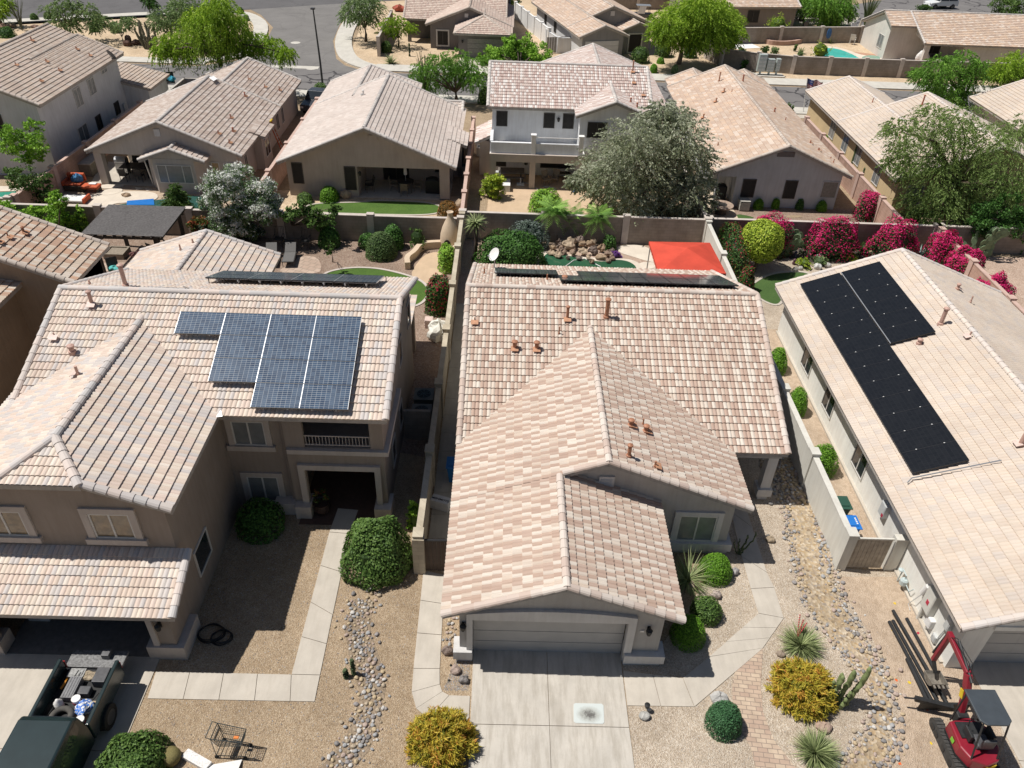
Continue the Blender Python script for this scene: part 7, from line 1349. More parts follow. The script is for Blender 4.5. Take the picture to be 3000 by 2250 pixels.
heap('plastic_bag', 'blue and white plastic bag in the pickup bed', 'bag', (-11.9, 12.75, .86), .24, .28, .17, bm_, 3); heap('rag_pile', 'tan rags in front of the ribbed case in the pickup bed', 'rags', (-12.3, 13.85, .76), .28, .16, .07, plain('rag_tan', (.33,.27,.19), .9, .4, 12), 5); thing1('strap', 'orange strap on the left side of the pickup bed', 'strap', MB().tube([(-12.95, 13.85, .74), (-12.9, 13.6, .82), (-12.98, 13.4, .74)], .035, 5), plain('strap_orange', (.55,.22,.02), .6), (-12.9, 13.6, .7)); thing1('metal_box', 'tilted clear box lid by the pickup cab', 'box', MB().obox((-12.75, 12.2, .86), (.14, .03, .05), (-.02, .12, .05), (0, -.03, .08)), UG, (-12.75, 12.2, .8)); thing1('battery_case', 'flat dark case against the pickup cab', 'case', MB().box(-12.3, -12.0, 12.12, 12.35, .7, .85), BK, (-12.15, 12.2, .7), bevel=.01)
# ================================================================ excavator and pipes
ER = plain('excavator_red', (.24,.014,.028), .3, .1, 3, spec=.6); ED = plain('excavator_dark', (.025,.026,.027), .5, .3, 8); EY = plain('decal_yellow', (.70,.50,.03), .5); EG = plain('decal_green', (.20,.55,.05), .5); TR = plain('track_rubber', (.055,.053,.05), .9, .3, 14); ROOF = plain('canopy_slate', (.055,.065,.075), .45, .12, 3); STEEL = plain('worn_steel', (.24,.215,.18), .6, .3, 9, metal=.3); CH = plain('chrome', (.6,.6,.6), .2, .05, 4, metal=.9)
r = root('mini_excavator', 'red mini excavator with dark canopy and curled bucket at the right driveway', 'excavator', (14.35, 12.5, 0), 'vehicles')
for x in (13.83, 14.87):
    q = MB(); n = 10; pr = [(11.45+.2*math.cos(a)-.0, .2+.2*math.sin(a)) for a in np.linspace(pi/2, 3*pi/2, n)]+[(13.2+.2*math.cos(a), .2+.2*math.sin(a)) for a in np.linspace(-pi/2, pi/2, n)]; m_ = len(pr)
    q.add([(x-.13, y, z+.0) for y, z in pr]+[(x+.13, y, z) for y, z in pr], [tuple(range(m_)), tuple(range(2*m_-1, m_-1, -1))]+[(i, m_+i, m_+(i+1) % m_, (i+1) % m_) for i in range(m_)])
    for k in range(16): q.box(x-.13, x+.13, 11.42+k*.118, 11.46+k*.118, .4, .43)
    t = q.build('track', TR, r)
    for y in (11.5, 12.0, 12.45, 12.9, 13.15): MB().tube([(x-.15, y, .17), (x+.15, y, .17)], .1, 12).build('track_roller', ED, t)
MB().box(13.95, 14.75, 11.8, 13.0, .25, .45).build('undercarriage', ED, r)
q = MB(); pl_ = [(13.82, 12.9), (13.78, 12.1), (13.95, 11.7), (14.35, 11.55), (14.75, 11.7), (14.95, 12.1), (14.9, 12.75), (14.5, 13.05)]; q.prism(pl_, .5, .92); q.build('body', ER, r, bevel=.05); MB().prism([(a*.98+14.35*.02, b*.98+12.3*.02) for a, b in pl_], .42, .5).build('counterweight', ED, r)
MB().prism([(13.95, 12.85), (13.95, 12.35), (14.75, 12.35), (14.75, 12.85)], .92, .97).build('floor_mat', ED, r); q = MB(); q.box(14.2, 14.6, 12.0, 12.4, .92, 1.12); q.box(14.2, 14.6, 11.92, 12.02, 1.1, 1.5); q.build('seat', BK, r, bevel=.04)
for x in (14.05, 14.7): MB().box(x, x+.1, 12.2, 12.6, .95, 1.25).build('control_console', ED, r, bevel=.02)
q = MB(); q.tube([(14.1, 12.55, 1.2), (14.1, 12.6, 1.5)], .018, 5); q.build('lever', ED, r); q = MB(); q.tube([(14.72, 12.55, 1.2), (14.72, 12.6, 1.5)], .018, 5); q.build('lever', ED, r)
MB().slab([(13.84, 13.1, 2.3), (13.84, 12.12, 2.3), (14.0, 11.98, 2.3), (14.6, 11.98, 2.3), (14.76, 12.12, 2.3), (14.76, 13.1, 2.3)], (0, 0, -.07)).build('canopy', ROOF, r, bevel=.025)
for a, b in (((13.88, 12.95, .9), (13.9, 13.0, 2.25)), ((14.72, 12.95, .9), (14.7, 13.0, 2.25)), ((13.95, 11.75, .9), (13.95, 12.08, 2.25)), ((14.7, 11.75, .9), (14.68, 12.08, 2.25))): MB().tube([a, b], .028, 6).build('canopy_post', ED, r)
MB().slab([(13.776, 12.5, .62), (13.776, 12.34, .62), (13.776, 12.34, .78), (13.776, 12.5, .78)], (-.006, 0, 0)).build('decal', EG, r); MB().slab([(14.28, 11.53, .66), (14.7, 11.655, .66), (14.7, 11.655, .78), (14.28, 11.53, .78)], (0, -.012, 0)).build('decal', EY, r)
q = MB(); q.box(14.15, 14.5, 13.0, 13.25, .55, .95); q.build('swing_post', ED, r, bevel=.03)
pb = [(14.33, 13.2, .8), (14.34, 13.5, 1.7), (14.32, 13.72, 2.12), (14.27, 14.9, 2.28)]
q = MB()
for a, b, w_, h_ in ((pb[0], pb[1], .16, .2), (pb[1], pb[2], .17, .22), (pb[2], pb[3], .15, .17)): q.bar(a, b, w_, h_)
bo = q.build('boom', ER, r, bevel=.02); MB().tube([(14.33, 13.45, 2.05), (14.3, 14.6, 2.5)], .045, 8).build('hydraulic_ram', ED, bo); MB().bar((14.235, 13.42, 1.35), (14.24, 13.52, 1.62), .02, .16).build('decal', EY, bo); MB().tube([(14.33, 13.3, 1.0), (14.335, 13.6, 1.95)], .05, 8).build('hydraulic_ram', CH, bo)
q = MB(); q.bar((14.27, 14.95, 2.35), (14.2, 14.95, 1.0), .12, .16); q.bar((14.27, 14.8, 2.3), (14.27, 15.05, 2.3), .16, .14); sk = q.build('stick', ER, r, bevel=.02); MB().tube([(14.25, 15.05, 2.2), (14.17, 15.08, 1.2)], .035, 8).build('hydraulic_ram', ED, sk)
q = MB(); c = Vector((14.32, 14.62, .55)); n = 8; pr = [(.28*math.cos(a), .26*math.sin(a)) for a in np.linspace(-.2, -pi-.1, n)]
for s in (-1, 1): q.add([(c.x+s*.24, c.y+a, c.z+b) for a, b in pr]+[(c.x+s*.26, c.y+a, c.z+b) for a, b in pr], [tuple(range(n)), tuple(range(2*n-1, n-1, -1))]+[(i, n+i, n+(i+1) % n, (i+1) % n) for i in range(n)])
for (a, b), (a2, b2) in zip(pr, pr[1:]): q.slab([(c.x-.25, c.y+a, c.z+b), (c.x+.25, c.y+a, c.z+b), (c.x+.25, c.y+a2, c.z+b2), (c.x-.25, c.y+a2, c.z+b2)], (0, .02, -.02))
for k in range(4): q.box(c.x-.24+k*.14, c.x-.18+k*.14, c.y-.4, c.y-.26, c.z-.03, c.z)
q.build('bucket', STEEL, r); MB().bar((14.2, 14.95, 1.02), (14.3, 14.72, .62), .1, .08).build('bucket_link', ED, r)
for s in (-.05, .05): MB().tube([(14.33+s, 13.5, 1.75), (14.36+s, 13.85, 2.42), (14.28+s, 14.7, 2.46), (14.26+s, 15.0, 2.2)], .014, 5).build('hydraulic_hose', M['black'], bo)
q = MB(); q.box(13.55, 15.1, 13.78, 13.85, .05, .38); q.build('dozer_blade', ED, r); q = MB(); q.bar((13.3, 13.85, .55), (14.4, 13.6, .5), .14); q.tube([(13.0, 13.9, .5), (13.4, 13.84, .55)], .03, 6); q.build('blade_arm', ED, r)
for i, (a, b, lb) in enumerate((((14.16, 17.5), (14.5, 13.95), 'longest of the bundled black pipes, on top'), ((13.9, 17.1), (14.12, 13.9), 'outer left pipe of the black pipe bundle'), ((14.05, 17.15), (14.3, 13.9), 'pipe in the middle of the black pipe bundle'), ((13.93, 15.6), (13.96, 13.9), 'short thick black pipe at the left of the bundle'), ((14.58, 17.25), (14.7, 15.0), 'single black pipe lying apart from the bundle'))):
    rad = .06 if i != 3 else .075; z = rad+(.1 if i == 0 else 0); dx = (14.0, 17.0); q = MB(); A_ = Vector((*a, z)); B_ = Vector((*b, z)); d = (B_-A_).normalized(); q.tube([A_, B_], rad, 12, cap=False); q.tube([A_-d*.001, A_+d*.3], rad*.8, 12); thing1('pipe', lb, 'pipe', q, plain('pipe_black', (.02,.021,.022), .45, .2, 6) if 'pipe_black' not in bpy.data.materials else bpy.data.materials['pipe_black'], A_, 'black plastic pipes on the dirt', smooth=False)
for px, py, c in ((2621, 1768, EY), (2625, 1993, 'o'), (2616, 1848, EY), (2689, 1855, 'r'), (2664, 2000, EY), (2636, 2238, 'o'), (2716, 2080, 'o'), (2727, 2178, EY)):
    if c == 'o': c = plain('paint_orange', (.75,.14,.03), .7) if 'paint_orange' not in bpy.data.materials else bpy.data.materials['paint_orange']
    if c == 'r': c = rd
    p = at(px, py); s = .05; o = sheet('paint_mark', [(p.x+s*random.uniform(.6, 1.3)*math.cos(a*pi/4), p.y+s*random.uniform(.6, 1.3)*math.sin(a*pi/4)) for a in range(8)], .018, c)
# ================================================================ shopping cart, boxes and small things in the front
r = root('shopping_cart', 'dark wire shopping cart standing on the gravel', 'shopping cart', (-7.5, 12.0, 0)); CM = plain('cart_wire', (.07,.085,.085), .4, .2, 8, metal=.4)
def cartp(u, v, z): return Vector((-7.5+u*.98+v*.1, 12.0-u*.1+v*.98, z))   # u length, v width
q = MB(); tw = lambda a, b, rd_=.009: q.tube([a, b], rd_, 4)
T0 = [cartp(-.42, -.25, .98), cartp(.46, -.2, .93), cartp(.46, .2, .93), cartp(-.42, .25, .98)]; B0 = [cartp(-.3, -.2, .55), cartp(.38, -.15, .6), cartp(.38, .15, .6), cartp(-.3, .2, .55)]
for i in range(4):
    a, b, c, d = T0[i], T0[(i+1) % 4], B0[i], B0[(i+1) % 4]; tw(a, b, .014); tw(c, d, .01); tw(a, c, .012); n = 12 if i % 2 == 0 else 7
    for k in range(1, n): tw(a+(b-a)*k/n, c+(d-c)*k/n, .0055)
    for k in (1, 2, 3): tw(a+(c-a)*k/4, b+(d-b)*k/4, .0055)
for k in range(1, 12): tw(B0[0]+(B0[1]-B0[0])*k/12, B0[3]+(B0[2]-B0[3])*k/12, .0055)
q.build('basket', CM, r); q = MB(); q.tube([cartp(-.42, -.25, .98), cartp(-.56, -.25, 1.04), cartp(-.56, .25, 1.04), cartp(-.42, .25, .98)], .016, 6); q.build('handle', CM, r); MB().obox(cartp(-.36, 0, .85), cartp(0, .17, 0)-cartp(0, 0, 0), Vector((.008, 0, 0)), Vector((.02, 0, .09))).build('child_seat_flap', ED, r)
q = MB(); fr = [cartp(-.4, -.27, .14), cartp(.44, -.2, .14), cartp(.44, .2, .14), cartp(-.4, .27, .14)]
for i in range(4): tw(fr[i], fr[(i+1) % 4], .014)
tw(fr[0], cartp(-.42, -.25, .98), .013); tw(fr[3], cartp(-.42, .25, .98), .013)
for k in range(1, 7): tw(fr[0]+(fr[1]-fr[0])*k/7, fr[3]+(fr[2]-fr[3])*k/7, .006)
q.build('frame', CM, r)
for f in fr: MB().tube([f+Vector((0, -.02, -.075)), f+Vector((0, .02, -.075))], .065, 10).build('wheel', RB, r)
thing1('package', 'small orange and red package in the shopping cart', 'package', MB().obox(cartp(.15, .08, .62), (.07, 0, 0), (0, .04, 0), (0, 0, .02)), plain('orange_pack', (.7,.2,.03), .5), tuple(cartp(.15, .08, .6)))
thing1('cardboard_box', 'long white printed box lying on the gravel at the bottom edge', 'box', MB().obox((-8.45, 11.65, .08), (.4, -.19, 0), (.06, .12, 0), (0, 0, .08)), plain('box_print', (.68,.66,.63), .6, .25, 22), (-8.45, 11.65, 0)); thing1('foam_board', 'bright white sheet leaning at the bottom edge beside the box', 'board', MB().obox((-7.65, 11.45, .1), (.48, .1, 0), (.0, .16, -.05), (0, .005, .012)), M['white'], (-7.65, 11.45, 0))
bx = root('delivery_box', 'white carton with black lettering on the shaded side walk', 'box', (-2.2, 22.15, 0)); cb_ = plain('carton_white', (.62,.62,.62), .7, .08, 5); ob = MB().obox((-2.2, 22.12, .24), (.36, -.12, 0), (.06, .18, 0), (0, 0, .22)).build('carton', cb_, bx)
tc_ = bpy.data.curves.new('lettering', 'FONT'); tc_.body = 'MISHIMOTO'; tc_.size = .135; tc_.align_x = 'CENTER'; tc_.align_y = 'CENTER'; tc_.extrude = .001; tc_.offset = .004; to_ = bpy.data.objects.new('lettering', tc_); COL.objects.link(to_); to_.parent = bx; to_.location = (0.0, -.06, .464); tc_.materials.append(M['black']); bpy.context.view_layer.update(); mm_ = bpy.data.meshes.new_from_object(to_.evaluated_get(bpy.context.evaluated_depsgraph_get())); bpy.data.objects.remove(to_); to_ = bpy.data.objects.new('lettering', mm_); COL.objects.link(to_); to_.parent = bx; to_.location = (0.0, -.06, .464); to_.rotation_euler[2] = math.atan2(-.12, .36)
OILM, ot_, ob_ = nm('oily_mat'); og_ = N(ot_, 'TexCoord'); on_ = N(ot_, 'TexGradient', gradient_type='SPHERICAL'); om_ = N(ot_, 'Mapping'); om_.inputs['Location'].default_value = (0, .1, 0); om_.inputs['Scale'].default_value = (2.2, 3, 1); ot_.links.new(og_.outputs['Object'], om_.inputs[0]); ot_.links.new(om_.outputs[0], on_.inputs[0])
oc_ = N(ot_, 'Math', operation='MULTIPLY'); ot_.links.new(on_.outputs['Fac'], oc_.inputs[0]); ot_.links.new(noise(ot_, 9, 6, rough=.7), oc_.inputs[1]); ot_.links.new(ramp(ot_, oc_.outputs[0], [(.04, (.56,.60,.58)), (.22, (.40,.41,.38)), (.42, (.13,.125,.115))]), ob_.inputs['Base Color']); ob_.inputs['Roughness'].default_value = .5
thing1('drip_mat', 'pale rubber mat with dark oil stains lying on the driveway', 'mat', MB().prism([(2.64, 13.08), (3.47, 13.07), (3.52, 13.12), (3.55, 13.68), (3.5, 13.74), (2.66, 13.74), (2.61, 13.69), (2.58, 13.13)], .03, .045), OILM, (3.07, 13.4, .03))
for px, py, s, h, lb, c in ((1310, 1920, .3, .3, 'squarish brown boulder by the garage corner', (.26,.20,.17)), (1334, 1975, .3, .24, 'round pinkish boulder on the gravel between walk and driveway', (.40,.31,.26)), (1358, 2002, .27, .24, 'grey boulder beside the round pinkish one', (.24,.22,.21)), (2258, 1590, .3, .2, 'flat brown boulder beside the side path', (.33,.26,.18)), (2250, 1575, .13, .12, 'small dark stone above the flat brown boulder', (.15,.14,.13)), (2152, 1685, .28, .25, 'grey boulder beside the bright green ball', (.36,.34,.33)), (2098, 1755, .3, .28, 'pale pinkish boulder between the clipped shrubs', (.5,.42,.37)), (2030, 1728, .35, .25, 'rose boulder under the grassy clump', (.42,.31,.25)), (2108, 2065, .5, .25, 'grey angular rock above the dark oval bush', (.42,.41,.39)), (2415, 2145, .42, .2, 'flat pink-brown rock between the golden bush and lower yucca', (.40,.29,.23)), (2288, 1925, .25, .15, 'brown rock left of the upper yucca', (.28,.22,.17)), (1321, 1952, .07, .06, 'tiny dark stone above the pinkish boulder', (.05,.045,.04)), (1315, 1996, .07, .06, 'tiny dark stone below the pinkish boulder', (.05,.045,.04)), (1888, 2108, .3, .2, 'grey rock group with a dark light fitting by the driveway', (.42,.41,.38)), (1901, 2085, .14, .12, 'pale stone behind the driveway rock group', (.5,.48,.44)),
    (1012, 583, .62, .55, 'tan boulder beside the clipped green dome', (.45,.34,.24)), (1346, 612, .6, .6, 'rounded tan boulder at the right end of the lawn strip', (.43,.33,.23)), (1318, 606, .35, .3, 'small tan boulder beside the orange-brown shrub', (.40,.31,.22)), (368, 578, .5, .25, 'low brown rock on the pool deck of the ladder house', (.38,.27,.18)), (372, 136, .8, .6, 'left dark red boulder on the sandy corner lot', (.13,.075,.06)), (376, 128, .6, .8, 'upright dark boulder on the sandy corner lot', (.11,.075,.065)), (398, 132, .9, .5, 'right dark red boulder on the sandy corner lot', (.12,.07,.055)), (30, 82, .9, .5, 'tan boulder by the road at the top left corner', (.30,.22,.16)), (6, 88, .8, .6, 'reddish boulder at the left edge of the corner lot', (.27,.17,.12)), (100, 82, .7, .3, 'flat boulder beside the grey ocotillo', (.26,.17,.13)), (2330, 797, .3, .3, 'grey rock left of the white rocks', (.32,.30,.27)), (2400, 765, .45, .4, 'large white rock among the garden statues', (.62,.60,.56)), (2395, 790, .4, .35, 'white rock below the low bushes', (.60,.59,.56)), (2425, 785, .35, .3, 'small white rock beside the grassy clump', (.56,.54,.50)), (2345, 792, .25, .25, 'pale rock in front of the yellow-green low bush', (.5,.48,.44))):
    p = at(px, py); o = thing1('boulder', lb, 'boulder', MB().blob((p.x, p.y+s*.3, h*.42), s*.62, s*.5, h*.62, 12, 8, .2, seed=int(px+py)), plain('rock_%d_%d' % (px, py), c, .9, .3, 5, bmp=.5), p, 'garden boulders')
p = at(1893, 2088); thing1('spot_light', 'small black garden spotlight on the driveway rocks', 'garden light', MB().lathe((p.x, p.y+.05, .2), [(.05, 0), (.08, .1), (.09, .16), (.03, .17)], 10), M['black'], p)
for i, (px, py, R_) in enumerate(((620, 1858, .45), (650, 1870, .36))): 
    p = at(px, py); q = MB()
    for k in range(3): q.tube([(p.x+R_*(1-.06*k)*math.cos(a*pi/12), p.y+R_*.8*(1-.05*k)*math.sin(a*pi/12), .03+.045*k+.02*math.sin(a+k)) for a in range(25)], .02, 5, cap=False)
    thing1('hose', ('bigger' if i == 0 else 'smaller')+' black hose coil in the shade of the taupe house', 'hose', q, M['black'], p)
p = at(945, 1500); r = root('potted_plant', 'dark potted plant at the shaded entry of the taupe house', 'potted plant', p); MB().lathe(p, [(.2, 0), (.32, .2), (.3, .5), (.33, .55), (.28, .5)], 14).build('pot', plain('pot_dark', (.05,.03,.025), .4), r); cr = Crown(); clumped(cr, [((p.x, p.y, .85), .32)], .8, .1); cr.build('foliage', L_['redtip'], r)
p = at(30, 1800); r = root('storage_tote', 'open pale tote inside the dark garage', 'tote', (-15.2, 16.6, .03)); q = MB(); q.box(-15.6, -14.9, 16.3, 16.34, .03, .5); q.box(-15.6, -14.9, 16.9, 16.94, .03, .5); q.box(-15.6, -15.56, 16.34, 16.9, .03, .5); q.box(-14.94, -14.9, 16.34, 16.9, .03, .5); q.box(-15.56, -14.94, 16.34, 16.9, .03, .07); q.build('tub', UG, r)
r = root('roof_tile_stack', 'stack of spare roof tiles on bare soil behind the taupe house', 'tile stack', (-3.9, 35.5, 0)); 
for k in range(6): MB().box(-4.1+.02*(k % 2), -3.7+.02*(k % 3), 35.3, 35.75, .085*k, .085*k+.07).build('tile', M['tileA'] if 0 else M['flashA'], r)
heap('tarp_heap', 'crumpled white tarp over a heap beside the cream wall', 'tarp', (-3.25, 34.6, .3), .62, .75, .5, plain('tarp_white', (.66,.64,.57), .8, .15, 4), 9, .3)
# ================================================================ river stones
smt, st_, sb_ = nm('river_stone'); gi = N(st_, 'NewGeometry'); oi = N(st_, 'ObjectInfo'); ad = N(st_, 'Math', operation='ADD'); st_.links.new(gi.outputs['Random Per Island'], ad.inputs[0]); st_.links.new(oi.outputs['Random'], ad.inputs[1]); fr_ = N(st_, 'Math', operation='FRACT'); st_.links.new(ad.outputs[0], fr_.inputs[0])
cs = ramp(st_, fr_.outputs[0], [(0, (.25,.24,.235)), (.15, (.43,.36,.27)), (.3, (.37,.375,.38)), (.45, (.50,.40,.26)), (.6, (.57,.55,.52)), (.72, (.31,.29,.285)), (.85, (.45,.36,.31)), (1, (.42,.42,.41))], 'CONSTANT')
st_.links.new(mixc(st_, .8, cs, ramp(st_, noise(st_, 7, 4), [(.3, (.72, .70, .68)), (.7, (1.12, 1.1, 1.08))]), 'MULTIPLY'), sb_.inputs['Base Color']); sb_.inputs['Roughness'].default_value = .8; sb_.inputs['Specular IOR Level'].default_value = .25
SP = []
def along(line, off, n, smin, smax):
    L = [np.array(q) for q in line]; seg = [np.linalg.norm(b-a) for a, b in zip(L, L[1:])]; tot = sum(seg)
    for _ in range(n):
        t = rng.uniform(0, tot); i = 0
        while t > seg[i]: t -= seg[i]; i += 1
        d = (L[i+1]-L[i])/seg[i]; p = L[i]+d*t+np.array([-d[1], d[0]])*rng.normal(0, off); s = rng.uniform(smin, smax); SP.append((p[0], p[1], s))
along(crkL, .11, 700, .06, .15); along(crkR, .17, 1100, .06, .16)
mid_ = [((a[0]+b[0])/2, (a[1]+b[1])/2) for a, b in zip(ll, lr)]; along(mid_, .23, 1200, .055, .15); along([(-1.45, 15.75), (-1.4, 17.3)], .12, 60, .08, .13); along(gp((2270, 1345), (2330, 1480)), .4, 420, .08, .17); along(gp((1095, 1755), (1060, 1700)), .25, 20, .08, .16)
keep = []
for x, y, s in SP:
    if all((x-a)**2+(y-b)**2 > (.46*(s+c))**2 for a, b, c in keep): keep.append((x, y, s))
keep.sort(key=lambda k: -k[2]/math.hypot(k[1], 22)); VAR = []
for i in range(8):
    mb = MB(); mb.blob((0, 0, 0), 1, random.uniform(.65, .9), random.uniform(.5, .75), 9, 6, .22, seed=i*13+5); me = bpy.data.meshes.new('river_stone'); me.from_pydata(mb.v, [], mb.f); me.materials.append(smt); me.polygons.foreach_set('use_smooth', [True]*len(me.polygons)); VAR.append(me)
rest = MB()
for i, (x, y, s) in enumerate(keep):
    v = VAR[i % 8]; rz = random.uniform(0, 6.28); tl = random.uniform(-.25, .25)
    if i < 290:
        o = bpy.data.objects.new('river_stone', v); COL.objects.link(o); o.location = (x, y, s*.32); o.scale = (s*.62,)*3; o.rotation_euler = (tl, -tl, rz); tag(o, 'smooth rounded river stone lining the dry creek beds', 'river stone', 'river stones in the creek beds')
    else:
        Mx = Matrix.Translation((x, y, s*.32)) @ Matrix.Rotation(rz, 4, 'Z') @ Matrix.Rotation(tl, 4, 'X') @ Matrix.Scale(s*.62, 4); rest.add([Mx @ q.co for q in v.vertices], [tuple(p.vertices) for p in v.polygons])
if rest.v: o = rest.build('river_stones', smt, loc=(13, 14, 0), smooth=True); o['kind'] = 'stuff'; tag(o, 'smaller rounded stones filling the dry creek beds', 'river stones')
# loose pebbles and litter on the gravel: too many to count
def scatter(name, label, polys, n, smin, smax, mt):
    V = []; F = []; k = 0
    for poly in polys:
        P = np.array(poly); lo_, hi = P.min(0), P.max(0); c = 0
        while c < n:
            x, y = rng.uniform(lo_, hi); ins = False; j = len(P)-1
            for i in range(len(P)):
                if (P[i][1] > y) != (P[j][1] > y) and x < (P[j][0]-P[i][0])*(y-P[i][1])/(P[j][1]-P[i][1])+P[i][0]: ins = not ins
                j = i
            c += 1
            if not ins: continue
            s = rng.uniform(smin, smax); a = rng.uniform(0, 6.28); ca, sa = math.cos(a)*s, math.sin(a)*s; q = rng.uniform(.5, .9)
            V += [(x+ca, y+sa, .0), (x-sa*q, y+ca*q, .0), (x-ca, y-sa, .0), (x+sa*q, y-ca*q, .0), (x+rng.normal(0, .2)*s, y, s*.8)]; F += [[k, k+1, k+4], [k+1, k+2, k+4], [k+2, k+3, k+4], [k+3, k, k+4]]; k += 5
    o = big(name, V, F, mt, loc=(0, 12, 0)); o['kind'] = 'stuff'; return tag(o, label, 'gravel')
scatter('loose_gravel', 'loose stones scattered over the front gravel', [[(-10.6, 8), (-2.7, 8), (-2.7, 21), (-9.9, 21)], [(4.4, 9), (15, 9), (13, 19), (8.9, 20)], [(-1.5, 14.1), (-.7, 14.1), (-.7, 17)]], 5200, .012, .03, smt)
# ================================================================ pool waterfall, canopy, fireplace, gazebo
RK = [plain('fall_rock_%d' % i, c, .9, .35, 4, bmp=.6) for i, c in enumerate(((.36,.26,.17), (.27,.19,.14), (.44,.34,.24), (.22,.17,.14)))]
rr = [(3.1, 44.9, .55), (3.7, 44.4, .5), (4.2, 45.1, .7), (4.9, 45.5, .6), (5.5, 45.2, .55), (4.4, 44.2, .5), (5.0, 44.3, .55), (5.7, 44.5, .5), (6.2, 44.9, .5), (6.6, 44.3, .45), (5.3, 43.7, .45), (4.7, 43.6, .4), (6.1, 43.8, .6), (6.8, 43.8, .4), (3.4, 43.9, .5), (4.0, 43.6, .35), (5.0, 45.0, .5), (4.4, 45.7, .5), (5.8, 45.7, .45), (3.6, 45.4, .5), (5.5, 43.2, .4), (6.5, 43.4, .35), (3.0, 44.2, .4), (6.9, 44.8, .4)]
for i, (x, y, s) in enumerate(rr):
    z = .25+.5*max(0, 1-abs(x-4.9)/2.2)*max(0, min(1, (y-43.4)/1.6)); s *= .68; z *= .7; thing1('waterfall_rock', 'rugged tan rock of the pool waterfall', 'rock', MB().blob((x, y, z), s*(.55+.4*((i*7)%5)/4), s*(.5+.3*((i*3)%4)/3), s*(.4+.35*((i*5)%6)/5), 9, 6, .42, seed=i+40), RK[i % 4], (x, y, z), 'waterfall rocks by the green pool')
q = MB(); a, b = at(1655, 785), at(1760, 785); q.tube([(a.x, a.y, .09), (a.x+.6, a.y+.9, .09), (b.x-.9, b.y+1.0, .09), (b.x, b.y, .09)], .025, 5); thing1('pool_hose', 'pale hose floating in an arc on the green pool', 'hose', q, M['white'], a)
r = root('canopy', 'square red-orange shade canopy beside the green pool', 'canopy', (10.3, 39.9, 0)); RD = plain('canopy_red', (.56,.065,.035), .75, .14, 1.2); q = MB(); c4 = [(8.5, 41.7), (12.1, 41.8), (12.25, 38.05), (8.5, 37.95)]; ap = (10.35, 39.9, 2.95)
q.add([(*p, 2.4) for p in c4]+[ap], [(1, 0, 4), (2, 1, 4), (3, 2, 4), (0, 3, 4)]); q.add([(*p, 2.38) for p in c4]+[(ap[0], ap[1], 2.9)], [(0, 1, 4), (1, 2, 4), (2, 3, 4), (3, 0, 4)]); q.build('cover', RD, r); q = MB()
for i in range(4):
    a, b = c4[i], c4[(i+1) % 4]
    for k in range(10):
        f = lambda t: (a[0]+(b[0]-a[0])*t, a[1]+(b[1]-a[1])*t); p0, p1 = f(k/10), f((k+1)/10); pm = f((k+.5)/10); q.add([(*p0, 2.4), (*p1, 2.4), (*p1, 2.24), (*pm, 2.18), (*p0, 2.24)], [(0, 1, 2, 3, 4)])
q.build('valance', RD, r)
for x, y in c4: MB().tube([(x+(.1 if x < 10 else -.1), y+(.1 if y < 40 else -.1), 0), (x+(.1 if x < 10 else -.1), y+(.1 if y < 40 else -.1), 2.4)], .035, 6).build('pole', M['metal'], r)
KC = stucco('kiva_plaster', (.62,.49,.36)); r = root('beehive_fireplace', 'tan beehive-shaped plaster fireplace in the corner of the walls', 'fireplace', (-3.35, 44.9, 0)); pr = [(.62, 0), (.66, .5), (.62, .95), (.5, 1.4), (.33, 1.8), (.2, 2.05), (.16, 2.3), (.22, 2.42), (.17, 2.42), (.12, 2.2)]
MB().lathe((-3.35, 44.9, 0), pr, 20).build('body', KC, r, smooth=True); q = MB(); n = 9; arc = [(-3.52+.24*math.cos(a), .42+.42*max(0, math.sin(a))) for a in np.linspace(0, pi, n)]
q.slab([(-3.28, 44.235, .12)]+[(x, 44.235, z) for x, z in arc]+[(-3.76, 44.235, .12)], (0, -.012, 0)); q.build('firebox', M['dark'], r)
bp_ = smooth_line(gp((1195, 790), (1192, 770), (1215, 755), (1228, 735), (1250, 727), (1318, 725), (1332, 748), (1326, 790)), 2); o = ribbon('garden_bench', bp_, .32, .48, KC, .48); o['kind'] = ''; del o['kind']; tag(o, 'curved tan plaster bench wall below the beehive fireplace', 'bench wall'); sheet('patio', smooth_poly(gp((1200, 810), (1225, 765), (1255, 740), (1315, 738), (1325, 790), (1280, 830), (1230, 830)), 1), .018, M['patio'])
for i, (x, y) in enumerate(((-5.0, 45.6), (-4.7, 45.7), (-4.4, 45.55), (-4.75, 45.5))): thing1('firewood_log', 'cut log lying in the pile left of the beehive fireplace', 'log', MB().tube([(x-.3, y, .12+.16*(i == 3)), (x+.3, y+.08, .14+.16*(i == 3))], .11, 8), BARK, (x, y, 0), 'firewood logs by the fireplace')
r = root('gazebo', 'dark slatted gazebo roof on dark posts behind the taupe house', 'gazebo', (-21.4, 42, 0)); GZ = plain('stained_wood', (.05,.042,.036), .8, .3, 6); GS_ = plain('roof_slats', (.17,.16,.155), .8, .3, 9); q = MB()
for i in range(30): y = 40.1+i*.129; z = 2.5+.003*i; q.box(-23.75, -19.15, y, y+.08, z, z+.035)
q.build('roof', GS_, r); q = MB()
for i in range(9): x = -23.6+i*.54; q.bar((x, 40.0, 2.4), (x, 44.0, 2.45), .06, .14)
q.build('rafters', GZ, r); q = MB(); q.bar((-23.6, 40.3, 2.26), (-19.3, 40.3, 2.3), .1, .16); q.build('beam', GZ, r); MB().bar((-23.6, 43.7, 2.28), (-19.3, 43.7, 2.28), .1, .16).build('beam', GZ, r)
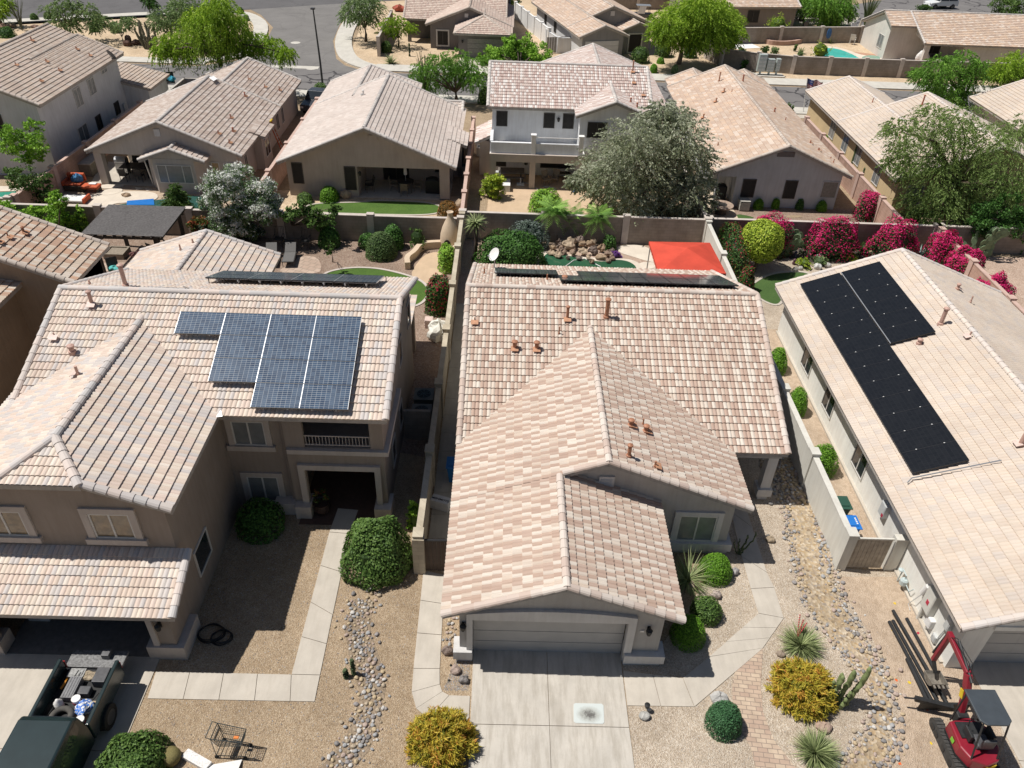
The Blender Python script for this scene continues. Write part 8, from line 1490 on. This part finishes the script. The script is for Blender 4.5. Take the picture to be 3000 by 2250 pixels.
for x, y in ((-23.2, 40.3), (-19.6, 40.3), (-23.2, 43.7), (-19.6, 43.7), (-21.4, 43.7)): MB().box(x-.09, x+.09, y-.09, y+.09, 0, 2.35).build('post', GZ, r)
# ================================================================ garden furniture
IR = plain('wrought_iron', (.045,.042,.04), .5, .2, 9); SLG = plain('sling_grey', (.13,.125,.12), .8, .1, 9)
def chair(label, loc, rot, mt, seat=None, name='chair', cat='chair', group='garden chairs', s=1.0, iron=False):
    r = root(name, label, cat, (0, 0, 0), group); seat = seat or mt; MB().box(-.25, .25, -.25, .25, .42, .47).build('seat', seat, r)
    q = MB(); 
    if iron:
        q.tube([(-.25, .25, .45), (-.26, .36, 1.05), (.26, .36, 1.05), (.25, .25, .45)], .02, 5)
        for k in range(5): q.tube([(-.16+k*.08, .26, .47), (-.2+k*.1, .32, .8), (-.16+k*.08, .355, 1.04)], .01, 4)
    else: q.obox((0, .29, .72), (.25, 0, 0), (0, .02, 0), (0, .06, .26))
    q.build('backrest', mt, r)
    for x in (-.23, .23):
        for y in (-.23, .23): MB().tube([(x, y, 0), (x, y, .44)], .02, 5).build('leg', mt, r)
        MB().tube([(x, .27, .66), (x, -.2, .66), (x, -.22, .42)], .02, 5).build('armrest', mt, r)
    r.location = loc; r.rotation_euler[2] = rot; r.scale = (s, s, s); return r
def table(label, loc, rx, ry, h, mt, name='table', cat='table', group='garden tables', rnd=False, rot=0):
    r = root(name, label, cat, (0, 0, 0), group); q = MB(); q.lathe((0, 0, h-.05), [(rx, 0), (rx, .05)], 18) if rnd else q.box(-rx, rx, -ry, ry, h-.05, h); q.build('tabletop', mt, r)
    for x in (-.75, .75):
        for y in (-.75, .75): MB().box(x*rx-.03, x*rx+.03, y*ry-.03, y*ry+.03, 0, h-.05).build('leg', mt, r)
    r.location = loc; r.rotation_euler[2] = rot; return r
def lounger(label, loc, rot, mt, fab, group='sun loungers', back=.6):
    r = root('sun_lounger', label, 'lounger', (0, 0, 0), group); q = MB(); q.box(-.32, .32, -.95, .3, .36, .4); q.build('bed', fab, r); q = MB(); q.obox((0, .3+.32*math.cos(back), .4+.32*math.sin(back)), (.32, 0, 0), (0, .33*math.cos(back), .33*math.sin(back)), (0, -.02*math.sin(back), .02)); q.build('backrest', fab, r); q = MB()
    for x in (-.34, .34): q.bar((x, -.97, .37), (x, .35, .37), .04)
    q.bar((-.34, -.97, .37), (.34, -.97, .37), .04); q.build('frame', mt, r)
    for x in (-.33, .33):
        for y in (-.85, .3): MB().tube([(x, y, 0), (x, y, .36)], .02, 5).build('leg', mt, r)
    r.location = loc; r.rotation_euler[2] = rot; return r
def umbrella(label, loc, h, mt, r_=.16):
    r = root('umbrella', label, 'umbrella', loc, 'closed garden umbrellas'); x, y, z = loc; MB().tube([(x, y, z), (x, y, z+h)], .025, 6).build('pole', M['metal'], r); MB().lathe((x, y, z+h*.5), [(r_*.9, 0), (r_, .1), (r_*.6, h*.3), (.03, h*.52)], 8).build('folded_cover', mt, r); return r
lounger('black sling lounger in front of the iron chairs on the flagstone', (-12.9, 42.5, .02), .1, IR, SLG); lounger('black sling lounger partly hidden by the small gable roof', (-14.0, 42.4, .02), .15, IR, SLG)
chair('left wrought-iron chair with scrolled back on the flagstone', (-14.0, 44.3, .02), 0, IR, iron=True, s=1.1); chair('right wrought-iron chair with scrolled back on the flagstone', (-12.3, 44.2, .02), 0, IR, iron=True, s=1.1); table('small iron side table between the scrolled chairs', (-13.25, 43.9, .02), .3, .3, .5, IR)
chair('grey cushioned chair under the gazebo', (-20.7, 42.1, .01), 2.6, IR, plain('cushion_slate', (.13,.17,.2), .9), s=1.2); chair('dark chair with grey cushions beside the gazebo post', (-19.9, 42.6, .01), 2.2, IR, plain('cushion_grey', (.35,.36,.36), .9), s=1.3); chair('dark lattice chair with yellow towel beside the gazebo', (-22.2, 39.6, .01), .5, IR, s=1.2); chair('low black sling chair near the gazebo', (-20.7, 40.3, .01), -2.4, IR, SLG, s=1.2)
heap('towel', 'yellow and turquoise towel on the lattice chair', 'towel', (-22.2, 39.6, .68), .3, .25, .12, plain('towel_turq', (.12,.48,.45), .9, .2, 9), 4); heap('throw_cover', 'faded red cover draped over a table by the gazebo', 'cover', (-21.3, 41.6, .5), .75, .4, .28, plain('cover_rose', (.22,.10,.09), .9, .2, 9), 6, .25); heap('cushion_pile', 'slate and white cushions beside the red cover', 'cushions', (-20.2, 42.3, .72), .3, .22, .12, plain('cushion_white', (.55,.56,.57), .9, .3, 5), 8)
r = root('raised_bed', 'small timber raised bed left of the gazebo', 'planter', (-23.3, 42.6, 0)); q = MB(); q.box(-23.9, -22.7, 42.9, 43.0, 0, .35); q.box(-23.9, -22.7, 41.9, 42.0, 0, .35); q.box(-23.9, -23.8, 42, 42.9, 0, .35); q.box(-22.8, -22.7, 42, 42.9, 0, .35); q.box(-23.8, -22.8, 42, 42.9, 0, .28); q.build('frame', plain('bed_timber', (.26,.22,.17), .9, .2, 7), r)
# ladder-house pool garden
OC = plain('cushion_coral', (.50,.10,.04), .85, .12, 7); r = root('daybed', 'coral-red cushioned daybed with footrest by the pool', 'daybed', at(232, 560), 'pool furniture'); p = at(232, 560); q = MB(); q.box(p.x-.9, p.x+.3, p.y-.2, p.y+.8, .1, .42); q.build('base', BARK, r, bevel=.03); MB().box(p.x-.85, p.x+.25, p.y-.15, p.y+.7, .42, .55).build('seat', OC, r, bevel=.05); MB().obox((p.x-.3, p.y+.75, .75), (.6, 0, 0), (0, .1, .03), (0, -.05, .28)).build('backrest', OC, r, bevel=.04); MB().box(p.x-1.0, p.x-.85, p.y-.2, p.y+.8, .4, .7).build('armrest', OC, r, bevel=.03); MB().box(p.x+.35, p.x+1.5, p.y-.35, p.y+.4, .3, .48).build('footrest', OC, r, bevel=.05)
for x in (p.x+.42, p.x+1.42): MB().box(x-.03, x+.03, p.y-.3, p.y+.35, 0, .3).build('leg', BARK, r)
heap('towel', 'blue towel thrown over the coral daybed', 'towel', (p.x-.1, p.y+.45, .72), .36, .3, .34, plain('towel_blue', (.07,.22,.42), .9, .5, 11), 3); thing1('towel', 'folded white towel on the coral daybed footrest', 'towel', MB().box(p.x+.75, p.x+1.25, p.y+.05, p.y+.35, .48, .54), M['white'], (p.x+1, p.y+.2, .48), bevel=.02)
p = at(215, 598); thing1('sun_pad', 'white padded lounger with red bolster beside the pool', 'lounger', MB().box(p.x-.9, p.x+.7, p.y-.1, p.y+.9, .18, .3), M['white'], p, bevel=.04); thing1('bolster', 'red bolster at the right end of the white pad', 'bolster', MB().box(p.x+.7, p.x+.85, p.y-.1, p.y+.9, .1, .42), OC, (p.x+.8, p.y, .1), bevel=.03)
a, b, c, d = at(371, 600, .1), at(452, 600, .1), at(450, 582, .1), at(372, 588, .1); thing1('pool_float', 'flat bright blue float lying on the teal pool', 'pool float', MB().slab([a, b, c, d], (0, 0, -.07)), plain('float_blue', (.02,.17,.52), .4, .08, 4), a)
p = at(258, 515); r = root('outdoor_counter', 'grey stone grill counter along the pink wall', 'counter', p); q = MB(); q.box(p.x-.5, p.x+.45, p.y-.2, p.y+2.4, 0, .9); q.build('base', plain('counter_stone', (.22,.19,.15), .9, .2, 5), r); MB().box(p.x-.55, p.x+.5, p.y-.25, p.y+2.45, .9, .96).build('worktop', plain('worktop', (.42,.36,.30), .6, .2, 5), r)
thing1('sun_ornament', 'round metal sun ornament on the pink wall', 'ornament', MB().tube([(-30.85, 51.4, 1.0), (-30.8, 51.4, 1.0)], .26, 14), plain('ornament', (.12,.09,.06), .6), (-30.85, 51.4, 1)); table('dark rectangular dining table on the covered patio', (-26.7, 54.7, .05), 1.1, .55, .76, IR); 
for i, (x, y, rt, lb) in enumerate(((-27.3, 53.7, pi, 'front left'), (-26.2, 53.7, pi, 'front right'), (-27.3, 55.7, 0, 'back left'), (-26.2, 55.7, 0, 'back right'))): chair('dark patio chair at the %s of the dining table' % lb, (x, y, .05), rt, IR)
p = at(320, 520); r = root('barbecue', 'silver barbecue beside the patio post of the ladder house', 'barbecue', (-28.0, 55.2, .05), 'barbecues'); MB().box(-28.4, -27.6, 54.9, 55.5, .1, .85).build('cabinet', M['metal'], r); MB().tube([(-28.4, 55.2, .95), (-27.6, 55.2, .95)], .3, 12).build('lid', M['metal'], r)
thing1('patio_pole', 'thin grey pole standing at the patio edge of the ladder house', 'pole', MB().tube([(-24.95, 52.85, 0), (-25.15, 52.7, 2.35)], .05, 7), M['metal'], (-25, 52.8, 0)); p = at(810, 435); r = root('ladder', 'orange folding ladder with yellow top leaning beside the putty house', 'ladder', (-18.2, 60.0, 0)); LO = plain('ladder_orange', (.42,.09,.03), .5)
for y, dx in ((59.8, 0), (60.3, 0)): MB().bar((-17.4, y-.1, 0), (-18.2, y, 2.6), .05, .07).build('rail', LO, r); MB().bar((-18.65, y, 0), (-18.25, y, 2.6), .04, .05).build('rail', LO, r)
for k in range(1, 8): MB().bar((-17.4-.1*k, 59.72+.01*k, .33*k), (-17.4-.1*k, 60.24, .33*k), .04, .06).build('rung', M['metal'], r)
MB().box(-18.35, -18.05, 59.75, 60.35, 2.58, 2.66).build('cap', plain('ladder_yellow', (.6,.42,.02), .5), r); p = at(505, 262); chair('black garden chair with blue towel beside the street driveway', (p.x, p.y, 0), .4, M['black'], s=1.5); heap('towel', 'bright blue towel on the black garden chair by the street', 'towel', (p.x+.1, p.y+.1, .95), .35, .3, .22, plain('towel_cyan', (.05,.33,.48), .9, .3, 8), 2)
thing1('roof_sheet', 'white sheet lying at the ridge of the ladder house roof', 'sheet', MB().slab([at(612, 228, 4.75), at(626, 238, 4.75), at(637, 231, 4.75), at(624, 222, 4.75)], (0, 0, .02)), M['white'], at(624, 230, 4.75))
# patio of the arched house
umbrella('white closed umbrella at the arched patio table', (-7.15, 53.6, .06), 2.35, M['white'], .13); table('round dark table under the white closed umbrella', (-7.15, 53.6, .06), .6, .6, .72, IR, rnd=True)
for i, (x, y, rt, lb) in enumerate(((-7.15, 52.7, pi, 'near'), (-8.0, 53.6, pi/2, 'left'), (-6.3, 53.6, -pi/2, 'right'))): chair('wicker chair on the %s side of the umbrella table' % lb, (x, y, .06), rt, plain('wicker', (.20,.16,.12), .9, .2, 9) if i == 0 else bpy.data.materials['wicker'])
chair('dark rocking chair at the left end of the arched patio', (-9.7, 53.2, .06), -1.2, IR, s=1.1); r = root('barbecue', 'barbecue under a black cover at the right end of the arched patio', 'barbecue', (-5.0, 53.4, .06), 'barbecues'); MB().box(-5.7, -4.65, 53.1, 53.7, .06, 1.05).blob((-5.17, 53.4, 1.05), .5, .3, .18, 10, 6).build('cover', M['black'], r, bevel=.04)
# patio of the white house
table('long grey picnic table under the white deck', (.4, 56.3, .03), 1.0, .5, .76, plain('picnic_wood', (.15,.13,.11), .9, .2, 7)); o = MB(); o.box(-.6, 1.4, 55.55, 55.85, .4, .46)
r = root('bench', 'grey bench in front of the picnic table', 'bench', (.4, 55.7, .03), 'patio benches'); o.build('seat', bpy.data.materials['picnic_wood'], r); [MB().box(x, x+.06, 55.6, 55.8, .03, .4).build('leg', bpy.data.materials['picnic_wood'], r) for x in (-.5, 1.25)]
r = root('bench', 'dark bench below the wide patio window', 'bench', (4.2, 57.0, .03), 'patio benches'); MB().box(3.6, 4.9, 56.8, 57.15, .42, .48).build('seat', IR, r); [MB().box(x, x+.06, 56.85, 57.1, .03, .42).build('leg', IR, r) for x in (3.65, 4.8)]
umbrella('dark closed umbrella leaning at the centre post of the white deck', (1.5, 56.6, .03), 2.2, M['black'], .14); thing1('weighted_stand', 'small white umbrella base stand on the patio', 'umbrella base', MB().box(.85, 1.4, 55.2, 55.6, .03, .12).tube([(1.12, 55.4, .12), (1.12, 55.4, .55)], .04, 8), M['white'], (1.1, 55.4, 0)); r = root('storage_box', 'grey box with slot beside the white concrete block', 'box', (-.6, 55.4, .03)); MB().box(-.75, -.35, 55.2, 55.6, .03, 1.0).build('cabinet', UG, r, bevel=.02); MB().box(-.72, -.5, 55.185, 55.199, .72, .8).build('slot', M['black'], r)
thing1('concrete_block', 'white concrete block between citrus bush and picnic table', 'block', MB().box(-.2, .35, 54.0, 55.3, .03, .5), M['white'], (0, 54.6, 0)); 
for x, y, rt, lb in ((3.0, 55.6, .4, 'left'), (3.7, 55.9, -.3, 'right')): chair('%s pale metal chair under the deck' % lb, (x, y, .03), rt, plain('chair_taupe', (.22,.19,.16), .7) if lb == 'left' else bpy.data.materials['chair_taupe'])
p = at(1600, 550); q = MB(); q.tube([(p.x-2.2, p.y+1.2, .06), (p.x-1.0, p.y+.3, .06), (p.x-.6, p.y-.7, .06), (p.x+.5, p.y-.8, .06), (p.x+.7, p.y-.2, .06), (p.x-.2, p.y+.1, .06)], .03, 5); thing1('hose', 'grey garden hose on the tan patio', 'hose', q, UG, p); thing1('toy', 'blue toy on the tan patio under the olive tree', 'toy', MB().blob((5.1, 54.3, .16), .2, .14, .14, 8, 5, .3, seed=3), plain('toy_blue', (.02,.10,.45), .5), (5.1, 54.3, 0))
r = root('fire_table', 'round stone fire table with dark top beside the pale grey house patio', 'fire table', (15.2, 51.4, 0)); MB().lathe((15.2, 51.4, 0), [(.4, 0), (.36, .5), (.5, .6)], 16).build('base', plain('fire_base', (.12,.09,.07), .9), r); MB().lathe((15.2, 51.4, .6), [(.78, 0), (.8, .1), (.4, .11)], 20).build('top', plain('fire_top', (.36,.27,.21), .8, .15, 6), r); MB().lathe((15.2, 51.4, .7), [(.36, 0), (.36, .02)], 16).build('burner', M['dark'], r)
r = root('barbecue', 'barbecue under a dark cover in the corner patio by the olive tree', 'barbecue', (15.6, 53.9, .03), 'barbecues'); MB().box(15.2, 16.0, 53.6, 54.2, .03, 1.1).blob((15.6, 53.9, 1.1), .4, .3, .16, 10, 6).build('cover', M['black'], r, bevel=.04)
for i, (px, py, c, s, lb) in enumerate(((2360, 712, (.55,.10,.03), .28, 'orange pinwheel ornament'), (2320, 742, (.7,.6,.58), .3, 'pale statuette'), (2328, 755, (.05,.05,.09), .3, 'dark statuette'), (2448, 728, (.55,.45,.05), .22, 'yellow ornament'), (2460, 728, (.28,.08,.35), .22, 'purple ornament'), (2412, 750, (.06,.06,.08), .3, 'dark owl ornament'), (2325, 775, (.09,.04,.05), .26, 'dark butterfly ornament'))):
    p = at(px, py); q = MB(); q.lathe((p.x, p.y, 0), [(.09, 0), (.12, s*.5), (.07, s), (.11, s*1.3), (.03, s*1.6)], 9); thing1('garden_ornament', lb+' in the dark gravel bed', 'ornament', q, plain('orn_%d' % i, c, .6), p, 'garden ornaments')
thing1('surfboard', 'white board leaning between the pink wall and the yellow house', 'board', MB().blob((26.6, 61.0, .6), .2, 1.0, .35, 10, 8, .02), M['white'], (26.6, 61, 0))
# ================================================================ street furniture and vehicles
r = root('street_lamp', 'tall dark street lamp at the mouth of the side street', 'street lamp', (-18.3, 79.2 if 0 else 76.2, 0)); x, y = up(945, 246, 76.2)[0], 76.2; tz = up(917, 25, 76.2); MB().tube([(x, y, 0), (x+.0, y, 3), tuple(tz)], [.11, .09, .06], 8).build('pole', plain('lamp_pole', (.05,.05,.052), .5), r); MB().box(tz[0]-.18, tz[0]+.18, tz[1]-.25, tz[1]+.1, tz[2]-.05, tz[2]+.08).build('lamp_head', plain('lamp_head', (.08,.08,.085), .5), r); r.location = (x, y, 0)
for ch in r.children: ch.location = Vector((-18.3, 76.2, 0))-Vector((x, y, 0))
MC = plain('cabinet_green_grey', (.40,.44,.42), .5, .06, 3)
for x, w_, h_, lb in ((27.2, .85, 1.75, 'largest grey cluster mailbox at the left'), (28.15, .8, 1.3, 'middle grey cluster mailbox'), (28.95, .45, 1.25, 'smallest grey cluster mailbox at the right')):
    r = root('cluster_mailbox', lb+' on the pavement pad', 'mailbox', (x, 88.1, .1), 'cluster mailboxes'); zb = .45 if w_ > .5 else .55; MB().box(x-w_/2, x+w_/2, 87.85, 88.35, zb, zb+h_).build('cabinet', MC, r, bevel=.02); MB().box(x-.09, x+.09, 88.0, 88.2, .05, zb).build('pedestal', MC, r); q = MB()
    for i in range(4): 
        for j in range(2): q.box(x-w_/2+.05+j*w_*.47, x+j*w_*.47-.03, 87.84, 87.85, zb+.08+i*h_*.23, zb+i*h_*.23+h_*.2)
    q.build('doors', UG, r)
sheet('path', [(26.5, 87.4), (29.8, 87.4), (29.8, 88.7), (26.5, 88.7)], .12, M['kerb'], .1)
r = root('flagpole', 'white flagpole with a waving striped flag behind the yellow house', 'flag', tuple(at(2366, 282))); p0 = up(2367, 275, 75.3); p1 = up(2366, 228, 75.3); r.location = (p0[0], 75.3, 0); ORG[r.name] = (p0[0], 75.3, 0); MB().tube([(p0[0], 75.3, 0), tuple(p1)], .035, 6).build('pole', M['white'], r)
fm, ft, fb = nm('flag_cloth'); uvn = N(ft, 'UVMap'); sx = N(ft, 'SeparateXYZ'); ft.links.new(uvn.outputs[0], sx.inputs[0]); mu = N(ft, 'Math', operation='MULTIPLY'); ft.links.new(sx.outputs[1], mu.inputs[0]); mu.inputs[1].default_value = 6.5; fq = N(ft, 'Math', operation='FRACT'); ft.links.new(mu.outputs[0], fq.inputs[0]); gt = N(ft, 'Math', operation='GREATER_THAN'); ft.links.new(fq.outputs[0], gt.inputs[0]); gt.inputs[1].default_value = .5
a1 = N(ft, 'Math', operation='LESS_THAN'); ft.links.new(sx.outputs[0], a1.inputs[0]); a1.inputs[1].default_value = .4; a2 = N(ft, 'Math', operation='GREATER_THAN'); ft.links.new(sx.outputs[1], a2.inputs[0]); a2.inputs[1].default_value = .46; am = N(ft, 'Math', operation='MULTIPLY'); ft.links.new(a1.outputs[0], am.inputs[0]); ft.links.new(a2.outputs[0], am.inputs[1])
sv = N(ft, 'TexVoronoi'); sv.inputs['Scale'].default_value = 16; ft.links.new(uvn.outputs[0], sv.inputs['Vector']); star = ramp(ft, sv.outputs['Distance'], [(0, (.8,.8,.8)), (.22, (.8,.8,.8)), (.26, (.03,.05,.2))]); ft.links.new(mixc(ft, am.outputs[0], mixc(ft, gt.outputs[0], (.75,.73,.72), (.42,.02,.04)), star), fb.inputs['Base Color'])
V = []; F = []; UVs = []; nx, ny = 14, 8
for j in range(ny+1):
    for i in range(nx+1): V.append((p1[0]+.04+i/nx*1.5, 75.3+.12*math.sin(i*.9), p1[2]-.1-.9*(1-j/ny)-.22*(i/nx)**1.5+.05*math.sin(i*.8+j*.2)))
for j in range(ny):
    for i in range(nx): b = j*(nx+1)+i; F.append([b, b+1, b+nx+2, b+nx+1]); UVs += [(i/nx, j/ny), ((i+1)/nx, j/ny), ((i+1)/nx, (j+1)/ny), (i/nx, (j+1)/ny)]
big('flag', V, F, fm, r, uv=UVs)
def car(name, label, cat, loc, rot, paint, L=4.6, W=1.85, H=1.65, kind='suv'):
    r = root(name, label, cat, (0, 0, 0), 'vehicles'); h = L/2
    if kind == 'truck': prof = [(-h, .5), (-h, 1.05), (-.25*h, 1.08), (-.2*h, H-.08), (-.05*h, H), (.3*h, H), (.52*h, 1.12), (.97*h, 1.0), (h, .5)]
    else: prof = [(-h, .45), (-h, 1.0), (-.93*h, H-.15), (-.7*h, H), (.1*h, H), (.45*h, 1.05), (.95*h, .88), (h, .45)]
    m_ = len(prof); vs = [(x+(-.14*s if z > 1.25 else 0), y, z) for s in (-1, 1) for x in (s*W/2,) for y, z in prof]; q = MB(); q.add(vs, [tuple(range(m_)), tuple(range(2*m_-1, m_-1, -1))]+[(i, m_+i, m_+(i+1) % m_, (i+1) % m_) for i in range(m_)]); b = q.build('body', paint, r, bevel=.07)
    y0, y1 = (-.17*h, .42*h) if kind == 'truck' else (-.88*h, .36*h)
    for s in (-1, 1):
        for a_, c_ in ((y0, (y0+y1)/2-.03), ((y0+y1)/2+.03, y1)):
            q = MB(); x0 = s*(W/2-.02); x1 = s*(W/2-.13); q.slab([(x0, a_, 1.16), (x0, c_, 1.16), (x1, c_-(.3 if c_ == y1 else 0), H-.12), (x1, a_+(.12 if a_ == y0 else 0), H-.12)], (s*.02, 0, 0)); q.build('side_window', M['glass'], b)
    q = MB(); q.slab([(-W/2+.2, prof[5 if kind == 'truck' else 4][0]+.06, H-.03), (W/2-.2, prof[5 if kind == 'truck' else 4][0]+.06, H-.03), (W/2-.08, prof[6 if kind == 'truck' else 5][0]-.02, 1.16), (-W/2+.08, prof[6 if kind == 'truck' else 5][0]-.02, 1.16)], (0, .02, .03)); q.build('windscreen', M['glass'], b)
    if kind == 'truck': MB().box(-W/2+.12, W/2-.12, -h+.1, -.27*h, 1.06, 1.095).build('bed_floor', LIN, b)
    for s in (-1, 1): 
        for y in (-.62*h, .62*h): wheel(r, s*(W/2-.08), y, .4 if kind == 'truck' else .36, .24)
        MB().box(s*W/2*.8-.15, s*W/2*.8+.15, h-.02, h+.02, .75, .9).build('headlight', plain('lamp_glass', (.6,.6,.6), .2) if 'lamp_glass' not in bpy.data.materials else bpy.data.materials['lamp_glass'], b)
    r.location = loc; r.rotation_euler[2] = rot; return r
CW = plain('car_white', (.72,.73,.73), .25, .03, 2, spec=.6); CK = plain('car_charcoal', (.05,.055,.065), .25, .05, 2, spec=.6)
car('pickup_truck', 'large white pickup parked beside the grey-brown house, top right', 'pickup truck', tuple(at(2376, 60))[:2]+(.02,), -1.5, CW, 5.8, 2.0, 1.9, 'truck'); car('parked_car', 'white car parked at the road end, top right', 'car', tuple(at(2752, 24)), 1.75, CW, 4.7, 1.85, 1.6); car('pickup_truck', 'dark grey pickup behind the ladder house by the street', 'pickup truck', (-16.9, 71.8, .0), 3.0, CK, 5.4, 1.9, 1.75, 'truck')
p = at(1883, 58); r = root('golf_cart', 'covered golf cart against the dark garden wall, top', 'golf cart', p); MB().box(p.x-1.3, p.x+1.2, p.y-.2, p.y+.9, .25, .8).build('body', CK, r, bevel=.08); MB().box(p.x-1.0, p.x+.9, p.y-.25, p.y+.95, 1.7, 1.78).build('roof', M['metal'], r, bevel=.02); [MB().tube([(p.x+a, p.y+b, .8), (p.x+a, p.y+b, 1.7)], .03, 5).build('post', M['black'], r) for a in (-.9, .8) for b in (-.15, .85)]; [wheel(r, p.x+a, p.y+b, .25, .2, 'y') for a in (-.9, .8) for b in (-.15, .85)]; MB().slab([(p.x-.6, p.y-.2, 1.7), (p.x+.3, p.y-.2, 1.7), (p.x+.1, p.y-.26, .8), (p.x-.9, p.y-.26, .8)], (0, -.02, 0)).build('windscreen_cover', M['white'], r)
p = at(1880, 18); r = root('gazebo', 'far garden gazebo with dark slate roof at the top edge', 'gazebo', (p.x, p.y, 0)); q = MB(); c4 = [(p.x-2.6, p.y+3.2), (p.x+2.6, p.y+3.2), (p.x+2.6, p.y), (p.x-2.6, p.y)]; q.add([(*a, 2.3) for a in c4]+[(p.x, p.y+1.6, 3.2)]+[(*a, 2.2) for a in c4], [(1, 0, 4), (2, 1, 4), (3, 2, 4), (0, 3, 4), (5, 6, 7, 8), (0, 1, 6, 5), (1, 2, 7, 6), (2, 3, 8, 7), (3, 0, 5, 8)]); q.build('roof', ROOF, r); [MB().box(a-.08, a+.08, b-.08, b+.08, 0, 2.25).build('post', M['black'], r) for a, b in ((p.x-2.4, p.y+.2), (p.x+2.4, p.y+.2), (p.x-2.4, p.y+3), (p.x+2.4, p.y+3))]
p = at(2508, 118); table('glass garden table beside the turquoise pool', (p.x, p.y, .02), .8, .8, .72, M['white'], rnd=True); umbrella('pale closed umbrella beside the turquoise pool', (p.x+.1, p.y+.3, .02), 2.5, plain('umbrella_beige', (.5,.45,.36), .9), .2)
for i, (px, py, rt, lb) in enumerate(((2495, 130, 2.6, 'nearest'), (2535, 128, 3.6, 'right-hand'), (2500, 108, .3, 'tall back'), (2542, 118, -1.0, 'far right'), (2610, 158, 1.2, 'house-side'))): p = at(px, py); chair('%s white metal chair beside the turquoise pool' % lb, (p.x, p.y, .02), rt, plain('chair_white', (.6,.6,.58), .5) if i == 0 else bpy.data.materials['chair_white'], s=1.25 if i != 2 else 1.6, group='white chairs by the turquoise pool')
heap('pool_toy', 'white inflatable on the covered patio of the white pool house', 'inflatable', (47.6, 94.9, .9), .7, .5, .8, M['white'], 7, .15); heap('clutter_pile', 'dark covered pile on the patio of the white pool house', 'covered pile', (49.0, 95.3, .5), 1.2, .7, .6, BK, 11, .3); heap('flower_pot', 'pot of pink flowers beside the white pool house wall', 'flowers', tuple(at(2572, 130))[:2]+(.9,), .35, .35, .35, plain('pink_petal', (.5,.06,.12), .8, .3, 9), 5)
r = root('planter_bed', 'curved brick planter bed against the brown wall of the pool yard', 'planter', at(2290, 125)); bl_ = smooth_line(gp((2235, 118), (2245, 130), (2290, 134), (2335, 130), (2352, 122)), 2); o = ribbon('planter_wall', bl_, .35, .5, M['blockp'], .5); o['kind'] = ''; del o['kind']; lo_c = o.location.copy(); o.parent = r; o.location = lo_c-r.location; ORG[o.name] = tuple(r.location)
thing1('wall_hanging', 'blue ornament hanging on the brown wall of the pool yard', 'ornament', MB().blob((39.7, 104.1, 1.2), .35, .08, .55, 8, 6, .2), plain('orn_blue', (.03,.10,.25), .6), (39.7, 104.2, 1)); p = at(1172, 34); heap('garden_clutter', 'red and white clutter beside the charcoal house', 'clutter', (p.x, p.y, .4), 1.0, .5, .4, plain('clutter_red', (.45,.12,.08), .8, .6, 3), 4)
p = at(1228, 106); thing1('porch_chair', 'pale covered chair on the charcoal house porch', 'chair', MB().blob((p.x, p.y, .45), .6, .45, .45, 10, 6, .2), UG, p); p = at(195, 168); thing1('side_wall_vent', 'pale utility box on the cool grey house side wall', 'utility box', MB().box(-32.23, -32.1, 66.2, 66.6, .9, 1.5), UG, (-32.2, 66.4, 1)); 
q = MB(); q.tube([(-21.6, 45.9, 1.2), (-21.5, 45.9, 1.6)], .02, 4); o = MB()
for k in range(3): o.tube([(-21.9+k*.05+.28*math.cos(a), 46.05, .75+k*.3+.2*math.sin(a)) for a in np.linspace(0, 6.3, 14)], .02, 4)
thing1('wall_art', 'black scrolled iron ornament on the wall behind the gazebo', 'ornament', o, M['black'], (-21.9, 46.05, 1))
